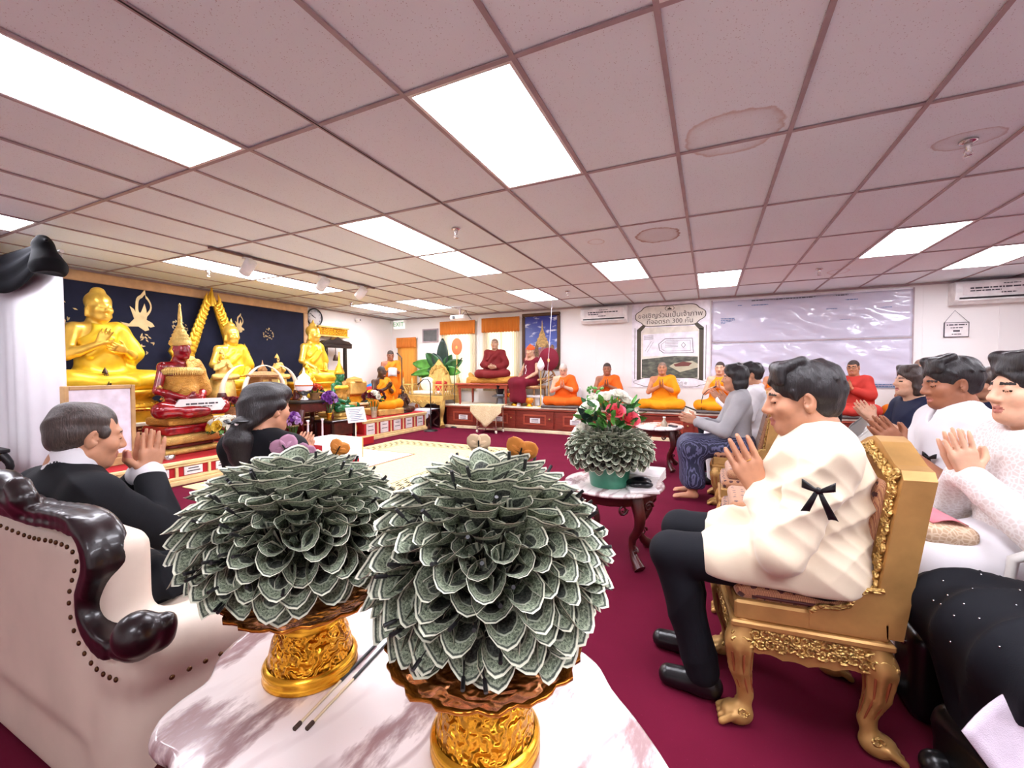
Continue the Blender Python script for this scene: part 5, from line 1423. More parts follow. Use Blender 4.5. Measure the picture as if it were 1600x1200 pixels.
o = field_obj(F, 'seat_cushion', .014, M['brocadegold'], None, folds(.006, 40, 2)); o.location = (-4.30, 8.36, 1.0); tag(o, 'gold brocade cushion stack under the maroon robed wax figure', 'cushion')
F = Field(); F.box((0, 0, .05), (.10, .10, .09), .05); F.chain([(0, 0, .1), (-.03, 0, .2), (.03, 0, .16)], .04)
o = field_obj(F, 'bolster', .014, M['brocadegold'], None, folds(.006, 40, 4)); o.location = (-4.86, 8.22, 1.0); tag(o, 'rolled gold brocade bolster at the left end of the low table', 'cushion')
F = Field(); F.box((0, 0, .03), (.13, .09, .03), .028); o = field_obj(F, 'folded_towel', .012, M['towel'], None); o.location = (-4.22, 8.03, 1.24); o.location = (-4.24, 8.10, 1.155); tag(o, 'folded white cloth in front of the maroon robed wax figure', 'cloth')

# wicker chair with fan back
M['wicker'] = mat('wicker cane', srgb(186, 140, 92), .6, 0, .2, 30, .6, 90, .004)
t = thing('wicker_chair', 'round backed wicker chair holding the wine robed wax figure', 'chair', (-3.46, 8.50, PZ), R(-22))
MB().lathe([(.30, .36), (.33, .38), (.33, .42), (.001, .43)], 32).build('seat', M['wicker'], t)
for q in range(4): a = PI / 4 + q * PI / 2; MB().tube([(.26 * math.cos(a), .26 * math.sin(a), 0), (.24 * math.cos(a), .24 * math.sin(a), .37)], .02, 8).build('leg', M['wicker'], t)
mb = MB(); mb.tube([(.42 * math.cos(q), .22 + .02 * math.sin(q), .55 + .30 * math.sin(q)) for q in [-.5 + (PI + 1.0) * k / 24 for k in range(25)]], .022, 8); mb.build('back_rim', M['wicker'], t)
for k in range(9):
    a = .1 + (PI - .2) * k / 8; MB().tube([(0, .21, .45), (.41 * math.cos(a), .235, .55 + .30 * math.sin(a))], .012, 6).build('back_cane', M['wicker'], t)
MB().tube([(-.40, .2, .60), (-.42, 0, .60), (-.36, -.25, .55)], .022, 8).build('armrest', M['wicker'], t); MB().tube([(.40, .2, .60), (.42, 0, .60), (.36, -.25, .55)], .022, 8).build('armrest', M['wicker'], t)

M['fanmaroon'] = cloth_mat('maroon fan cloth', srgb(112, 22, 40)); M['fanorange'] = cloth_mat('orange embroidered fan cloth', srgb(214, 124, 82))
def ceremonial_fan(label, loc, r, h, m, ry=1.0):
    t = thing('ceremonial_fan', label, 'fan', loc)
    mb = MB(); mb.T = Matrix.Translation((0, 0, h)) @ Matrix.Rotation(PI / 2, 4, 'X'); mb.lathe([(.001, -.008), (r * .97, -.008), (r, 0), (r * .97, .008), (.001, .008)], 36, cap=False); mb.v = [(x, y, h + (z - h) * ry) for x, y, z in mb.v]
    mb.build('fan_disc', m, t); MB().tube([(0, 0, .0), (0, 0, h - r * ry * .9)], .012, 8).build('pole', M['gold_pale'], t); MB().lathe([(.10, 0), (.10, .02), (.02, .04)], 16).build('foot', M['gold_pale'], t); MB().ball((0, -.014, h - .02), (.03, .008, .04)).build('emblem', M['gold_pale'], t)
ceremonial_fan('round maroon ceremonial fan in front of the framed temple picture', (-3.02, 8.24, PZ), .22, .98, M['fanmaroon'], 1.1)
ceremonial_fan('oval orange ceremonial fan beside the tall leafy plant', (-5.50, 8.62, 0), .15, 1.86, M['fanorange'], 1.35)
t = thing('lotus_lamp', 'white lotus bud ornament on a slim gold pole before the maroon fan', 'ornament', (-3.15, 8.12, PZ))
MB().lathe([(.07, 0), (.07, .015), (.012, .03), (.012, .72), (.02, .74)], 16).build('pole', M['gold_pale'], t)
MB().lathe([(.015, .74), (.05, .78), (.075, .84), (.06, .90), (.03, .96), (.004, 1.02)], 18, mod=lambda a, i: 1 + .1 * math.sin(a * 6)).build('lotus_bud', M['towel'], t)
o = MB().box((-.22, -.04, 0), (.22, .04, .40), ch=.03).build('reading_backrest', M['towel'], None, (-2.70, 8.78, PZ)); tag(o, 'white backrest board behind the old white haired monk', 'backrest')

# things along the front of the dais
t = thing('black_urn', 'black stepped urn on a grey metal tray stand at the front of the dais', 'urn', (-4.10, 8.13, PZ))
MB().lathe([(.10, 0), (.12, .02), (.09, .05), (.075, .16), (.11, .18)], 4, smooth=False).build('tray_stand', mat('grey metal', srgb(120, 124, 128), .35, .7), t)
MB().lathe([(.19, .18), (.20, .20), (.14, .22), (.13, .24)], 4, smooth=False).build('tray', bpy.data.materials['grey metal'], t)
MB().lathe([(.06, .24), (.08, .26), (.13, .42), (.14, .44), (.001, .44)], 4, smooth=False).build('urn_bowl', M['black'], t)
t = thing('gold_bowl', 'wide gold footed bowl beside the black urn on the dais', 'bowl', (-3.76, 8.22, PZ))
MB().lathe([(.10, 0), (.11, .02), (.06, .06), (.05, .09), (.10, .12), (.19, .20), (.21, .26), (.20, .26), (.17, .20), (.001, .14)], 28, cap=False).build('bowl', M['gold'], t); MB().lathe([(.212, .24), (.225, .255), (.212, .268)], 28, cap=False).build('rim', M['gold_dark'], t)
t = thing('offering_jar', 'orange glass jar on a gold foot at the front of the dais', 'jar', (-3.40, 8.10, PZ))
MB().lathe([(.07, 0), (.08, .015), (.05, .04), (.05, .06)], 20).build('foot', M['gold'], t); MB().lathe([(.05, .06), (.085, .09), (.09, .15), (.07, .18), (.001, .18)], 20).build('glass_body', mat('amber glass', srgb(222, 134, 30), .1, 0, .05), t)
F = Field(); F.box((0, 0, .2), (.22, .11, .025), .024); F.chain([(.20, -.02, .21), (.25, -.03, .12), (.25, -.03, .02)], [.03, .035, .03]); F.box((0, .05, .09), (.15, .06, .09), .02)
o = field_obj(F, 'draped_tray', .013, M['towel'], None, folds(.005, 40, 7)); o.location = (-3.42, 8.34, PZ); tag(o, 'tray draped with a white towel below the wine robed wax figure', 'tray')
t = thing('white_figurine', 'small white figurine next to the orange glass jar', 'figurine', (-3.62, 8.06, PZ)); MB().lathe([(.04, 0), (.05, .02), (.03, .06), (.045, .11), (.02, .15)], 14).build('body', M['towel'], t); MB().ball((0, 0, .17), .028).build('head', M['towel'], t)
# trolley with a lace cloth
t = thing('metal_trolley', 'small metal trolley on casters under a lace cloth before the dais', 'trolley', (-4.12, 7.72, 0))
for sx in (-1, 1):
    for sy in (-1, 1):
        MB().tube([(sx * .22, sy * .16, .06), (sx * .22, sy * .16, .56)], .012, 8).build('leg', M['chrome'], t); MB().tube([(sx * .22 - .012, sy * .16, .03), (sx * .22 + .012, sy * .16, .03)], .03, 14).build('caster', M['pale'], t)
for z in (.10, .55): MB().box((-.23, -.17, z), (.23, .17, z + .015)).build('shelf', M['chrome'], t)
mb = MB(); mb.sheet(lambda u, v: ((u - .5) * .72, -.20 - .02 * abs(math.sin(u * 9)), .575 - (0 if v < .1 else (v - .1) * (.46 * (1 - abs(u - .5) * 1.6) + .06))), 18, 8, .004); mb.sheet(lambda u, v: ((u - .5) * .70, -.20 + .38 * v, .578 + .002 * math.sin(u * 20)), 10, 4, .004)
o = mb.build('lace_cloth', M['lacecloth'], None, (-4.12, 7.72, 0)); tag(o, 'cream lace cloth hanging in a point over the metal trolley', 'cloth')
o = MB().tube([(-2.88, 8.05, ZC), (-2.95, 8.09, 1.8), (-3.05, 8.16, .80)], .004, 6).build('sacred_thread', M['towel']); tag(o, 'white sacred thread hanging from the ceiling before the wax figures', 'thread')

def goose_mic(label, loc, pts, base_r=.08, r=.006, boom=None):
    t = thing('microphone', label, 'microphone', loc)
    MB().lathe([(base_r, 0), (base_r, .015), (base_r * .6, .03), (.012, .04)], 24).build('base', M['black'], t)
    MB().tube(pts, r, 8).build('gooseneck', M['black'], t); e = Vector(pts[-1]); d = (e - Vector(pts[-2])).normalized()
    MB().tube([e, e + d * .02, e + d * .06], [.010, .015, .012], 10).build('mic_head', M['black'], t)
goose_mic('gooseneck microphone on the dais beside the golden orange robed monk', (-.13, 8.10, PZ), [(0, 0, .03), (.005, 0, .20), (.03, 0, .32), (.10, -.02, .40), (.18, -.03, .44)])
goose_mic('tall microphone stand on a round base before the gilded throne', (-5.35, 7.35, 0), [(0, 0, .03), (0, 0, .9), (-.01, 0, 1.02), (-.07, 0, 1.10), (-.16, -.02, 1.10), (-.26, -.03, 1.02)], .15, .011)
goose_mic('tall microphone stand on the right altar step', (-5.86, 7.05, .40), [(0, 0, .03), (0, 0, 1.15), (-.10, .02, 1.22)], .10, .010)
goose_mic('curved black microphone beside the gilded throne', (-5.20, 8.05, 0), [(0, 0, .03), (0, 0, 1.2), (.03, 0, 1.35), (.10, 0, 1.45), (.16, 0, 1.52)], .10, .009)
o = MB().tube([(-.42, 8.22, PZ + .10), (-.18, 8.16, PZ + .02)], .014, 8).build('black_rod', M['black']); tag(o, 'short black rod lying on the dais beside the golden orange robed monk', 'rod')

# gilded throne
t = thing('gilded_throne', 'carved pale gold throne seat before the corner window', 'throne', (-5.90, 8.14, 0))
MB().box((-.56, -.34, .62), (.56, .34, .72), ch=.01).build('seat_frame', M['gold_pale'], t)
mb = MB(); poly = [(-.56, .64)] + [(-.56 + 1.12 * k / 30, .54 - .10 * math.exp(-((k - 15) / 3.2) ** 2) + .03 * abs(math.sin(k * .6)) - .08 * (abs(k - 15) / 15) ** 4) for k in range(31)] + [(.56, .64)]
mb.T = Matrix(((1, 0, 0, 0), (0, 0, -1, 0), (0, 1, 0, 0), (0, 0, 0, 1))); mb.prism(poly, .33, .36); ap = mb.build('carved_apron', M['gold_pale'], t); sc = MB()
for k in range(12): scroll(sc, (-.5 + k * .091, -.365, .57), .036, ((1, 0, 0), (0, 0, 1)), 1 if k % 2 else -1, 1.5, .011)
o = sc.build('apron_carving', M['gold_pale'], ap); o['kind'] = 'stuff'
for sx in (-1, 1):
    for sy in (-1, 1): cabriole(MB(), sx * .48, sy * .27, .64, sx, sy, .05).build('leg', M['gold_pale'], t)
for (a, b) in (((-.55, -.32), (-.55, .32)), ((.55, -.32), (.55, .32)), ((-.55, .33), (.55, .33)), ((-.55, -.33), (-.30, -.33)), ((.30, -.33), (.55, -.33))):
    n = max(2, int((Vector(b) - Vector(a)).length / .09)); mb = MB()
    mb.tube([(a[0], a[1], .96), (b[0], b[1], .96)], .016, 8)
    for k in range(n):
        p, q = Vector(a).lerp(Vector(b), k / n), Vector(a).lerp(Vector(b), (k + 1) / n); mb.tube([(p.x, p.y, .73), (q.x, q.y, .95)], .009, 6); mb.tube([(q.x, q.y, .73), (p.x, p.y, .95)], .009, 6)
    o = mb.build('lattice_rail', M['gold_pale'], t)
    for p in (a, b): MB().lathe([(.02, .72), (.026, .9), (.018, .98), (.03, 1.02), (.006, 1.13)], 10, (p[0], p[1], 0)).build('post', M['gold_pale'], t)
mb = MB(); poly = [(-.30, .72), (-.34, 1.0), (-.26, 1.25), (-.12, 1.42), (0, 1.56), (.12, 1.42), (.26, 1.25), (.34, 1.0), (.30, .72)]; mb.T = Matrix(((1, 0, 0, 0), (0, 0, -1, 0), (0, 1, 0, 0), (0, 0, 0, 1))); mb.prism(poly, -.34, -.30); bk = mb.build('backrest', M['gold_pale'], t); sc = MB()
for k in range(9):
    a = -.9 + k * .225; scroll(sc, (math.sin(a) * .27, .29, 1.05 + .34 * math.cos(a)), .055, ((1, 0, 0), (0, 0, 1)), 1 if k % 2 else -1, 1.5, .014)
o = sc.build('back_carving', M['gold_pale'], bk); o['kind'] = 'stuff'
F = Field(); F.box((0, 0, .03), (.44, .26, .045), .04); o = field_obj(F, 'seat_cushion', .014, M['pale']); o.location = (-5.90, 8.10, .74); tag(o, 'cream cushion on the seat of the gilded throne', 'cushion')
F = Field(); F.ell((0, 0, .16), (.20, .07, .17)); o = field_obj(F, 'round_pillow', .014, M['pale']); o.location = (-6.02, 8.16, .81); tag(o, 'round cream pillow standing on the gilded throne', 'cushion')
F = Field(); F.box((0, 0, .11), (.15, .06, .12), .05); o = field_obj(F, 'throw_pillow', .014, M['red']); o.location = (-5.66, 8.20, .81); tag(o, 'red pillow on the gilded throne', 'cushion')
o = MB().box((-.30, -.2, 0), (.30, .2, .50), ch=.02).build('storage_box', mat('dark maroon box', srgb(52, 12, 22), .5), None, (-5.84, 8.22, 0)); tag(o, 'dark maroon box under the gilded throne', 'box')
# stool with white cloth by the throne
t = thing('cloth_stool', 'low stool half covered by a pale cloth beside the dais', 'stool', (-5.72, 7.75, 0))
for sx in (-1, 1):
    for sy in (-1, 1): cabriole(MB(), sx * .12, sy * .12, .40, sx, sy, .022).build('leg', M['mahogany_r'], t)
MB().box((-.17, -.17, .38), (.17, .17, .42), ch=.01).build('seat', M['mahogany_r'], t)
mb = MB(); mb.sheet(lambda u, v: ((u - .5) * .46, -.185 - .015 * math.sin(u * 12) * v, .43 - v * (.28 * (1 - abs(u - .55) * 1.5))), 14, 6, .005); mb.sheet(lambda u, v: ((u - .5) * .44, -.18 + .36 * v, .432), 6, 4, .005)
o = mb.build('pale_cloth', cloth_mat('pale blue cloth', srgb(206, 212, 226)), None, (-5.72, 7.75, 0)); tag(o, 'pale blue cloth draped over the low stool by the dais', 'cloth')

# leafy plant
M['leaf'] = mat('deep green leaf', srgb(42, 92, 44), .4, 0, .25, 6); M['leaf2'] = mat('fresh green leaf', srgb(84, 150, 60), .4, 0, .2, 6); M['leafdark'] = mat('dark glossy leaf', srgb(34, 56, 48), .35, 0, .2, 6)
t = thing('potted_plant', 'tall potted plant with broad green leaves behind the gilded throne', 'plant', (-5.93, 8.66, 0))
MB().lathe([(.13, 0), (.17, .03), (.19, .35), (.2, .38), (.17, .38), (.001, .36)], 20, cap=False).build('pot', M['redwood'], t); MB().tube([(0, 0, .3), (.01, 0, .8), (0, -.02, 1.35)], .03, 8).build('stem', M['leafdark'], t)
for (az, el, L, Wd, m) in ((90, 84, .85, .17, 'leafdark'), (180, 25, 1.0, .16, 'leaf2'), (0, 35, .70, .14, 'leaf'), (195, 50, .75, .16, 'leaf'), (-20, 12, .6, .12, 'leaf2'), (165, 5, .8, .14, 'leaf2'), (230, 18, .6, .16, 'leaf'), (-60, 30, .5, .14, 'leaf'), (200, 62, .6, .14, 'leafdark'), (15, 60, .55, .13, 'leaf'), (-90, 40, .45, .16, 'leaf2'), (190, 8, .95, .10, 'leaf2')):
    d = Vector((math.cos(R(az)) * math.cos(R(el)), math.sin(R(az)) * math.cos(R(el)) * .25, math.sin(R(el)))); sd = Vector((-d.z, 0, d.x)).normalized() if abs(d.y) < .9 else Vector((1, 0, 0))
    MB().sheet(lambda u, v: Vector((0, 0, 1.25)) + d * (u * L) + sd * ((v - .5) * 2 * Wd * math.sin(PI * min(.98, .06 + .92 * u)) ** .8) + Vector((0, -.05 * abs(v - .5), -.22 * L * u * u * math.cos(R(el)))), 9, 5, .004).build('leaf', M[m], t)

# windows: orange valances over sheer curtains
def curtain_mat(name, col, tr=.35):
    t = NT(name); t.base(col); t.set(Roughness=.9)
    b = t.node('ShaderNodeBsdfTranslucent'); b.inputs[0].default_value = col; mx = t.node('ShaderNodeMixShader'); mx.inputs[0].default_value = tr
    t.link(t.b.outputs[0], mx.inputs[1]); t.link(b.outputs[0], mx.inputs[2]); t.link(mx.outputs[0], t.out.inputs['Surface']); return t.m
M['valance'] = curtain_mat('orange satin valance', srgb(236, 150, 62)); M['sheer'] = curtain_mat('cream sheer curtain', srgb(246, 238, 216), .5); M['sheergold'] = curtain_mat('golden curtain', srgb(226, 176, 92), .45)
def pleats(x0, x1, y, z0, z1, n, amp, wob=.012):
    return lambda u, v: (x0 + (x1 - x0) * u, y + amp * math.sin(u * n * 2 * PI) * (.5 + .5 * v), z1 + (z0 - z1) * v + wob * math.sin(u * n * 2 * PI + 1) * v)
for (x0, x1, zt, zv, zb, lb, gold) in ((-7.50, -6.86, 2.15, 1.88, .55, 'narrow corner window', True), (-6.12, -5.11, 2.50, 2.17, .80, 'middle window', False), (-4.93, -3.94, 2.52, 2.18, .80, 'right window beside the framed temple picture', False)):
    t = thing('curtain', 'sheer curtain with orange valance on the ' + lb, 'curtain', (0, 0, 0))
    MB().tube([(x0 - .03, 8.84, zt - .02), (x1 + .03, 8.84, zt - .02)], .011, 8).build('curtain_rod', M['white'], t)
    MB().sheet(pleats(x0, x1, 8.815, zv, zt, 13, .016, .01), 92, 6, .003).build('valance', M['valance'], t)
    xm = (x0 + x1) / 2
    for (a, b) in ((x0 + .01, xm + .02), (xm - .0, x1 - .01)):
        MB().sheet(pleats(a, b, 8.855, zb, zt - .03, 9, .014, .0), 64, 8, .002).build('sheer_panel', M['sheergold' if gold else 'sheer'], t)

# exit sign, camera, vent, clock
t = thing('exit_sign', 'white exit sign box with green letters in the corner', 'sign', (-7.44, 8.86, 2.50))
MB().box((-.17, -.03, -.11), (.17, .04, .11), ch=.01).build('sign_box', emis('lit sign face', srgb(232, 240, 230), .35), t)
text_part('lettering', 'EXIT', .17, mat('green lettering', srgb(90, 190, 110), .5), t, (0, -.031, 0), (PI / 2, 0, 0))
for s in (-1, 1): MB().tube([(s * .21, 0, .08), (s * .235, -.05, .07)], [.03, .04], 12).build('emergency_lamp', M['white'], t)
t = thing('security_camera', 'white dome security camera high on the wall past the clock', 'camera', (-7.68, 7.62, 2.50)); MB().tube([(0, 0, 0), (.06, 0, 0)], .05, 16).build('mount', M['white'], t); MB().ball((.08, 0, 0), .045, 12, 8).build('dome', M['white'], t); MB().ball((.115, -.005, -.005), .018).build('lens', M['black'], t)
t = thing('wall_vent', 'square grey vent grille on the back wall above the plant', 'vent', (-6.46, 8.88, 2.18)); MB().box((-.24, -.01, -.17), (.24, .02, -.14)).box((-.24, -.01, .14), (.24, .02, .17)).box((-.24, -.01, -.14), (-.21, .02, .14)).box((.21, -.01, -.14), (.24, .02, .14)).build('frame', M['rail'], t)
MB().box((-.21, .005, -.14), (.21, .02, .14)).build('backing', mat('vent grey', srgb(110, 112, 110), .6), t)
for k in range(9): MB().box((-.21, -.006, -.135 + k * .031), (.21, .004, -.120 + k * .031)).build('slat', bpy.data.materials['vent grey'], t)
t = thing('wall_clock', 'round white wall clock with black rim beside the navy altar panel', 'clock', (XL + .012, 6.42, 2.42), R(90))
def disc(mb, r, y0, y1, n=40): mb.T = Matrix.Rotation(PI / 2, 4, 'X'); mb.lathe([(.001, -y0), (r, -y0), (r, -y1), (.001, -y1)], n, cap=False); mb.T = None; return mb
mb = MB(); mb.T = Matrix.Rotation(PI / 2, 4, 'X'); mb.lathe([(.175, 0), (.195, .005), (.20, .025), (.19, .04), (.175, .035)], 40, cap=False); mb.T = None; mb.build('rim', M['black'], t); disc(MB(), .178, -.0, -.018).build('dial', M['shirtwhite'], t)
for k in range(12): text_part('numeral', str(k or 12), .048, M['ink'], t, (.140 * math.sin(k * PI / 6), -.0185, .140 * math.cos(k * PI / 6)), (PI / 2, 0, 0))
for (a, L, w) in ((R(-62), .085, .007), (R(-54), .135, .005)): MB().tube([(-.02 * math.sin(a), -.022, -.02 * math.cos(a)), (L * math.sin(a), -.022, L * math.cos(a))], w, 6).build('hand', M['black'], t)

# framed picture of a golden temple
t = thing('framed_picture', 'large dark framed picture of a golden temple spire under a blue sky', 'picture', (-3.44, 8.885, 1.94))
W2, H2 = .455, .63
for a, b in (((-W2, -.04, -H2), (W2, .01, -H2 + .07)), ((-W2, -.04, H2 - .07), (W2, .01, H2)), ((-W2, -.04, -H2 + .07), (-W2 + .07, .01, H2 - .07)), ((W2 - .07, -.04, -H2 + .07), (W2, .01, H2 - .07))): MB().box(a, b, ch=.012).build('frame_bar', mat('dark gold frame', srgb(84, 56, 34), .4, .3, bump=.4, bscale=60) if 'dark gold frame' not in bpy.data.materials else bpy.data.materials['dark gold frame'], t)
q = NT('printed evening sky'); co = q.coord(); z = q.sep(co)[2]; cl = q.noise(q.mapping(co, (2.5, 1, 7)), 1.6, 4)
sky = q.ramp(q.math('MULTIPLY_ADD', z, .8, .5), [(.2, srgb(160, 150, 190)), (.45, srgb(86, 104, 176)), (.9, srgb(44, 52, 132))]); q.base(q.mix(q.ramp(cl, [(.56, (0, 0, 0)), (.66, (.8, .8, .8))]), sky, srgb(220, 226, 244))); q.set(Roughness=.2)
pc = MB().box((-W2 + .06, -.012, -H2 + .06), (W2 - .06, .0, H2 - .06)).build('canvas', q.m, t)
def flat(poly, y, m, name, par, th=.0002): mb = MB(); mb.T = Matrix(((1, 0, 0, 0), (0, 0, -1, 0), (0, 1, 0, 0), (0, 0, 0, 1))); mb.prism(poly, -y, -y + th); return mb.build(name, m, par)
pg = mat('printed gold', srgb(196, 160, 96), .4, 0, .25, 40); pd = mat('printed dark gold', srgb(132, 98, 66), .4, 0, .3, 50); pf = mat('printed pink roofs', srgb(168, 110, 110), .4, 0, .3, 30)
sp = [(.16, -.12), (.15, .0), (.12, .03), (.12, .08), (.085, .10), (.07, .17), (.045, .22), (.02, .30), (.008, .44), (0, .50)]
flat([(.03 + x, z - .02) for x, z in sp] + [(.03 - x, z - .02) for x, z in sp[::-1]], -.0125, pg, 'temple_spire', pc)
flat([(-W2 + .07, -.57)] + [(-W2 + .07 + (2 * W2 - .14) * k / 12, -.16 + .05 * math.sin(k * 2.1)) for k in range(13)] + [(W2 - .07, -.57)], -.0122, pf, 'temple_court', pc)
for x in (-.24, -.10, .15, .27): flat([(x - .05, -.34), (x - .045, -.12), (x, -.02 - abs(x) * .2), (x + .045, -.12), (x + .05, -.34)], -.0132, pd, 'small_chedi', pc)

# air conditioners
def aircon(label, x0, x1, z0, z1):
    t = thing('air_conditioner', label, 'air conditioner', ((x0 + x1) / 2, 8.88, (z0 + z1) / 2)); w, h = (x1 - x0) / 2, (z1 - z0) / 2
    mb = MB(); mb.T = Matrix(((0, 0, 1, 0), (1, 0, 0, 0), (0, 1, 0, 0), (0, 0, 0, 1))); mb.prism([(.02, -h), (-.12, -h), (-.19, -h + .06), (-.215, 0), (-.21, h - .03), (-.18, h), (.02, h)], -w, w); b = mb.build('casing', M['white'], t)
    MB().box((-w + .05, -.200, -h + .068), (w - .05, -.188, -h + .092)).build('outlet_slot', M['black'], t); MB().box((-w + .05, -.204, -h + .040), (w - .05, -.15, -h + .052)).build('louvre', M['white'], t)
    pr = MB().box((-w + .08, -.217, -.04), (w - .08, -.213, h - .04)).build('notice_strip', M['label'], t)
    lines(t, [(-w + .16, w - .18, -.2172, .055, .022), (-w + .16, -.1, -.2172, .015, .018), (-.08, .10, -.2172, h - .06, .012), (-.10, .06, -.2172, -.025, .016)], M['ink'])
aircon('white wall air conditioner left of the parking plan poster', -2.47, -1.52, 2.26, 2.58); aircon('white wall air conditioner at the right end of the back wall', 3.36, 4.55, 2.27, 2.60)

# parking plan poster
t = thing('parking_poster', 'tall printed poster with Thai heading and a parking plan on the back wall', 'poster', (-.73, 8.893, 0))
M['cream_print'] = mat('cream print', srgb(232, 226, 212), .5); M['posterwhite'] = mat('white vinyl', srgb(240, 236, 242), .3); M['olive'] = mat('dark olive print', srgb(70, 62, 44), .5)
MB().box((-.72, -.006, .93), (.72, 0, 2.645)).build('vinyl_sheet', M['posterwhite'], t)
def plaque(cx, cz, w, h, n=5):
    P = []
    for i in range(64):
        a = 2 * PI * i / 64; c, s = math.cos(a), math.sin(a); r = 1 + .05 * math.cos(a * 6)
        P.append((cx + w * math.copysign(abs(c) ** .62, c) * r, cz + h * math.copysign(abs(s) ** .7, s) * r))
    return P
for (sx) in (-1, 1):
    flat([(sx * .54, 1.12), (sx * .62, 1.12), (sx * .62, 2.08), (sx * .54, 2.08)], -.0075, M['olive'], 'border_bar', t); flat([(sx * .655, 1.10), (sx * .665, 1.10), (sx * .665, 2.14), (sx * .655, 2.14)], -.0075, M['olive'], 'border_line', t)
    flat([(sx * .62, 2.06), (sx * .62, 2.10), (sx * .48, 2.22), (sx * .42, 2.20), (sx * .54, 2.06)], -.0075, M['olive'], 'border_curve', t); flat([(sx * .62, 1.14), (sx * .62, 1.09), (sx * .48, 1.04), (sx * .54, 1.12)], -.0075, M['olive'], 'border_curve', t)
flat([(-.54, 1.12), (.54, 1.12), (.54, 2.14), (-.54, 2.14)], -.0072, M['cream_print'], 'print_ground', t)
flat(plaque(0, 2.36, .63, .215), -.0085, M['olive'], 'title_border', t); flat(plaque(0, 2.36, .615, .20), -.0095, M['cream_print'], 'title_plaque', t)
flat(plaque(0, 1.04, .65, .095), -.0085, M['olive'], 'footer_border', t); flat(plaque(0, 1.04, .64, .085), -.0095, M['posterwhite'], 'footer_plaque', t)
text_part('lettering', 'ขอเชิญร่วมเป็นเจ้าภาพ', .135, M['olive'], t, (0, -.0098, 2.37), (PI / 2, 0, 0)); text_part('lettering', 'ที่จอดรถ 300 คัน', .13, M['olive'], t, (0, -.0098, 2.245), (PI / 2, 0, 0))
flat(plaque(0, 2.50, .085, .045), -.0100, M['olive'], 'crest_oval', t); flat(plaque(0, 2.50, .075, .038), -.0105, M['cream_print'], 'crest_field', t); flat([(-.045, 2.475), (-.03, 2.505), (-.012, 2.505), (0, 2.53), (.012, 2.505), (.03, 2.505), (.045, 2.475)], -.011, M['olive'], 'crest_roof', t)
flat([(-.50, 1.56), (.52, 1.56), (.52, 2.03), (-.50, 2.00)], -.0085, M['posterwhite'], 'plan_sheet', t)
mb = MB()
def stroke(P, w=.006, y=-.0095):
    for a, b in zip(P, P[1:]): mb.tube([(a[0], y, a[1]), (b[0], y, b[1])], w / 2, 4, flat=1)
stroke([(-.18, 1.68), (-.20, 1.80), (-.08, 1.90), (.42, 1.90), (.44, 1.62), (-.10, 1.62), (-.18, 1.68)], .010); stroke([(-.14, 1.70), (-.15, 1.79), (-.06, 1.86), (.38, 1.86), (.39, 1.66), (-.08, 1.66), (-.14, 1.70)], .005)
stroke([(-.46, 1.66), (-.34, 1.86)], .005); stroke([(-.42, 1.64), (-.30, 1.84)], .004); stroke([(.22, 1.77), (.26, 1.72), (.30, 1.77), (.26, 1.82), (.22, 1.77)], .008)
for k in range(4): stroke([(-.08, 1.83 - .03 * k), (.16, 1.83 - .03 * k)], .006)
for k in range(5): stroke([(-.48, 1.97 - .018 * k), (-.30, 1.975 - .018 * k)], .005)
o = mb.build('plan_drawing', M['ink'], t); o['kind'] = 'stuff'
q = NT('printed aerial photo'); co = q.coord(); q.base(q.ramp(q.noise(q.mapping(co, (3, 1, 8)), 2.5, 5, .6), [(.3, srgb(48, 54, 44)), (.5, srgb(82, 84, 74)), (.7, srgb(120, 124, 104))])); q.set(Roughness=.5)
flat([(-.52, 1.13), (.52, 1.13), (.52, 1.54), (.10, 1.56), (-.52, 1.50)], -.0085, q.m, 'aerial_photo', t)
flat([(.0, 1.36), (.1, 1.42), (.42, 1.46), (.52, 1.40), (.52, 1.33), (.2, 1.24)], -.0092, mat('printed pale lot', srgb(190, 184, 156), .5), 'printed_lot', t); flat([(.08, 1.39), (.26, 1.45), (.42, 1.42), (.36, 1.36), (.12, 1.35)], -.0097, mat('printed brown lot', srgb(112, 58, 50), .5), 'printed_field', t)
text_part('lettering', 'กม.      คันละ คัน', .055, M['ink'], t, (.02, -.0098, 1.085), (PI / 2, 0, 0)); text_part('lettering', '@ เจ้าภาพ          โทร(ยินดี) @', .055, M['ink'], t, (0, -.0098, 1.03), (PI / 2, 0, 0)); text_part('lettering', '1,000', .05, M['ink'], t, (.2, -.0098, .985), (PI / 2, 0, 0))

# wide vinyl donor banner: wrinkled plastic over printed sheets
t = thing('donor_banner', 'wide white vinyl donor banner with faint columns of print under wrinkled plastic', 'banner', (1.48, 8.892, 0))
MB().box((-1.47, -.008, .97), (1.47, 0, 2.60)).build('printed_sheet', M['posterwhite'], t)
q = NT('clear wrinkled plastic'); co = q.coord(); 
w = q.node('ShaderNodeTexWave', wave_type='BANDS', bands_direction='DIAGONAL'); q.link(q.mapping(co, (.5, 1, 1)), w.inputs['Vector']); w.inputs['Scale'].default_value = 2.2; w.inputs['Distortion'].default_value = 7; w.inputs['Detail'].default_value = 3
q.bump(w.outputs['Fac'], .5, .03); q.base(srgb(232, 228, 244)); q.set(Roughness=.08, Specular_IOR_Level=.8); q.b.inputs['Alpha'].default_value = .45
def wr(u, v, z0, z1):
    x = -1.46 + 2.92 * u; z = z0 + (z1 - z0) * v; s = math.sin(PI * u)
    a = abs(math.sin(u * 11 + v * 4.5)) ** 6 * .010 + abs(math.sin((u * 7 - v * 6))) ** 8 * .010
    return (x, -.014 - a * math.sin(PI * v) ** .5, z - .02 * s * (1 - v))
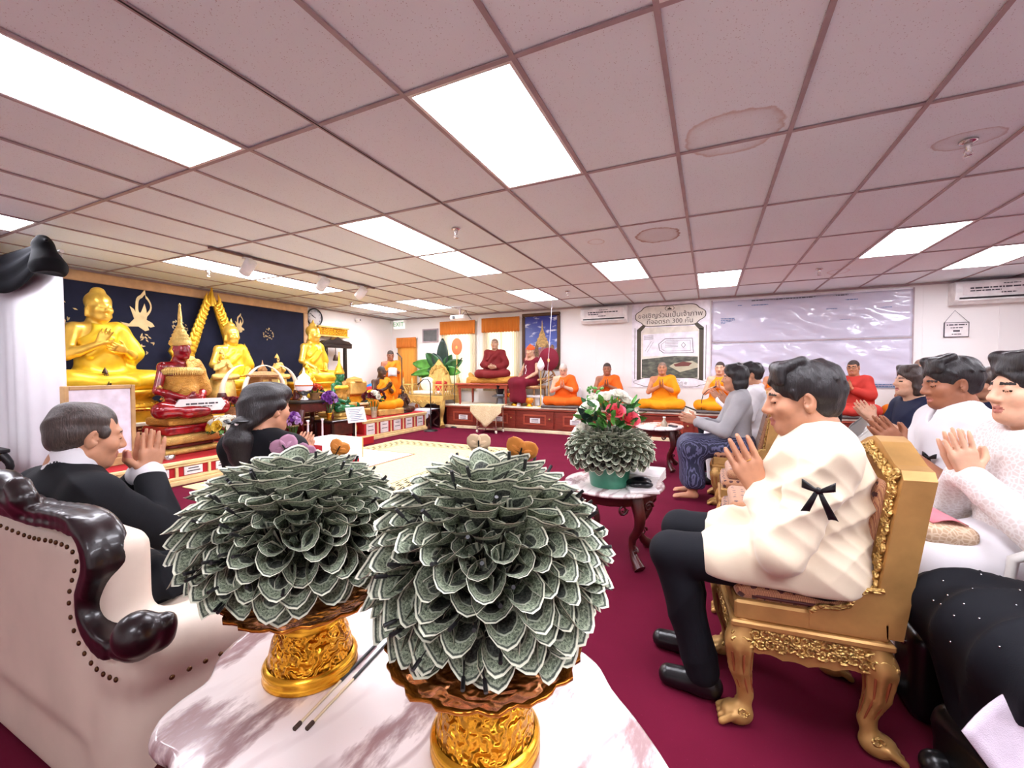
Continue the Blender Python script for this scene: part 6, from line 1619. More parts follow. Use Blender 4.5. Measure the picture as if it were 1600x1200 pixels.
for z0, z1 in ((.99, 1.78), (1.81, 2.57)): MB().sheet(lambda u, v: wr(u, v, z0, z1), 60, 20, .002).build('plastic_cover', q.m, t)
for x in (-1.465, 1.455): MB().box((x, -.02, .98), (x + .02, -.008, 2.59)).build('batten', M['rail'], t)
MB().box((-1.46, -.022, 1.785), (1.46, -.008, 1.805)).build('batten', M['rail'], t)
for x in (-.87, -.33, .24, .84): MB().box((x - .004, -.0095, .99), (x + .004, -.008, 2.5)).build('column_rule', mat('faint rule', srgb(150, 160, 190), .5) if 'faint rule' not in bpy.data.materials else bpy.data.materials['faint rule'], t)
flat([(-.84, 2.515), (.66, 2.53), (.66, 2.57), (-.84, 2.555)], -.0095, mat('blue grey print', srgb(120, 136, 160), .5), 'title_band', t); flat([(-1.46, .975), (1.46, .975), (1.46, 1.06), (-1.46, 1.06)], -.0095, mat('blue print', srgb(126, 170, 204), .5), 'footer_band', t)
lines(t, [(-.80, .62, -.0165, 2.543, .018)], M['ink'], 'title_print')
lines(t, [(-1.25, -.95, -.0165, 2.47, .012), (-.8, -.45, -.0165, 2.46, .014), (-.2, .1, -.0165, 2.46, .016), (.34, .75, -.0165, 2.46, .014), (-.8, -.5, -.0165, 2.26, .012), (-.8, -.46, -.0165, 2.235, .010), (-.22, .02, -.0165, 2.28, .010), (.32, .5, -.0165, 2.32, .010), (.32, .66, -.0165, 2.13, .008), (-1.3, -1.05, -.0165, 2.24, .014), (-1.3, -1.0, -.0165, 2.21, .014), (-1.3, -1.08, -.0165, 2.18, .014), (-1.3, -.98, -.0165, 2.15, .010), (.9, 1.2, -.0165, 2.30, .01)], M['inkblue'], 'column_print')
lines(t, [(-1.4, 1.4, -.0165, 1.035, .014), (-1.4, 1.4, -.0165, 1.005, .014)], M['inkblue'], 'footer_print')
t = thing('hanging_notice', 'small framed notice hanging by a string under the right air conditioner', 'sign', (3.46, 8.885, 1.895))
MB().box((-.145, -.012, -.115), (.145, 0, .115)).build('frame', M['ink'], t); MB().box((-.135, -.015, -.105), (.135, -.011, .105)).build('sheet', M['label'], t); MB().tube([(-.14, -.006, .115), (-.02, -.004, .30), (.135, -.006, .115)], .003, 5).build('string', M['ink'], t)
lines(t, [(-.115, .115, -.0155, .075, .02), (-.07, .07, -.0155, .03, .014), (-.04, .04, -.0155, -.02, .028), (-.055, .055, -.0155, -.07, .014)], M['ink'])
# projector
t = thing('projector', 'white projector on a ceiling pole above the gilded throne', 'projector', (-4.95, 7.9, ZC))
MB().lathe([(.06, -.01), (.06, 0)], 16).build('ceiling_plate', M['white'], t); MB().tube([(0, 0, 0), (0, 0, -.17)], .018, 10).build('pole', M['rail'], t); MB().box((-.19, -.14, -.27), (.19, .14, -.17), ch=.03).build('casing', M['white'], t); mb = MB(); mb.tube([(-.08, -.13, -.22), (-.08, -.155, -.22)], .035, 16); mb.build('lens', M['black'], t); MB().tube([(.05, 0, -.16), (.12, .03, -.06), (.2, .05, -.2), (.26, .05, -.26)], .006, 6).build('cable', M['black'], t)
# ------------------------------------------------------------------ altar along the left wall
M['redcloth'] = cloth_mat('red altar carpet', srgb(178, 34, 40)); M['cream_mould'] = mat('cream gold moulding', srgb(236, 208, 150), .4); M['darkred'] = mat('dark red lacquer', srgb(98, 24, 24), .4); M['yellowgold'] = gold_mat('yellow gold leaf', srgb(246, 196, 62), .33, metal=.6)
M['buddha'] = gold_mat('gilded bronze', srgb(250, 202, 88), .30, metal=.62); M['buddharobe'] = gold_mat('gilded robe', srgb(252, 206, 52), .36, metal=.42); M['navypanel'] = cloth_mat('navy backdrop cloth', srgb(28, 32, 54), .8, .1, .3, 200)
M['goldpaint'] = mat('pale gold ornament', srgb(222, 196, 140), .45, .2)

# navy backdrop with gold ornaments
t = thing('altar_backdrop', 'navy backdrop panel with pale gold ornaments and a tan border behind the golden statues', 'backdrop panel', (XL, 0, 0))
MB().box((.002, 1.0, .70), (.03, 6.14, 2.48)).build('navy_panel', M['navypanel'], t)
MB().box((.002, 1.0, 2.48), (.05, 6.24, 2.62), ch=.01).build('top_border', M['tan'], t); MB().box((.002, 6.14, .70), (.05, 6.24, 2.48), ch=.01).build('side_border', M['tan'], t)
def relief(parent, c, polys, m, name, x=.031, th=.008):
    mb = MB(); mb.T = Matrix(((0, 0, 1, 0), (1, 0, 0, 0), (0, 1, 0, 0), (0, 0, 0, 1)))
    for P in polys: mb.prism([(c[0] + p[0], c[1] + p[1]) for p in P], x, x + th)
    return mb.build(name, m, parent)
def sprig(y, z, s, seed):
    rs = random.Random(seed); P = []
    for k in range(26):
        a = rs.uniform(0, 2 * PI); r = s * math.sqrt(rs.random()); q = rs.uniform(0, PI); L = s * .16; Wd = L * .38; cx, cz = r * math.cos(a), r * math.sin(a); d = (math.cos(q), math.sin(q))
        P.append([(cx - d[0] * L, cz - d[1] * L), (cx + d[1] * Wd, cz - d[0] * Wd), (cx + d[0] * L, cz + d[1] * L), (cx - d[1] * Wd, cz + d[0] * Wd)])
    return P
for k, (y, z, s) in enumerate(((2.52, 2.02, .17), (3.36, 1.66, .17), (3.86, 1.96, .12), (5.36, 1.98, .11), (4.75, 2.02, .10))):
    o = relief(t, (y, z), sprig(y, z, s, k), M['goldpaint'], 'leaf_ornament'); o['kind'] = 'stuff'
for (y, z, s) in ((3.38, 2.06, 1.0), (4.82, 2.08, .55)):
    oval = [(.10 * math.cos(a) * s * (1 + .1 * math.cos(3 * a)), (.17 + .18 * math.sin(a)) * s) for a in [2 * PI * k / 30 for k in range(30)]]
    oval = [(x + .05 * s * zz, zz) for x, zz in oval]; oval[7] = (.04 * s, .42 * s); oval[8] = (.03 * s, .42 * s)
    inner = [(x * .74 + .012 * s, .06 * s + zz * .70) for x, zz in oval]
    mb = MB(); mb.T = Matrix(((0, 0, 1, 0), (1, 0, 0, 0), (0, 1, 0, 0), (0, 0, 0, 1))); n = len(oval); mb.v = []
    for k in range(n): mb.prism([(y + p[0], z + p[1]) for p in (oval[k], oval[(k + 1) % n], inner[(k + 1) % n], inner[k])], .031, .04)
    mb.build('halo_ornament', M['goldpaint'], t)
    body = [(-.16, -.10), (-.10, -.02), (-.12, .05), (-.15, .16), (-.10, .12), (-.07, .05), (-.02, .08), (.0, .13), (.03, .22), (.05, .13), (.06, .05), (.05, -.02), (.12, -.06), (.15, -.11), (.10, -.13), (.06, -.11), (.08, -.17), (.03, -.19), (-.05, -.13), (-.20, -.14), (-.26, -.08)]
    relief(t, (y, z), [[(px_ * s, pz_ * s) for px_, pz_ in body]], M['goldpaint'], 'angel_ornament')

# tiers
AX = XL + .05
t = thing('altar_tier', 'stepped altar along the left wall with gold upper tier and dark red inscribed front', 'altar', (0, 0, 0))
MB().box((AX, 1.95, 0), (-6.38, 7.55, .46)).build('lower_body', M['darkred'], t)
for z in (.34, .46): MB().box((-6.40, 1.95, z - .012), (-6.33, 7.55, z + .012), ch=.006).build('shelf_moulding', M['cream_mould'], t)
MB().box((AX, 1.95, .46), (-6.46, 7.55, .58)).build('inscribed_band', M['darkred'], t); MB().box((-6.48, 1.95, .58), (-6.40, 7.55, .625), ch=.008).build('white_moulding', M['pale'], t)
MB().box((AX, 1.95, .58), (-6.50, 7.55, .76)).build('gold_tier', M['yellowgold'], t); MB().box((AX, 1.95, .76), (-6.46, 7.55, .80), ch=.01).build('tier_edge', M['gold_dark'], t)
mb = MB(); r_ = random.Random(2)
for zz in (.50, .54):
    y = 2.0
    while y < 7.3:
        e = y + r_.uniform(.03, .14)
        if r_.random() < .6: mb.box((-6.462, y, zz - .008), (-6.4585, e, zz + .008))
        y = e + .03
o = mb.build('printed_names', M['goldpaint'], t); o['kind'] = 'stuff'
def low_step(label, x0, x1, y0, y1, h, nl, endcap=True):
    t = thing('altar_step', label, 'altar step', (0, 0, 0))
    MB().box((x0, y0 + .03, .07), (x1 - .03, y1 - .03, h - .03)).build('red_body', M['redcloth'], t)
    MB().box((x0, y0, h - .03), (x1 - .005, y1, h)).build('red_top', M['redcloth'], t)
    for (za, zb, ex) in ((h - .075, h - .045, .0), (h - .045, h - .006, .02), (.0, .055, .025), (.055, .09, .005)): MB().box((x1 - .05, y0 - ex, za), (x1 + ex, y1 + ex, zb), ch=.008).build('moulding', M['cream_mould'], t)
    n = nl; w = (y1 - y0) / n
    for k in range(n):
        yc = y0 + w * (k + .5); MB().box((x1 - .032, yc - w * .28, .10), (x1 - .018, yc + w * .28, h - .085)).build('name_card', M['label'], t)
        for q, (dz, hw) in enumerate(((.25, .16), (.6, .20))):
            zc = .10 + (h - .185) * (1 - dz); mb = MB(); mb.box((x1 - .0185, yc - w * hw, zc - .006), (x1 - .0165, yc + w * hw, zc + .006)); mb.build('printed_line', M['ink'], t)
        MB().box((x1 - .032, yc + w * .5 - .014, .09), (x1 - .012, yc + w * .5 + .014, h - .075)).build('divider', M['cream_mould'], t)
    return t
low_step('red topped altar step with cream mouldings behind the balding man', -6.32, -5.30, 1.95, 4.3, .275, 7)
low_step('red topped altar step with cream mouldings before the standing monk', -6.32, -5.62, 5.72, 7.55, .39, 5)
o = MB().box((-6.3, 4.35, 0), (-5.35, 5.68, .13), ch=.006).build('red_riser', M['redcloth']); tag(o, 'low red carpeted riser between the two altar steps', 'altar step')
o = MB().box((-5.37, 4.35, .13), (-5.34, 5.68, .155)).build('riser_edge', M['cream_mould'], bpy.data.objects['red_riser'])

# statues: one continuous body, robe and lotus seat
def lotus_seat(parent, w, d, h, z0=0, m='yellowgold', n=26):
    mb = MB(); mb.lathe([(1.0, 0), (1.02, .06), (.90, .22), (.84, .42), (.86, .50), (.98, .70), (1.04, .88), (1.0, 1.0), (.0, 1.0)], 48, cap=False); mb.v = [(x * w, y * d, z0 + z * h) for x, y, z in mb.v]; s = mb.build('lotus_base', M[m], parent)
    for row, (zz, r_, up) in enumerate(((.66, .95, 1), (.24, .92, -1))):
        pm = MB().sheet(lambda u, v: ((u - .5) * .16 * w * (1 - .75 * v ** 2), .0 + .05 * d * math.sin(v * 1.6), up * v * h * .30), 5, 5, .006).mesh('lotus_petal'); pm.materials.append(M[m])
        for k in range(n):
            a = 2 * PI * (k + .5 * row) / n; piece('lotus_petal', pm, s, (r_ * w * math.cos(a), r_ * d * math.sin(a), z0 + h * zz), (0, 0, a - PI / 2))
def buddha(label, loc, heading, scale, mudra='earth', h=.011, flame=True, robe='buddharobe', body='buddha', seat=(.46, .34, .16), name='buddha_statue', seed=1, crown=False):
    P = cross_pose()
    if mudra == 'teach': P.update(elR=(.25, .06, .30), elL=(-.25, .06, .30), wrR=(.09, .18, .40), wrL=(-.10, .19, .35), uR=(-.35, .25, .9), tR=(-.6, .3, .1), nR=(-.2, .9, 0), uL=(.9, .2, .3), tL=(0, .3, 1), nL=(0, -1, .3), curlR=.15, curlL=.2)
    else: P.update(elR=(.26, .03, .32), elL=(-.25, .02, .30), wrR=(.235, .245, .21), wrL=(-.06, .21, .17), uR=(.0, .35, -.95), tR=(-1, .0, 0), nR=(0, -1, -.3), uL=(1, .1, 0), tL=(0, 1, .1), nL=(0, 0, 1), curlR=.05, curlL=.1)
    T = frame(P['head'], .08, 0, 0, 1.08)
    F = skin_body(P, T, fat=1.05, hands=True, curl=.05)
    F.at(T); F.ell((0, -.018, .045), (.082, .100, .085), k=.01)
    F.ell((0, -.02, .125), (.046, .050, .040), k=.015)
    for s in (-1, 1): F.cone((s * .080, -.005, -.02), (s * .082, .0, -.075), .012, .013, k=.008)
    if flame: F.cone((0, -.02, .15), (0, -.02, .215), .022, .005, k=.01)
    F.at(Matrix.Identity(4)); robe_feet = Field()
    b = field_obj(F, name, h, M[body], None, None, 1); place(b, (loc[0], loc[1], loc[2] + seat[2] * scale), heading); b.scale = (scale,) * 3; tag(b, label, 'statue')
    G = Field(); robe_ops(G, P, True, True, .010); child(G, 'robe', h, M[robe], b, robe_disp(seed, .010))
    lotus_seat(b, seat[0], seat[1], seat[2], -seat[2], 'yellowgold'); return b, T, P
b1, T, P = buddha('largest golden seated Buddha statue with joined hands, beside the white drape', (-7.02, 2.62, .80), 8, 1.42, 'teach', .009, False, seed=3)
b2, T, P = buddha('golden seated Buddha statue under a pointed flame arch', (-7.05, 4.27, .80), 4, 1.16, 'earth', .009, True, seed=4, seat=(.42, .32, .17))
b3, T, P = buddha('golden seated Buddha statue next to the wall clock', (-7.0, 5.78, .86), 12, 1.24, 'earth', .009, True, seed=5, seat=(.46, .34, .17))
# flame arch of the middle statue
t = thing('flame_arch', 'gold pointed flame arch standing behind the middle Buddha statue', 'arch', (-7.53, 4.27, .80))
mb = MB(); pts = []
for s in (-1, 1):
    q = [(s * .40, 0.02), (s * .37, .30), (s * .33, .55), (s * .34, .72), (s * .27, .95), (s * .20, 1.20), (s * .12, 1.42), (s * .05, 1.62), (0, 1.82)]
    MB().tube([(0, y, z) for y, z in q], [.05, .05, .045, .06, .07, .065, .055, .04, .006], 10, flat=1).build('arch_limb', M['yellowgold'], t)
    fl = MB()
    for k in range(13):
        u = k / 12; y = s * (.33 - .28 * u); z = .66 + .92 * u; fl.tube([(.04, y, z - .03), (.045, y + s * .10 * (1 - u * .45), z + .02), (.045, y + s * .115 * (1 - u * .5), z + .10), (.04, y + s * .06 * (1 - u * .5), z + .19)], [.034, .034, .022, .002], 6)
    o = fl.build('flame_crest', M['yellowgold'], t); o['kind'] = 'stuff'
    MB().tube([(.0, s * .36, .62), (.0, s * .52, .66), (0, s * .60, .78), (0, s * .54, .96)], [.05, .055, .04, .004], 8).build('naga_curl', M['yellowgold'], t)
MB().tube([(.02, 0, 1.55), (.02, 0, 1.72), (.02, 0, 1.90)], [.05, .03, .004], 8).build('arch_tip', M['yellowgold'], t)
MB().box((-.05, -.5, 0), (.05, .5, .06)).build('plinth', M['yellowgold'], t)

# red and gold crowned figure on stacked cushions (and the green one)
def crowned(label, loc, heading, s, skin, cloth, base_n, trim='gold_pale'):
    t = thing('crowned_statue', label, 'statue', loc, R(heading - 90)); z = 0
    for k, (w, hh, m) in enumerate(base_n):
        F = Field(); F.box((0, 0, z + hh / 2), (w, w * .8, hh / 2), min(.03, hh * .45)); o = field_obj(F, 'base_tier', .014, M[m], t, None, 1); z += hh
    P = cross_pose(uR=(-.95, .25, 0), uL=(.95, .2, 0), wrR=(.07, .20, .20), wrL=(-.07, .2, .18), elR=(.24, .02, .28), elL=(-.24, .02, .28), nR=(0, -1, .3), nL=(0, -1, .3), tR=(0, .3, 1), tL=(0, .3, 1))
    T = frame(P['head'], .05); F = skin_body(P, T, curl=.1); F.k = .05
    for q in 'RL': F.cone(P['hip' + q], P['kn' + q], .10, .078, k=.06); F.cone(P['kn' + q], P['an' + q], .078, .058, k=.05)
    F.ell((0, .17, .08), (.16, .12, .05), k=.06)
    b = field_obj(F, 'body', .011, M[skin], t); b.location = (0, 0, z); b.scale = (s,) * 3
    G = Field(); G.ell(P['chest'], (.178, .122, .19), k=.05); G.ell(P['belly'], (.17, .135, .16), k=.05); G.cone(P['shL'], P['elL'], .085, .08, k=.04); G.chain([Vector(P['shL']) + Vector((0, .03, .05)), Vector(P['belly']) + Vector((.12, .10, .05))], .04); G.ell((.1, .0, .56), (.13, .17, .14), k=.01, op='-')
    G.box((-.12, .17, .10), (.13, .12, .075), .05, k=.04); g = field_obj(G, 'gold_sash', .011, M[cloth], b, folds(.008, 44, 3))
    mb = MB(); hd = P['head']; mb.lathe([(.088, .03), (.105, .05), (.098, .085), (.085, .10), (.092, .115), (.070, .135), (.078, .15), (.055, .18), (.060, .19), (.036, .22), (.040, .23), (.022, .27), (.020, .36), (.010, .46), (.013, .48), (.003, .50)], 24, (hd[0], hd[1] - .012, hd[2]), cap=False); mb.build('tiered_crown', M[trim], b)
    mb = MB()
    for q in range(28): a = PI * (q / 27) ; mb.tube([(.17 * math.cos(a), .02 + .12 * math.sin(a), .52), (.20 * math.cos(a), .03 + .16 * math.sin(a), .49), (.19 * math.cos(a), .03 + .15 * math.sin(a), .45)], [.018, .016, .004], 5)
    for q in range(18): a = 2 * PI * q / 18; mb.tube([(.16 * math.cos(a), .14 * math.sin(a), .2), (.175 * math.cos(a), .15 * math.sin(a), .18)], [.014, .010], 5)
    for sx in (-1, 1): mb.tube([(sx * .21, .06, .31), (sx * .25, .03, .31), (sx * .25, .09, .33)], [.016, .02, .014], 6)
    o = mb.build('jewelled_collar', M[trim], b); o['kind'] = 'stuff'; return t
M['ruby'] = mat('ruby red glass', srgb(150, 14, 26), .15, .1, .3, 12, spec=.8); M['emerald'] = mat('emerald green glaze', srgb(20, 110, 62), .15, 0, .25, 12, spec=.8)
crowned('crowned red and gold seated statue on a stacked base before the altar', (-5.93, 2.98, .277), 6, 1.12, 'ruby', 'brocadegold', [(.34, .07, 'gold_pale'), (.27, .05, 'darkred'), (.33, .11, 'gold_pale'), (.30, .11, 'ruby'), (.27, .10, 'brocadegold')])
crowned('crowned green and gold seated statue on a gold base before the right golden statue', (-6.02, 5.52, .155), 14, .86, 'emerald', 'brocadegold', [(.32, .14, 'yellowgold'), (.27, .06, 'gold_dark'), (.33, .12, 'gold_pale'), (.29, .08, 'gold_pale')], 'yellowgold')
# small figures
def mini(label, loc, heading, s, m, base=.05, name='small_statue', cl=None):
    P = cross_pose(); T = frame(P['head'], .05); F = skin_body(P, T); F.at(T).ell((0, -.02, .11), (.05, .05, .05)); F.at(T).cone((0, -.02, .14), (0, -.02, .24), .028, .004); F.at(Matrix.Identity(4))
    G = Field(); robe_ops(G, P); F.ops += G.ops
    b = field_obj(F, name, .02, M[m], None); place(b, (loc[0], loc[1], loc[2] + base), heading); b.scale = (s,) * 3; tag(b, label, 'statue')
    MB().lathe([(.36, -base / s), (.38, -base / s + .03), (.32, 0), (.01, 0)], 24, cap=False).build('pedestal', M[cl or m], b); return b
mini('small gold statue behind the shoulder of the crowned red statue', (-6.60, 3.36, .80), 0, .62, 'gold_pale', .30)
mini('tiny gold spired figure left of the flame arch', (-6.62, 3.88, .80), 0, .50, 'gold_pale', .34)
mini('tiny gold spired figure right of the flame arch', (-6.72, 4.84, .80), 0, .46, 'gold_pale', .34)
mini('small gold statue before the right golden Buddha', (-6.46, 5.22, .80), 5, .52, 'buddharobe', .12)
b = mini('dark bronze bust standing over the framed white board', (-6.62, 2.53, .80), 0, .42, 'bronze', .12)
mini('dark bronze kneeling figure by the altar step before the standing monk', (-6.0, 7.2, .39), -10, .62, 'bronze', .02)
sd, T, P = monk('dark bronze seated monk figure with a yellow shawl on the right altar step', (-6.08, 6.66, .52), -8, 'yellow', 'bronze', 'stubble_dark', pitch=.1, h=.012, seed=44, name='monk_statue', cat='statue')
sd['label'] = 'dark bronze seated monk figure with a yellow shawl on the right altar step'; MB().box((-.32, -.28, -.13), (.32, .34, 0), ch=.02).build('pedestal', M['gold_pale'], sd)

# four tusks, model shrine, bowls
M['ivory'] = mat('ivory', srgb(238, 226, 200), .3, 0, .06, 10)
for k, (y, fl, lb) in enumerate(((3.66, 1, 'curved ivory tusk on a wooden foot, first from the crowned red statue'), (3.98, 1, 'curved ivory tusk on a wooden foot, second from the crowned red statue'), (4.62, -1, 'curved ivory tusk on a wooden foot, third, just right of the model shrine'), (4.86, -1, 'curved ivory tusk on a wooden foot, fourth, farthest right of the model shrine'))):
    t = thing('ivory_tusk', lb, 'tusk', (-6.25, y, .80), 0, 'ivory tusks before the altar')
    MB().lathe([(.075, 0), (.08, .02), (.055, .06), (.065, .10), (.05, .16)], 16).build('wooden_foot', M['mahogany_r'], t)
    n = 14; MB().tube([(0, fl * .34 * (1 - math.cos(1.5 * u)), .14 + .42 * math.sin(1.5 * u)) for u in [i / (n - 1) for i in range(n)]], [.042 * (1 - u * .88) for u in [i / (n - 1) for i in range(n)]], 12).build('ivory', M['ivory'], t)
t = thing('model_shrine', 'small carved wooden model shrine with tiled roof between the pairs of tusks', 'model shrine', (-6.30, 4.30, .80), R(10)); M['carvedwood'] = gold_mat('carved light wood', srgb(190, 140, 90), .5, 1, 60, .1)
MB().box((-.17, -.20, 0), (.17, .20, .10), ch=.01).build('plinth', M['carvedwood'], t); MB().box((-.13, -.16, .10), (.13, .16, .38)).build('walls', M['carvedwood'], t)
for sy in (-1, 1): MB().box((.13, sy * .085 - .055, .14), (.142, sy * .085 + .055, .34)).build('relief_panel', M['gold_pale'], t)
MB().lathe([(.30, .38), (.31, .41), (.20, .46), (.001, .47)], 4, smooth=False).build('roof', M['carvedwood'], t); MB().lathe([(.06, .46), (.07, .49), (.04, .54), (.012, .58), (.003, .64)], 12).build('roof_spire', M['carvedwood'], t)
t = thing('side_altar_table', 'dark carved altar table standing behind the candles', 'table', (-6.02, 4.86, .13))
MB().box((-.26, -.32, .62), (.26, .32, .66), ch=.01).build('tabletop', M['black'], t); MB().box((-.22, -.28, .48), (.22, .28, .62)).build('carved_apron', M['mahogany_r'], t)
for sx in (-1, 1):
    for sy in (-1, 1): cabriole(MB(), sx * .19, sy * .25, .5, sx, sy, .035).build('leg', M['mahogany_r'], t)
t = thing('side_altar_table', 'lower dark carved altar table to the right, under the purple orchids', 'table', (-5.78, 5.22, .13))
MB().box((-.22, -.26, .28), (.22, .26, .32), ch=.01).build('tabletop', M['mahogany'], t); MB().box((-.19, -.23, .06), (.19, .23, .28)).build('carved_body', M['mahogany_r'], t)
for sx in (-1, 1):
    for sy in (-1, 1): MB().box((sx * .19 - .025, sy * .23 - .025, 0), (sx * .19 + .025, sy * .23 + .025, .28), ch=.006).build('corner_leg', M['mahogany'], t)
t = thing('white_urn', 'white glazed urn with a spired lid on a silver foot', 'urn', (-5.98, 4.78, .79))
MB().lathe([(.09, 0), (.10, .02), (.04, .06), (.05, .10), (.11, .14), (.12, .17)], 24).build('silver_foot', M['chrome'], t); MB().lathe([(.10, .16), (.135, .22), (.13, .30), (.09, .35), (.10, .37), (.06, .41), (.02, .45), (.015, .50), (.004, .54)], 24).build('glazed_body', M['towel'], t); MB().lathe([(.134, .235), (.138, .245), (.134, .255)], 24, cap=False).build('red_band', M['rust'], t)

# flowers in vases
M['stemgreen'] = mat('stem green', srgb(60, 110, 50), .6); 
def fmat(n, c): M[n] = mat(n + ' petals', c, .6, 0, .12, 30); return M[n]
for n_, c_ in (('fl_yellow', srgb(244, 206, 70)), ('fl_white', srgb(244, 238, 226)), ('fl_darkred', srgb(110, 24, 40)), ('fl_purple', srgb(126, 60, 150)), ('fl_lilac', srgb(206, 170, 220)), ('fl_red', srgb(168, 40, 50)), ('fl_orange', srgb(226, 96, 50)), ('fl_pink', srgb(236, 96, 112))): fmat(n_, c_)
def rose_mesh(m, seed, layers=4, n=6):
    rs = random.Random(seed); mb = MB()
    for L in range(layers):
        r = .25 + .75 * L / (layers - 1); nn = n if L else 3
        for k in range(nn):
            a = 2 * PI * (k + .5 * (L % 2)) / nn + rs.uniform(-.1, .1); op = .35 + .75 * L / (layers - 1)
            def fn(u, v, a=a, r=r, op=op):
                w = (u - .5) * 2; aa = a + w * (1.15 if L else 1.5) * (.65 + .35 * v); rr = r * (.25 + .75 * v ** .7) * (1 - .12 * w * w) + .1 * r * v * v * op
                return (rr * math.cos(aa), rr * math.sin(aa), -.35 + (.95 - .42 * r * op) * v - .12 * w * w * v)
            mb.grid(fn, 5, 4)
    mb.ball((0, 0, -.1), (.22, .22, .35), 8, 5); me = mb.mesh('bloom'); me.materials.append(M[m]); return me
ROSE = {k: [rose_mesh(k, i) for i in range(2)] for k in ('fl_yellow', 'fl_white', 'fl_darkred', 'fl_purple', 'fl_lilac', 'fl_red', 'fl_orange', 'fl_pink')}
leaf_me = {}
for mname in ('leaf', 'leaf2', 'leafdark'):
    me = MB().grid(lambda u, v: ((u - .5) * .42 * math.sin(PI * min(.96, .05 + .9 * v)), -.10 * math.sin(v * 2.2) + .12 * abs(u - .5), v), 3, 6).mesh('leaf'); me.materials.append(M[mname]); leaf_me[mname] = me
def oriented(o, p, d, s, roll=0):
    d = unit(d); x = d.cross(Vector((0, 0, 1))); x = x.normalized() if x.length > 1e-3 else Vector((1, 0, 0)); y = d.cross(x)
    o.matrix_local = Matrix.Translation(Vector(p)) @ Matrix((x, y, d)).transposed().to_4x4() @ Matrix.Rotation(roll, 4, 'Z') @ Matrix.Scale(s, 4)
def bouquet(parent, c, rad, kinds, n, fs, seed, leaves=14, lm='leaf', ls=.10, zlo=-.1):
    rs = random.Random(seed)
    for i in range(n):
        z = 1 - (1 - zlo) * (i + .5) / n; a = i * 2.4 + rs.uniform(-.2, .2); q = math.sqrt(max(0, 1 - z * z)); d = Vector((q * math.cos(a), q * math.sin(a), z)); k = kinds[rs.randrange(len(kinds))]
        o = bpy.data.objects.new('bloom', ROSE[k][rs.randrange(2)]); link_obj(o, parent); oriented(o, Vector(c) + Vector((d.x * rad[0], d.y * rad[1], d.z * rad[2])), d, fs * rs.uniform(.85, 1.15), rs.uniform(0, 6))
    for i in range(leaves):
        a = rs.uniform(0, 6.28); el = rs.uniform(-.4, .5); d = Vector((math.cos(a) * math.cos(el), math.sin(a) * math.cos(el), math.sin(el)))
        o = bpy.data.objects.new('leaf', leaf_me[lm if rs.random() < .7 else 'leaf2']); link_obj(o, parent); oriented(o, Vector(c) + Vector((d.x * rad[0] * .6, d.y * rad[1] * .6, d.z * rad[2] * .6 - rad[2] * .2)), d, ls * rs.uniform(.8, 1.3), rs.uniform(0, 6))
M['vaseglass'] = mat('cloudy glass vase', srgb(176, 160, 138), .15, 0, .1, 20); M['jarglass'] = NT('clear glass').set(Roughness=.03, Transmission_Weight=.8, IOR=1.3).m
def vase(label, loc, r, h, c_r, kinds, n, fs, seed, m='vaseglass', lift=.0, leaves=14, lm='leaf', name='flower_vase'):
    t = thing(name, label, 'flower vase', loc)
    MB().lathe([(r * .72, 0), (r * .75, .01), (r * .70, h * .5), (r * .85, h * .85), (r, h), (r * .9, h), (r * .6, h * .5), (.001, .02)], 20, cap=False).build('vase', M[m], t)
    mb = MB(); rs = random.Random(seed)
    for k in range(9): a = k * .7; mb.tube([(r * .3 * math.cos(a), r * .3 * math.sin(a), .03), (c_r[0] * .5 * math.cos(a), c_r[1] * .5 * math.sin(a), h + c_r[2] * .8)], .006, 5)
    o = mb.build('stems', M['stemgreen'], t); o['kind'] = 'stuff'
    bouquet(t, (0, 0, h + c_r[2] * .75 + lift), c_r, kinds, n, fs, seed, leaves, lm); return t
vase('cloudy glass vase of yellow, white and dark red roses before the crowned red statue', (-5.48, 3.26, .277), .085, .20, (.19, .19, .12), ['fl_yellow', 'fl_white', 'fl_darkred', 'fl_white'], 16, .062, 3, leaves=22)
vase('clear glass vase of yellow, white and dark red flowers on the right altar step', (-5.76, 6.12, .39), .07, .20, (.20, .20, .14), ['fl_yellow', 'fl_white', 'fl_darkred', 'fl_darkred'], 17, .055, 5, leaves=30, lm='leafdark', lift=.08)
vase('gold pot of purple and white orchids on the lower dark table', (-5.80, 5.12, .45), .06, .12, (.13, .13, .17), ['fl_purple', 'fl_purple', 'fl_lilac'], 42, .034, 6, 'gold', .06, 4)
vase('gold pot of lilac orchids beside the candles, behind the hair of the woman in black', (-5.86, 4.48, .13), .07, .14, (.12, .12, .17), ['fl_purple', 'fl_lilac', 'fl_lilac'], 34, .034, 7, 'gold', .06, 4)
vase('pot of dark red flowers below the ivory tusks', (-5.97, 3.62, .277), .10, .50, (.14, .16, .07), ['fl_red', 'fl_darkred'], 26, .04, 8, 'carvedwood', .0, 6)
vase('brown bowl of orange flowers beside the white glazed urn', (-6.02, 5.02, .79), .10, .12, (.12, .12, .08), ['fl_orange', 'fl_red'], 20, .035, 9, 'carvedwood', .0, 6)
vase('small pot of yellow flowers beside the purple orchids', (-6.40, 5.34, .80), .06, .08, (.09, .09, .06), ['fl_yellow'], 14, .03, 10, 'gold', 0, 6)
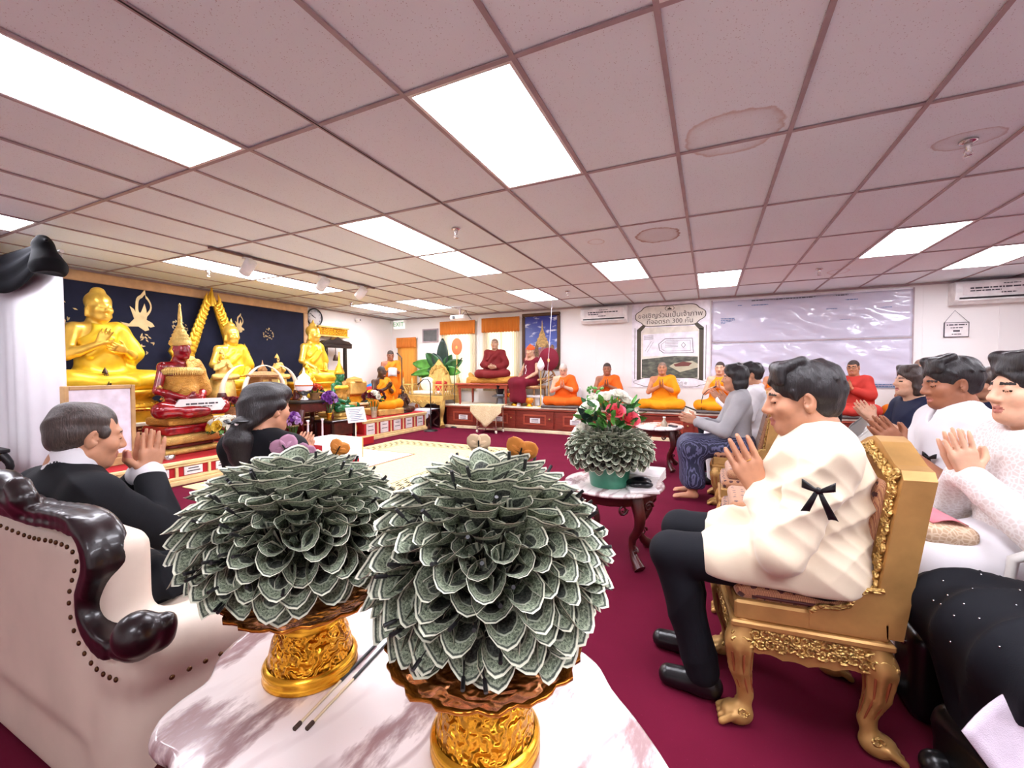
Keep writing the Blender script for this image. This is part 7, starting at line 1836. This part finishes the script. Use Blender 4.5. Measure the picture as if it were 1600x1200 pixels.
for (x, y, z, lb) in ((-5.62, 4.55, .13, 'white candle stick nearer the lilac orchids'), (-5.62, 4.82, .13, 'white candle stick before the dark carved table')):
    t = thing('candle_stick', lb, 'candle', (x, y, z), 0, 'altar candles'); MB().lathe([(.045, 0), (.05, .01), (.02, .03), (.022, .05), (.014, .06)], 14).build('foot', M['gold_pale'], t); MB().lathe([(.013, .06), (.016, .10), (.013, .34), (.024, .36), (.028, .375), (.012, .38)], 14).build('candle', M['towel'], t); MB().tube([(0, 0, .38), (.002, 0, .392)], .002, 5).build('wick', M['black'], t)
# colourful cloth bundles and gold box on the altar right
for (x, y, z, r3, m, lb) in ((-6.62, 6.98, .90, (.16, .20, .10), 'brightblue', 'blue wrapped bundle on the altar behind the monk figure'), (-6.56, 6.80, .86, (.12, .17, .07), 'redcloth', 'red wrapped bundle on the altar behind the monk figure')):
    if m == 'brightblue': M[m] = cloth_mat('bright blue cloth', srgb(30, 120, 190))
    F = Field(); F.ell((0, 0, 0), r3, rot=(.4, 0, 0)); F.ell((r3[0] * .5, r3[1] * .4, r3[2] * .5), tuple(q * .5 for q in r3)); o = field_obj(F, 'cloth_bundle', .014, M[m], None, folds(.010, 50, 6)); o.location = (x, y, z); tag(o, lb, 'bundle')
o = MB().box((-.14, -.22, 0), (.14, .22, .26), ch=.02).build('gold_box', M['gold_pale'], None, (-6.60, 6.46, .80)); tag(o, 'pale gold box on the altar right of the green crowned statue', 'box'); MB().lathe([(.24, .26), (.20, .32), (.02, .36)], 4, smooth=False).build('box_roof', M['brocadegold'], o)
# bell stand and gold shelf on the wall
t = thing('bell_stand', 'dark roofed bell stand against the wall behind the right golden statue', 'bell stand', (-7.40, 6.72, .80)); 
for sy in (-1, 1): MB().box((-.03, sy * .26 - .03, 0), (.03, sy * .26 + .03, .98)).build('post', M['mahogany'], t)
MB().box((-.08, -.40, .98), (.08, .40, 1.06), ch=.01).build('beam', M['mahogany'], t); mb = MB(); mb.T = Matrix(((0, 0, 1, 0), (1, 0, 0, 0), (0, 1, 0, 0), (0, 0, 0, 1))); mb.prism([(-.42, 1.06), (.42, 1.06), (.30, 1.13), (.12, 1.15), (0, 1.22), (-.12, 1.15), (-.30, 1.13)], -.08, .08); mb.build('carved_roof', M['mahogany'], t)
MB().box((-.16, -.32, 0), (.16, .32, .08), ch=.01).build('foot', M['mahogany'], t)
MB().lathe([(.055, .70), (.06, .72), (.045, .78), (.03, .82), (.008, .84), (.008, .98)], 14).build('bell', M['bronze'], t)
t = thing('gold_wall_shelf', 'gold carved shelf on the wall beside the right golden statue', 'shelf', (XL + .01, 6.80, 2.06)); MB().box((0, -.40, 0), (.16, .40, .16), ch=.01).build('carved_board', M['gold_emboss'], t); MB().box((0, -.42, .16), (.18, .42, .19)).build('ledge', M['gold_pale'], t); MB().box((0, -.42, -.03), (.18, .42, 0)).build('lower_ledge', M['gold_pale'], t)
# framed white board on an easel
t = thing('framed_board', 'wooden framed white board on an easel beside the white drape', 'board', (-5.66, 2.22, 0), R(12)); M['oak'] = mat('oak frame', srgb(196, 158, 108), .5, 0, .1, 8)
for a, b in (((-.03, -.42, .36), (.03, -.38, 1.12)), ((-.03, .16, .36), (.03, .20, 1.12)), ((-.03, -.38, .36), (.03, .16, .40)), ((-.03, -.38, 1.08), (.03, .16, 1.12))): MB().box(a, b, ch=.006).build('frame_bar', M['oak'], t)
MB().box((-.01, -.38, .40), (.012, .16, 1.08)).build('white_panel', mat('lilac white board', srgb(236, 230, 244), .3), t); MB().box((-.04, -.44, .275), (.05, .26, .36), ch=.008).build('easel_tray', M['oak'], t)
# sign plate on the crowned statue, tilted poster card on a stand
t = thing('name_plaque', 'white eight sided plaque with handwriting on the lap of the crowned red statue', 'sign', (-5.58, 3.02, .86), R(84)); P_ = [(-.27, 0), (-.22, .075), (.22, .075), (.27, 0), (.22, -.075), (-.22, -.075)]
mb = MB(); mb.T = Matrix(((1, 0, 0, 0), (0, 0, -1, 0), (0, 1, 0, 0), (0, 0, 0, 1))); mb.prism(P_, 0, .02); mb.build('plate', M['label'], t); lines(t, [(-.16, .18, -.0205, .015, .02), (-.10, .12, -.0205, -.02, .014)], M['ink'], 'handwriting'); MB().tube([(0, .02, -.06), (0, .12, -.10), (0, .2, -.12)], .01, 6).build('prop', M['oak'], t)
t = thing('notice_stand', 'printed white card on a slim stand before the altar step', 'sign stand', (-5.27, 5.18, 0)); MB().lathe([(.07, 0), (.07, .012), (.02, .04), (.008, .05), (.008, .46)], 16).build('stand', M['pale'], t)
c = MB().box((-.006, -.17, -.13), (.006, .17, .13)).build('card', M['label'], t, (.01, 0, .55), (0, -.35, -.2)); mb = MB()
for k in range(7): mb.box((.0061, -.13 + .02 * (k % 2), .09 - .03 * k - .005), (.0072, .12 - .03 * (k % 3), .09 - .03 * k + .005))
o = mb.build('printed_lines', M['inkblue'], c); o['kind'] = 'stuff'
for (x, y, z, lb) in ((-5.45, 2.62, .277, 'small tin on the red step by the easel'),):
    o = MB().lathe([(.05, 0), (.05, .05), (.045, .055), (.001, .055)], 18, cap=False).build('small_tin', M['chrome'], None, (x, y, z)); tag(o, lb, 'tin')
# red crowned framed items under the standing monk: bag and white portrait frame
t = thing('portrait_frame', 'white framed portrait of a seated figure in red leaning below the curtain', 'picture', (-6.62, 8.52, 0), R(15)); MB().box((-.24, -.015, .02), (.24, .015, .72), ch=.006).build('frame', M['towel'], t); MB().box((-.20, -.018, .06), (.20, -.014, .68)).build('print', mat('pale print', srgb(206, 198, 196), .4), t); flat([(-.12, .10), (-.14, .25), (-.06, .36), (.06, .36), (.14, .25), (.12, .10)], -.0182, M['red'], 'printed_robe', t); flat([(-.04 + .05 * 0, .37), (-.045, .43), (0, .47), (.045, .43), (.04, .37)], -.0184, M['rust'], 'printed_face', t)
# ------------------------------------------------------------------ rugs, drape, flowered money tree, plastic chairs, bags
def rug_mat():
    t = NT('cream rug with key border'); co = t.coord(); x, y, z = t.sep(co)
    ax = t.math('SUBTRACT', 1.2, t.math('ABSOLUTE', x)); ay = t.math('SUBTRACT', 1.78, t.math('ABSOLUTE', y)); e = t.math('MINIMUM', ax, ay)
    st = t.math('GREATER_THAN', t.math('SINE', t.math('ADD', t.math('MULTIPLY', t.math('ADD', x, y), 46.0), t.math('MULTIPLY', t.math('SINE', t.math('MULTIPLY', e, 110.0)), 1.6))), .0)
    band = t.math('MULTIPLY', t.math('GREATER_THAN', e, .10), t.math('LESS_THAN', e, .38)); gap = t.math('GREATER_THAN', t.math('ABSOLUTE', t.math('SUBTRACT', t.math('FRACT', t.math('MULTIPLY', e, 10.5)), .5)), .12)
    f = t.math('MULTIPLY', t.math('MULTIPLY', band, st), gap)
    line = t.math('MULTIPLY', t.math('GREATER_THAN', e, .405), t.math('LESS_THAN', e, .42))
    c = t.mix(t.math('MAXIMUM', f, line), t.ramp(t.noise(co, 40, 3), [(.3, srgb(220, 202, 146)), (.7, srgb(230, 214, 162))]), srgb(74, 66, 52)); t.base(c); t.set(Roughness=.95, Specular_IOR_Level=.1); return t.m
M['rug'] = rug_mat()
o = MB().box((-1.2, -1.78, 0), (1.2, 1.78, .012), ch=.004).build('area_rug', M['rug'], None, (-3.98, 4.38, 0)); tag(o, 'large cream rug with a dark patterned border on the maroon carpet', 'rug')
o = MB().box((-.52, -1.2, 0), (.52, 1.2, .008), ch=.003).build('white_mat', M['towel'], None, (-4.52, 3.90, .012)); tag(o, 'white sheet with an orange edge spread on the cream rug', 'mat'); MB().box((.505, -1.2, .0075), (.525, 1.2, .0095)).box((-.52, 1.185, .0075), (.505, 1.205, .0095)).build('orange_edge', M['rust'], o)
t = thing('low_cloth_table', 'low altar table under a white cloth with gold edge and red side', 'table', (-4.62, 4.02, .012)); MB().box((-.28, -.30, 0), (.28, .30, .33)).build('red_box', M['redcloth'], t)
o = MB().box((-.30, -.32, .0), (.30, .34, .014), ch=.005).box((.296, -.32, -.26), (.31, .34, .006)).build('white_tablecloth', M['towel'], None, (-4.62, 4.02, .343)); tag(o, 'white tablecloth hanging over the low red altar table', 'tablecloth'); MB().box((.2955, .325, -.26), (.3125, .345, .008)).box((-.30, .335, .0), (.30, .345, .0145)).build('gold_trim', M['gold_pale'], o)

# white drape partition with a black swag at the far left
M['drape'] = cloth_mat('white drape cloth', srgb(244, 242, 246), .8, .01, .1); M['swag'] = cloth_mat('black swag cloth', srgb(10, 11, 17), .85, .15, .3, 120)
t = thing('drape', 'tall white drape hanging from the ceiling at the left of the altar', 'drape', (0, 1.86, 0))
MB().sheet(lambda u, v: (XL + .1 + 1.95 * u, .012 * math.sin(u * 38) * v + .02 * math.sin(u * 9), ZC - .26 - (ZC - .28) * v), 80, 8, .005).build('drape_cloth', M['drape'], t)
MB().tube([(XL + .06, 0, ZC - .24), (-5.62, 0, ZC - .24)], .018, 8).build('drape_pole', M['white'], t)
t = thing('black_swag', 'black cloth swag with a gathered rosette along the top of the white drape', 'swag', (0, 1.80, 0))
MB().sheet(lambda u, v: (XL + .12 + 1.92 * u, -.03 - .05 * math.sin(v * PI) - .012 * math.sin(v * 16), ZC - .17 - v * (.10 + .30 * math.sin(PI * ((u * 1.0) % 1.0)) ** .8)), 40, 14, .006).build('swag_cloth', M['swag'], t)
F = Field(); F.at(Matrix.Translation((-5.64, -.06, ZC - .22))); F.ell((0, 0, 0), (.10, .07, .09)); F.cone((0, 0, -.02), (.10, 0, -.20), .07, .13, k=.04); F.cone((0, 0, .05), (-.06, 0, .08), .05, .03); F.cone((.02, 0, .05), (.14, -.02, .03), .02, .012)
F.ell((.11, -.0, -.30), (.16, .10, .05), op='-', k=.02); field_obj(F, 'rosette', .009, M['swag'], t, folds(.014, 90, 3, (1, .5, .2)))
t = thing('dark_side_table', 'small black and gold table at the foot of the white drape', 'table', (-6.72, 1.50, 0)); MB().box((-.30, -.2, .44), (.30, .2, .48), ch=.008).build('tabletop', M['black'], t); MB().box((-.27, -.17, .36), (.27, .17, .44)).build('gold_apron', M['gold_emboss'], t)
for sx in (-1, 1):
    for sy in (-1, 1): cabriole(MB(), sx * .25, sy * .15, .42, sx, sy, .028).build('leg', M['black'], t)
t = thing('leaf_sprig', 'dark green leafy sprig in a thin vase at the left edge of the drape', 'plant', (-6.66, 1.50, .48)); MB().lathe([(.03, 0), (.035, .08), (.02, .14)], 12).build('vase', M['black'], t)
for k in range(9):
    o = bpy.data.objects.new('leaf', leaf_me['leafdark']); link_obj(o, t); a = k * .8; oriented(o, (0, 0, .14 + .02 * k), (math.cos(a), .5 * math.sin(a), .5), .16, a)

# flowered money tree on the oval table
T3 = thing('money_tree', 'money tree topped with white and pink flowers in a green pot', 'money tree', (-.60, 2.80, .50))
M['greenfoil'] = mat('green fluted pot', srgb(70, 150, 122), .35, 0, .06, 20)
MB().lathe([(.118, 0), (.122, .006), (.140, .13), (.146, .135), (.13, .135), (.001, .12)], 60, cap=False, mod=lambda a, i: 1 + .012 * math.sin(a * 30)).build('pot', M['greenfoil'], T3)
money_ball(T3, (0, 0, .235), (.215, .215, .105), 270, .88, zmin=-.45, tilt=.25, seed=7, top_skip=.80)
rs = random.Random(12); C0 = Vector((0, 0, .33))
for i in range(130):
    a = rs.uniform(0, 6.28); q = rs.random() ** .5; p = C0 + Vector((.17 * q * math.cos(a), .17 * q * math.sin(a), .05 + rs.uniform(0, .20) * (1 - q * .3))); o = bpy.data.objects.new('leaf', leaf_me[('leaf2', 'leaf2', 'leaf')[i % 3]]); link_obj(o, T3); oriented(o, p, (math.cos(a) + rs.uniform(-.5, .5), math.sin(a) + rs.uniform(-.5, .5), rs.uniform(.1, 1.2)), rs.uniform(.055, .095), rs.uniform(0, 6))
for (x, y, z, s, k) in ((-.17, -.05, .36, .075, 'fl_white'), (-.11, -.10, .51, .070, 'fl_white'), (-.20, .02, .45, .06, 'fl_white'), (-.02, .02, .58, .065, 'fl_white'), (.05, .05, .60, .06, 'fl_white'), (-.08, .08, .58, .06, 'fl_white'), (.10, .05, .56, .055, 'fl_white'), (-.13, .12, .48, .065, 'fl_white'), (.02, .15, .52, .06, 'fl_white'), (.13, .12, .46, .06, 'fl_white'), (.06, -.09, .50, .060, 'fl_pink'), (.135, -.055, .455, .070, 'fl_pink'), (-.10, .0, .57, .055, 'fl_white')):
    o = bpy.data.objects.new('bloom', ROSE[k][0]); link_obj(o, T3); oriented(o, (x, y, z), (x * 2 + .05, y * 2 - .25, .55), s, x * 30)
for d in ((-.3, -.8, .3), (-.1, -.9, .1), (.2, -.9, .5), (-.5, -.5, .6)):
    o = bpy.data.objects.new('leaf', leaf_me['leafdark']); link_obj(o, T3); oriented(o, (-.07 + d[0] * .05, -.12, .44), d, .12, 1)
mb = MB()
for k in range(40):
    a = rs.uniform(0, 6.28); p = Vector((-.10 + .05 * math.cos(a), .02 + .05 * math.sin(a), .55 + rs.uniform(0, .10))); mb.ball(p, .009, 5, 4)
o = mb.build('buds', M['leaf2'], T3); o['kind'] = 'stuff'
# books and small things on the two oval tables
for k in range(4):
    o = MB().box((-.11, -.15, 0), (.11, .15, .018), ch=.002).build('booklet', M['label'], None, (-.40 + .004 * k, 3.0 - .004 * k, .5005 + .0185 * k), (0, 0, R(-8 + 2 * k))); tag(o, 'white booklet in the small stack by the green pot, %s of four' % ('lowest', 'second lowest', 'second highest', 'topmost')[k], 'booklet', 'booklets stacked on the oval table')
mb = MB().box((-.09, -.10, 0), (.09, .10, .016), ch=.003).build('notebook', M['label'], None, (-.385, 2.76, .5005), (0, 0, R(20))); tag(mb, 'white notebook under the black cloth on the oval table', 'notebook')
F = Field()
for p in ((-.05, 0, .02), (.03, .03, .025), (.05, -.03, .02), (-.02, -.04, .018), (0, .02, .035)): F.ell(p, (.045, .035, .018))
o = field_obj(F, 'black_cloth', .008, M['ribbon'], None, folds(.006, 90, 2)); o.location = (-.405, 2.79, .517); tag(o, 'crumpled black cloth lying on a white notebook', 'cloth')
t = thing('glass_bottle', 'small glass bottle on the far oval table', 'bottle', (-.52, 5.70, .55)); MB().lathe([(.035, 0), (.04, .02), (.038, .05), (.015, .08), (.015, .11)], 16).build('bottle_body', M['vaseglass'], t); MB().lathe([(.017, .11), (.017, .125), (.001, .127)], 12, cap=False).build('cap', M['white'], t)
for x, y, lb in ((-.44, 5.72, 'dark small box on the far oval table beside the glass bottle'), (-.39, 5.66, 'dark small box on the far oval table nearer the edge')): tag(MB().box((-.03, -.02, 0), (.03, .02, .025), ch=.004).build('small_box', M['ink'], None, (x, y, .55), (0, 0, x * 9)), lb, 'box')

# white plastic chairs (face -x)
M['plastic'] = mat('pale grey white plastic', srgb(214, 212, 208), .35, 0, .02)
def plastic_chair(label, loc, rz=0.0, g='white plastic chairs'):
    t = thing('plastic_chair', label, 'chair', loc, rz, g)
    MB().sheet(lambda u, v: (-.22 + .44 * u, (v - .5) * (.44 - .02 * u), .425 - .015 * math.sin(PI * u) - .012 * math.sin(PI * v) + (.012 if u < .08 else 0)), 10, 9, .010).build('seat', M['plastic'], t)
    def bk(u, v):
        y = (u - .5) * .46 * (1 - .28 * v ** 3 + .05 * v); z = .44 + .40 * v * (1 - .28 * (2 * u - 1) ** 2 * v ** 2); x = .20 + .10 * v - .07 * (2 * u - 1) ** 2
        return (x, y, z)
    MB().sheet(bk, 13, 10, .010).build('backrest', M['plastic'], t)
    mb = MB(); rim = [bk(0, k / 8) for k in range(9)] + [bk(k / 12, 1) for k in range(13)] + [bk(1, 1 - k / 8) for k in range(9)]; mb.tube(rim, .012, 8, True); mb.build('back_rim', M['plastic'], t)
    for s in (-1, 1):
        MB().tube([(.22, s * .235, .58), (.05, s * .265, .655), (-.14, s * .265, .650), (-.215, s * .255, .60), (-.225, s * .245, .43)], [.022, .026, .030, .026, .022], 10, flat=.6).build('armrest', M['plastic'], t)
        MB().tube([(-.20, s * .21, .43), (-.235, s * .245, 0)], [.026, .018], 8).build('leg', M['plastic'], t); MB().tube([(.19, s * .20, .43), (.25, s * .235, 0)], [.026, .018], 8).build('leg', M['plastic'], t)
    return t
pc = plastic_chair('white plastic chair under the woman in white lace blouse', (1.17, 2.29, 0))
for l, lb in (((1.18, 2.93, 0), 'white plastic chair under the man in white polo shirt'), ((1.20, 1.58, 0), 'white plastic chair under the guest in black skirt, nearest to the camera'), ((.86, 3.42, 0), 'empty white plastic chair nearest in front of the polo man'), ((.84, 3.98, 0), 'empty white plastic chair, middle of the three behind the head of the man in cream'), ((1.54, 4.45, 0), 'white plastic chair under the woman in navy blouse'), ((1.10, 5.12, 0), 'white plastic chair under the dark haired guest in black'), ((2.14, 4.85, 0), 'white plastic chair under the brown haired woman'), ((2.16, 3.45, 0), 'white plastic chair under the guest in slate blue')): clone(pc, l, None, lb)

# bags
M['beige'] = lace_mat('beige lace clutch', srgb(222, 200, 172), srgb(196, 164, 132)); M['pinkpaper'] = mat('pink paper', srgb(226, 130, 142), .6)
F = Field(); F.box((0, 0, .045), (.10, .15, .040), .035); o = field_obj(F, 'clutch_bag', .009, M['beige']); o.location = (.78, 2.24, .60); o.rotation_euler = (.12, .08, R(18)); tag(o, 'beige lace clutch bag with a pink paper on the lap of the woman in lace', 'bag')
MB().sheet(lambda u, v: (-.06 + .12 * u, -.12 + .22 * v, .088 + .02 * math.sin(u * 3)), 5, 5, .004).build('pink_paper', M['pinkpaper'], o); mb = MB()
for k in range(10): mb.ball((-.085 + .004 * k, .155 + .004 * (k % 2), .05 - .010 * k), .007, 6, 4)
o2 = mb.build('pearl_strap', M['gold_bead'], o); o2['kind'] = 'stuff'
F = Field(); F.box((0, 0, .10), (.12, .19, .10), .05); F.ell((0, 0, .19), (.08, .16, .04)); o = field_obj(F, 'handbag', .010, M['shoe'], None, folds(.006, 50, 3)); o.location = (.80, 1.62, .01); o.rotation_euler = (0, 0, R(12)); tag(o, 'black leather handbag with silver rings on the carpet by the gilded chair', 'bag')
for z in (.07, .16): MB().tube([(-.135, -.10 + .026 * math.cos(a), z + .022 * math.sin(a)) for a in [2 * PI * k / 14 for k in range(15)]], .0045, 6, False).build('silver_ring', M['chrome'], o)
MB().tube([(0, -.14, .20), (-.02, -.12, .30), (-.02, .0, .33), (-.02, .12, .30), (0, .14, .20)], .010, 8).build('handle', M['shoe'], o)
t = thing('tote_bag', 'upright black bag with a silver clasp behind the gilded chair', 'bag', (.72, 2.02, 0)); F = Field(); F.box((0, 0, .16), (.06, .10, .16), .04); field_obj(F, 'bag_body', .012, M['shoe'], t); MB().tube([(0, -.07, .30), (-.01, -.05, .40), (-.01, .05, .40), (0, .07, .30)], .012, 8).build('handle', M['shoe'], t); MB().ball((-.062, -.02, .26), .016, 8, 6).build('clasp', M['chrome'], t)
M['lavender'] = mat('pale lavender silk', srgb(214, 202, 216), .5, 0, .04, 30, .3, 400)
A_, B_, C_, D_ = (Vector(p) for p in ((.556, 1.350, .388), (.79, 1.45, .63), (.66, 1.29, .24), (.98, 1.40, .46)))
o = MB().sheet(lambda u, v: A_.lerp(B_, u).lerp(C_.lerp(D_, u), v) + Vector((0, .010 * math.sin(u * 7 + v * 3), .0)), 16, 10, .004).build('silk_shawl', M['lavender']); tag(o, 'pale lavender silk shawl hanging over the black skirt at the right edge', 'shawl')
o = MB().box((-.4, -.35, 0), (.4, .35, .14), ch=.01).build('wooden_step', M['redwood'], None, (-7.02, 8.0, 0)); tag(o, 'low wooden step under the standing monk', 'step')
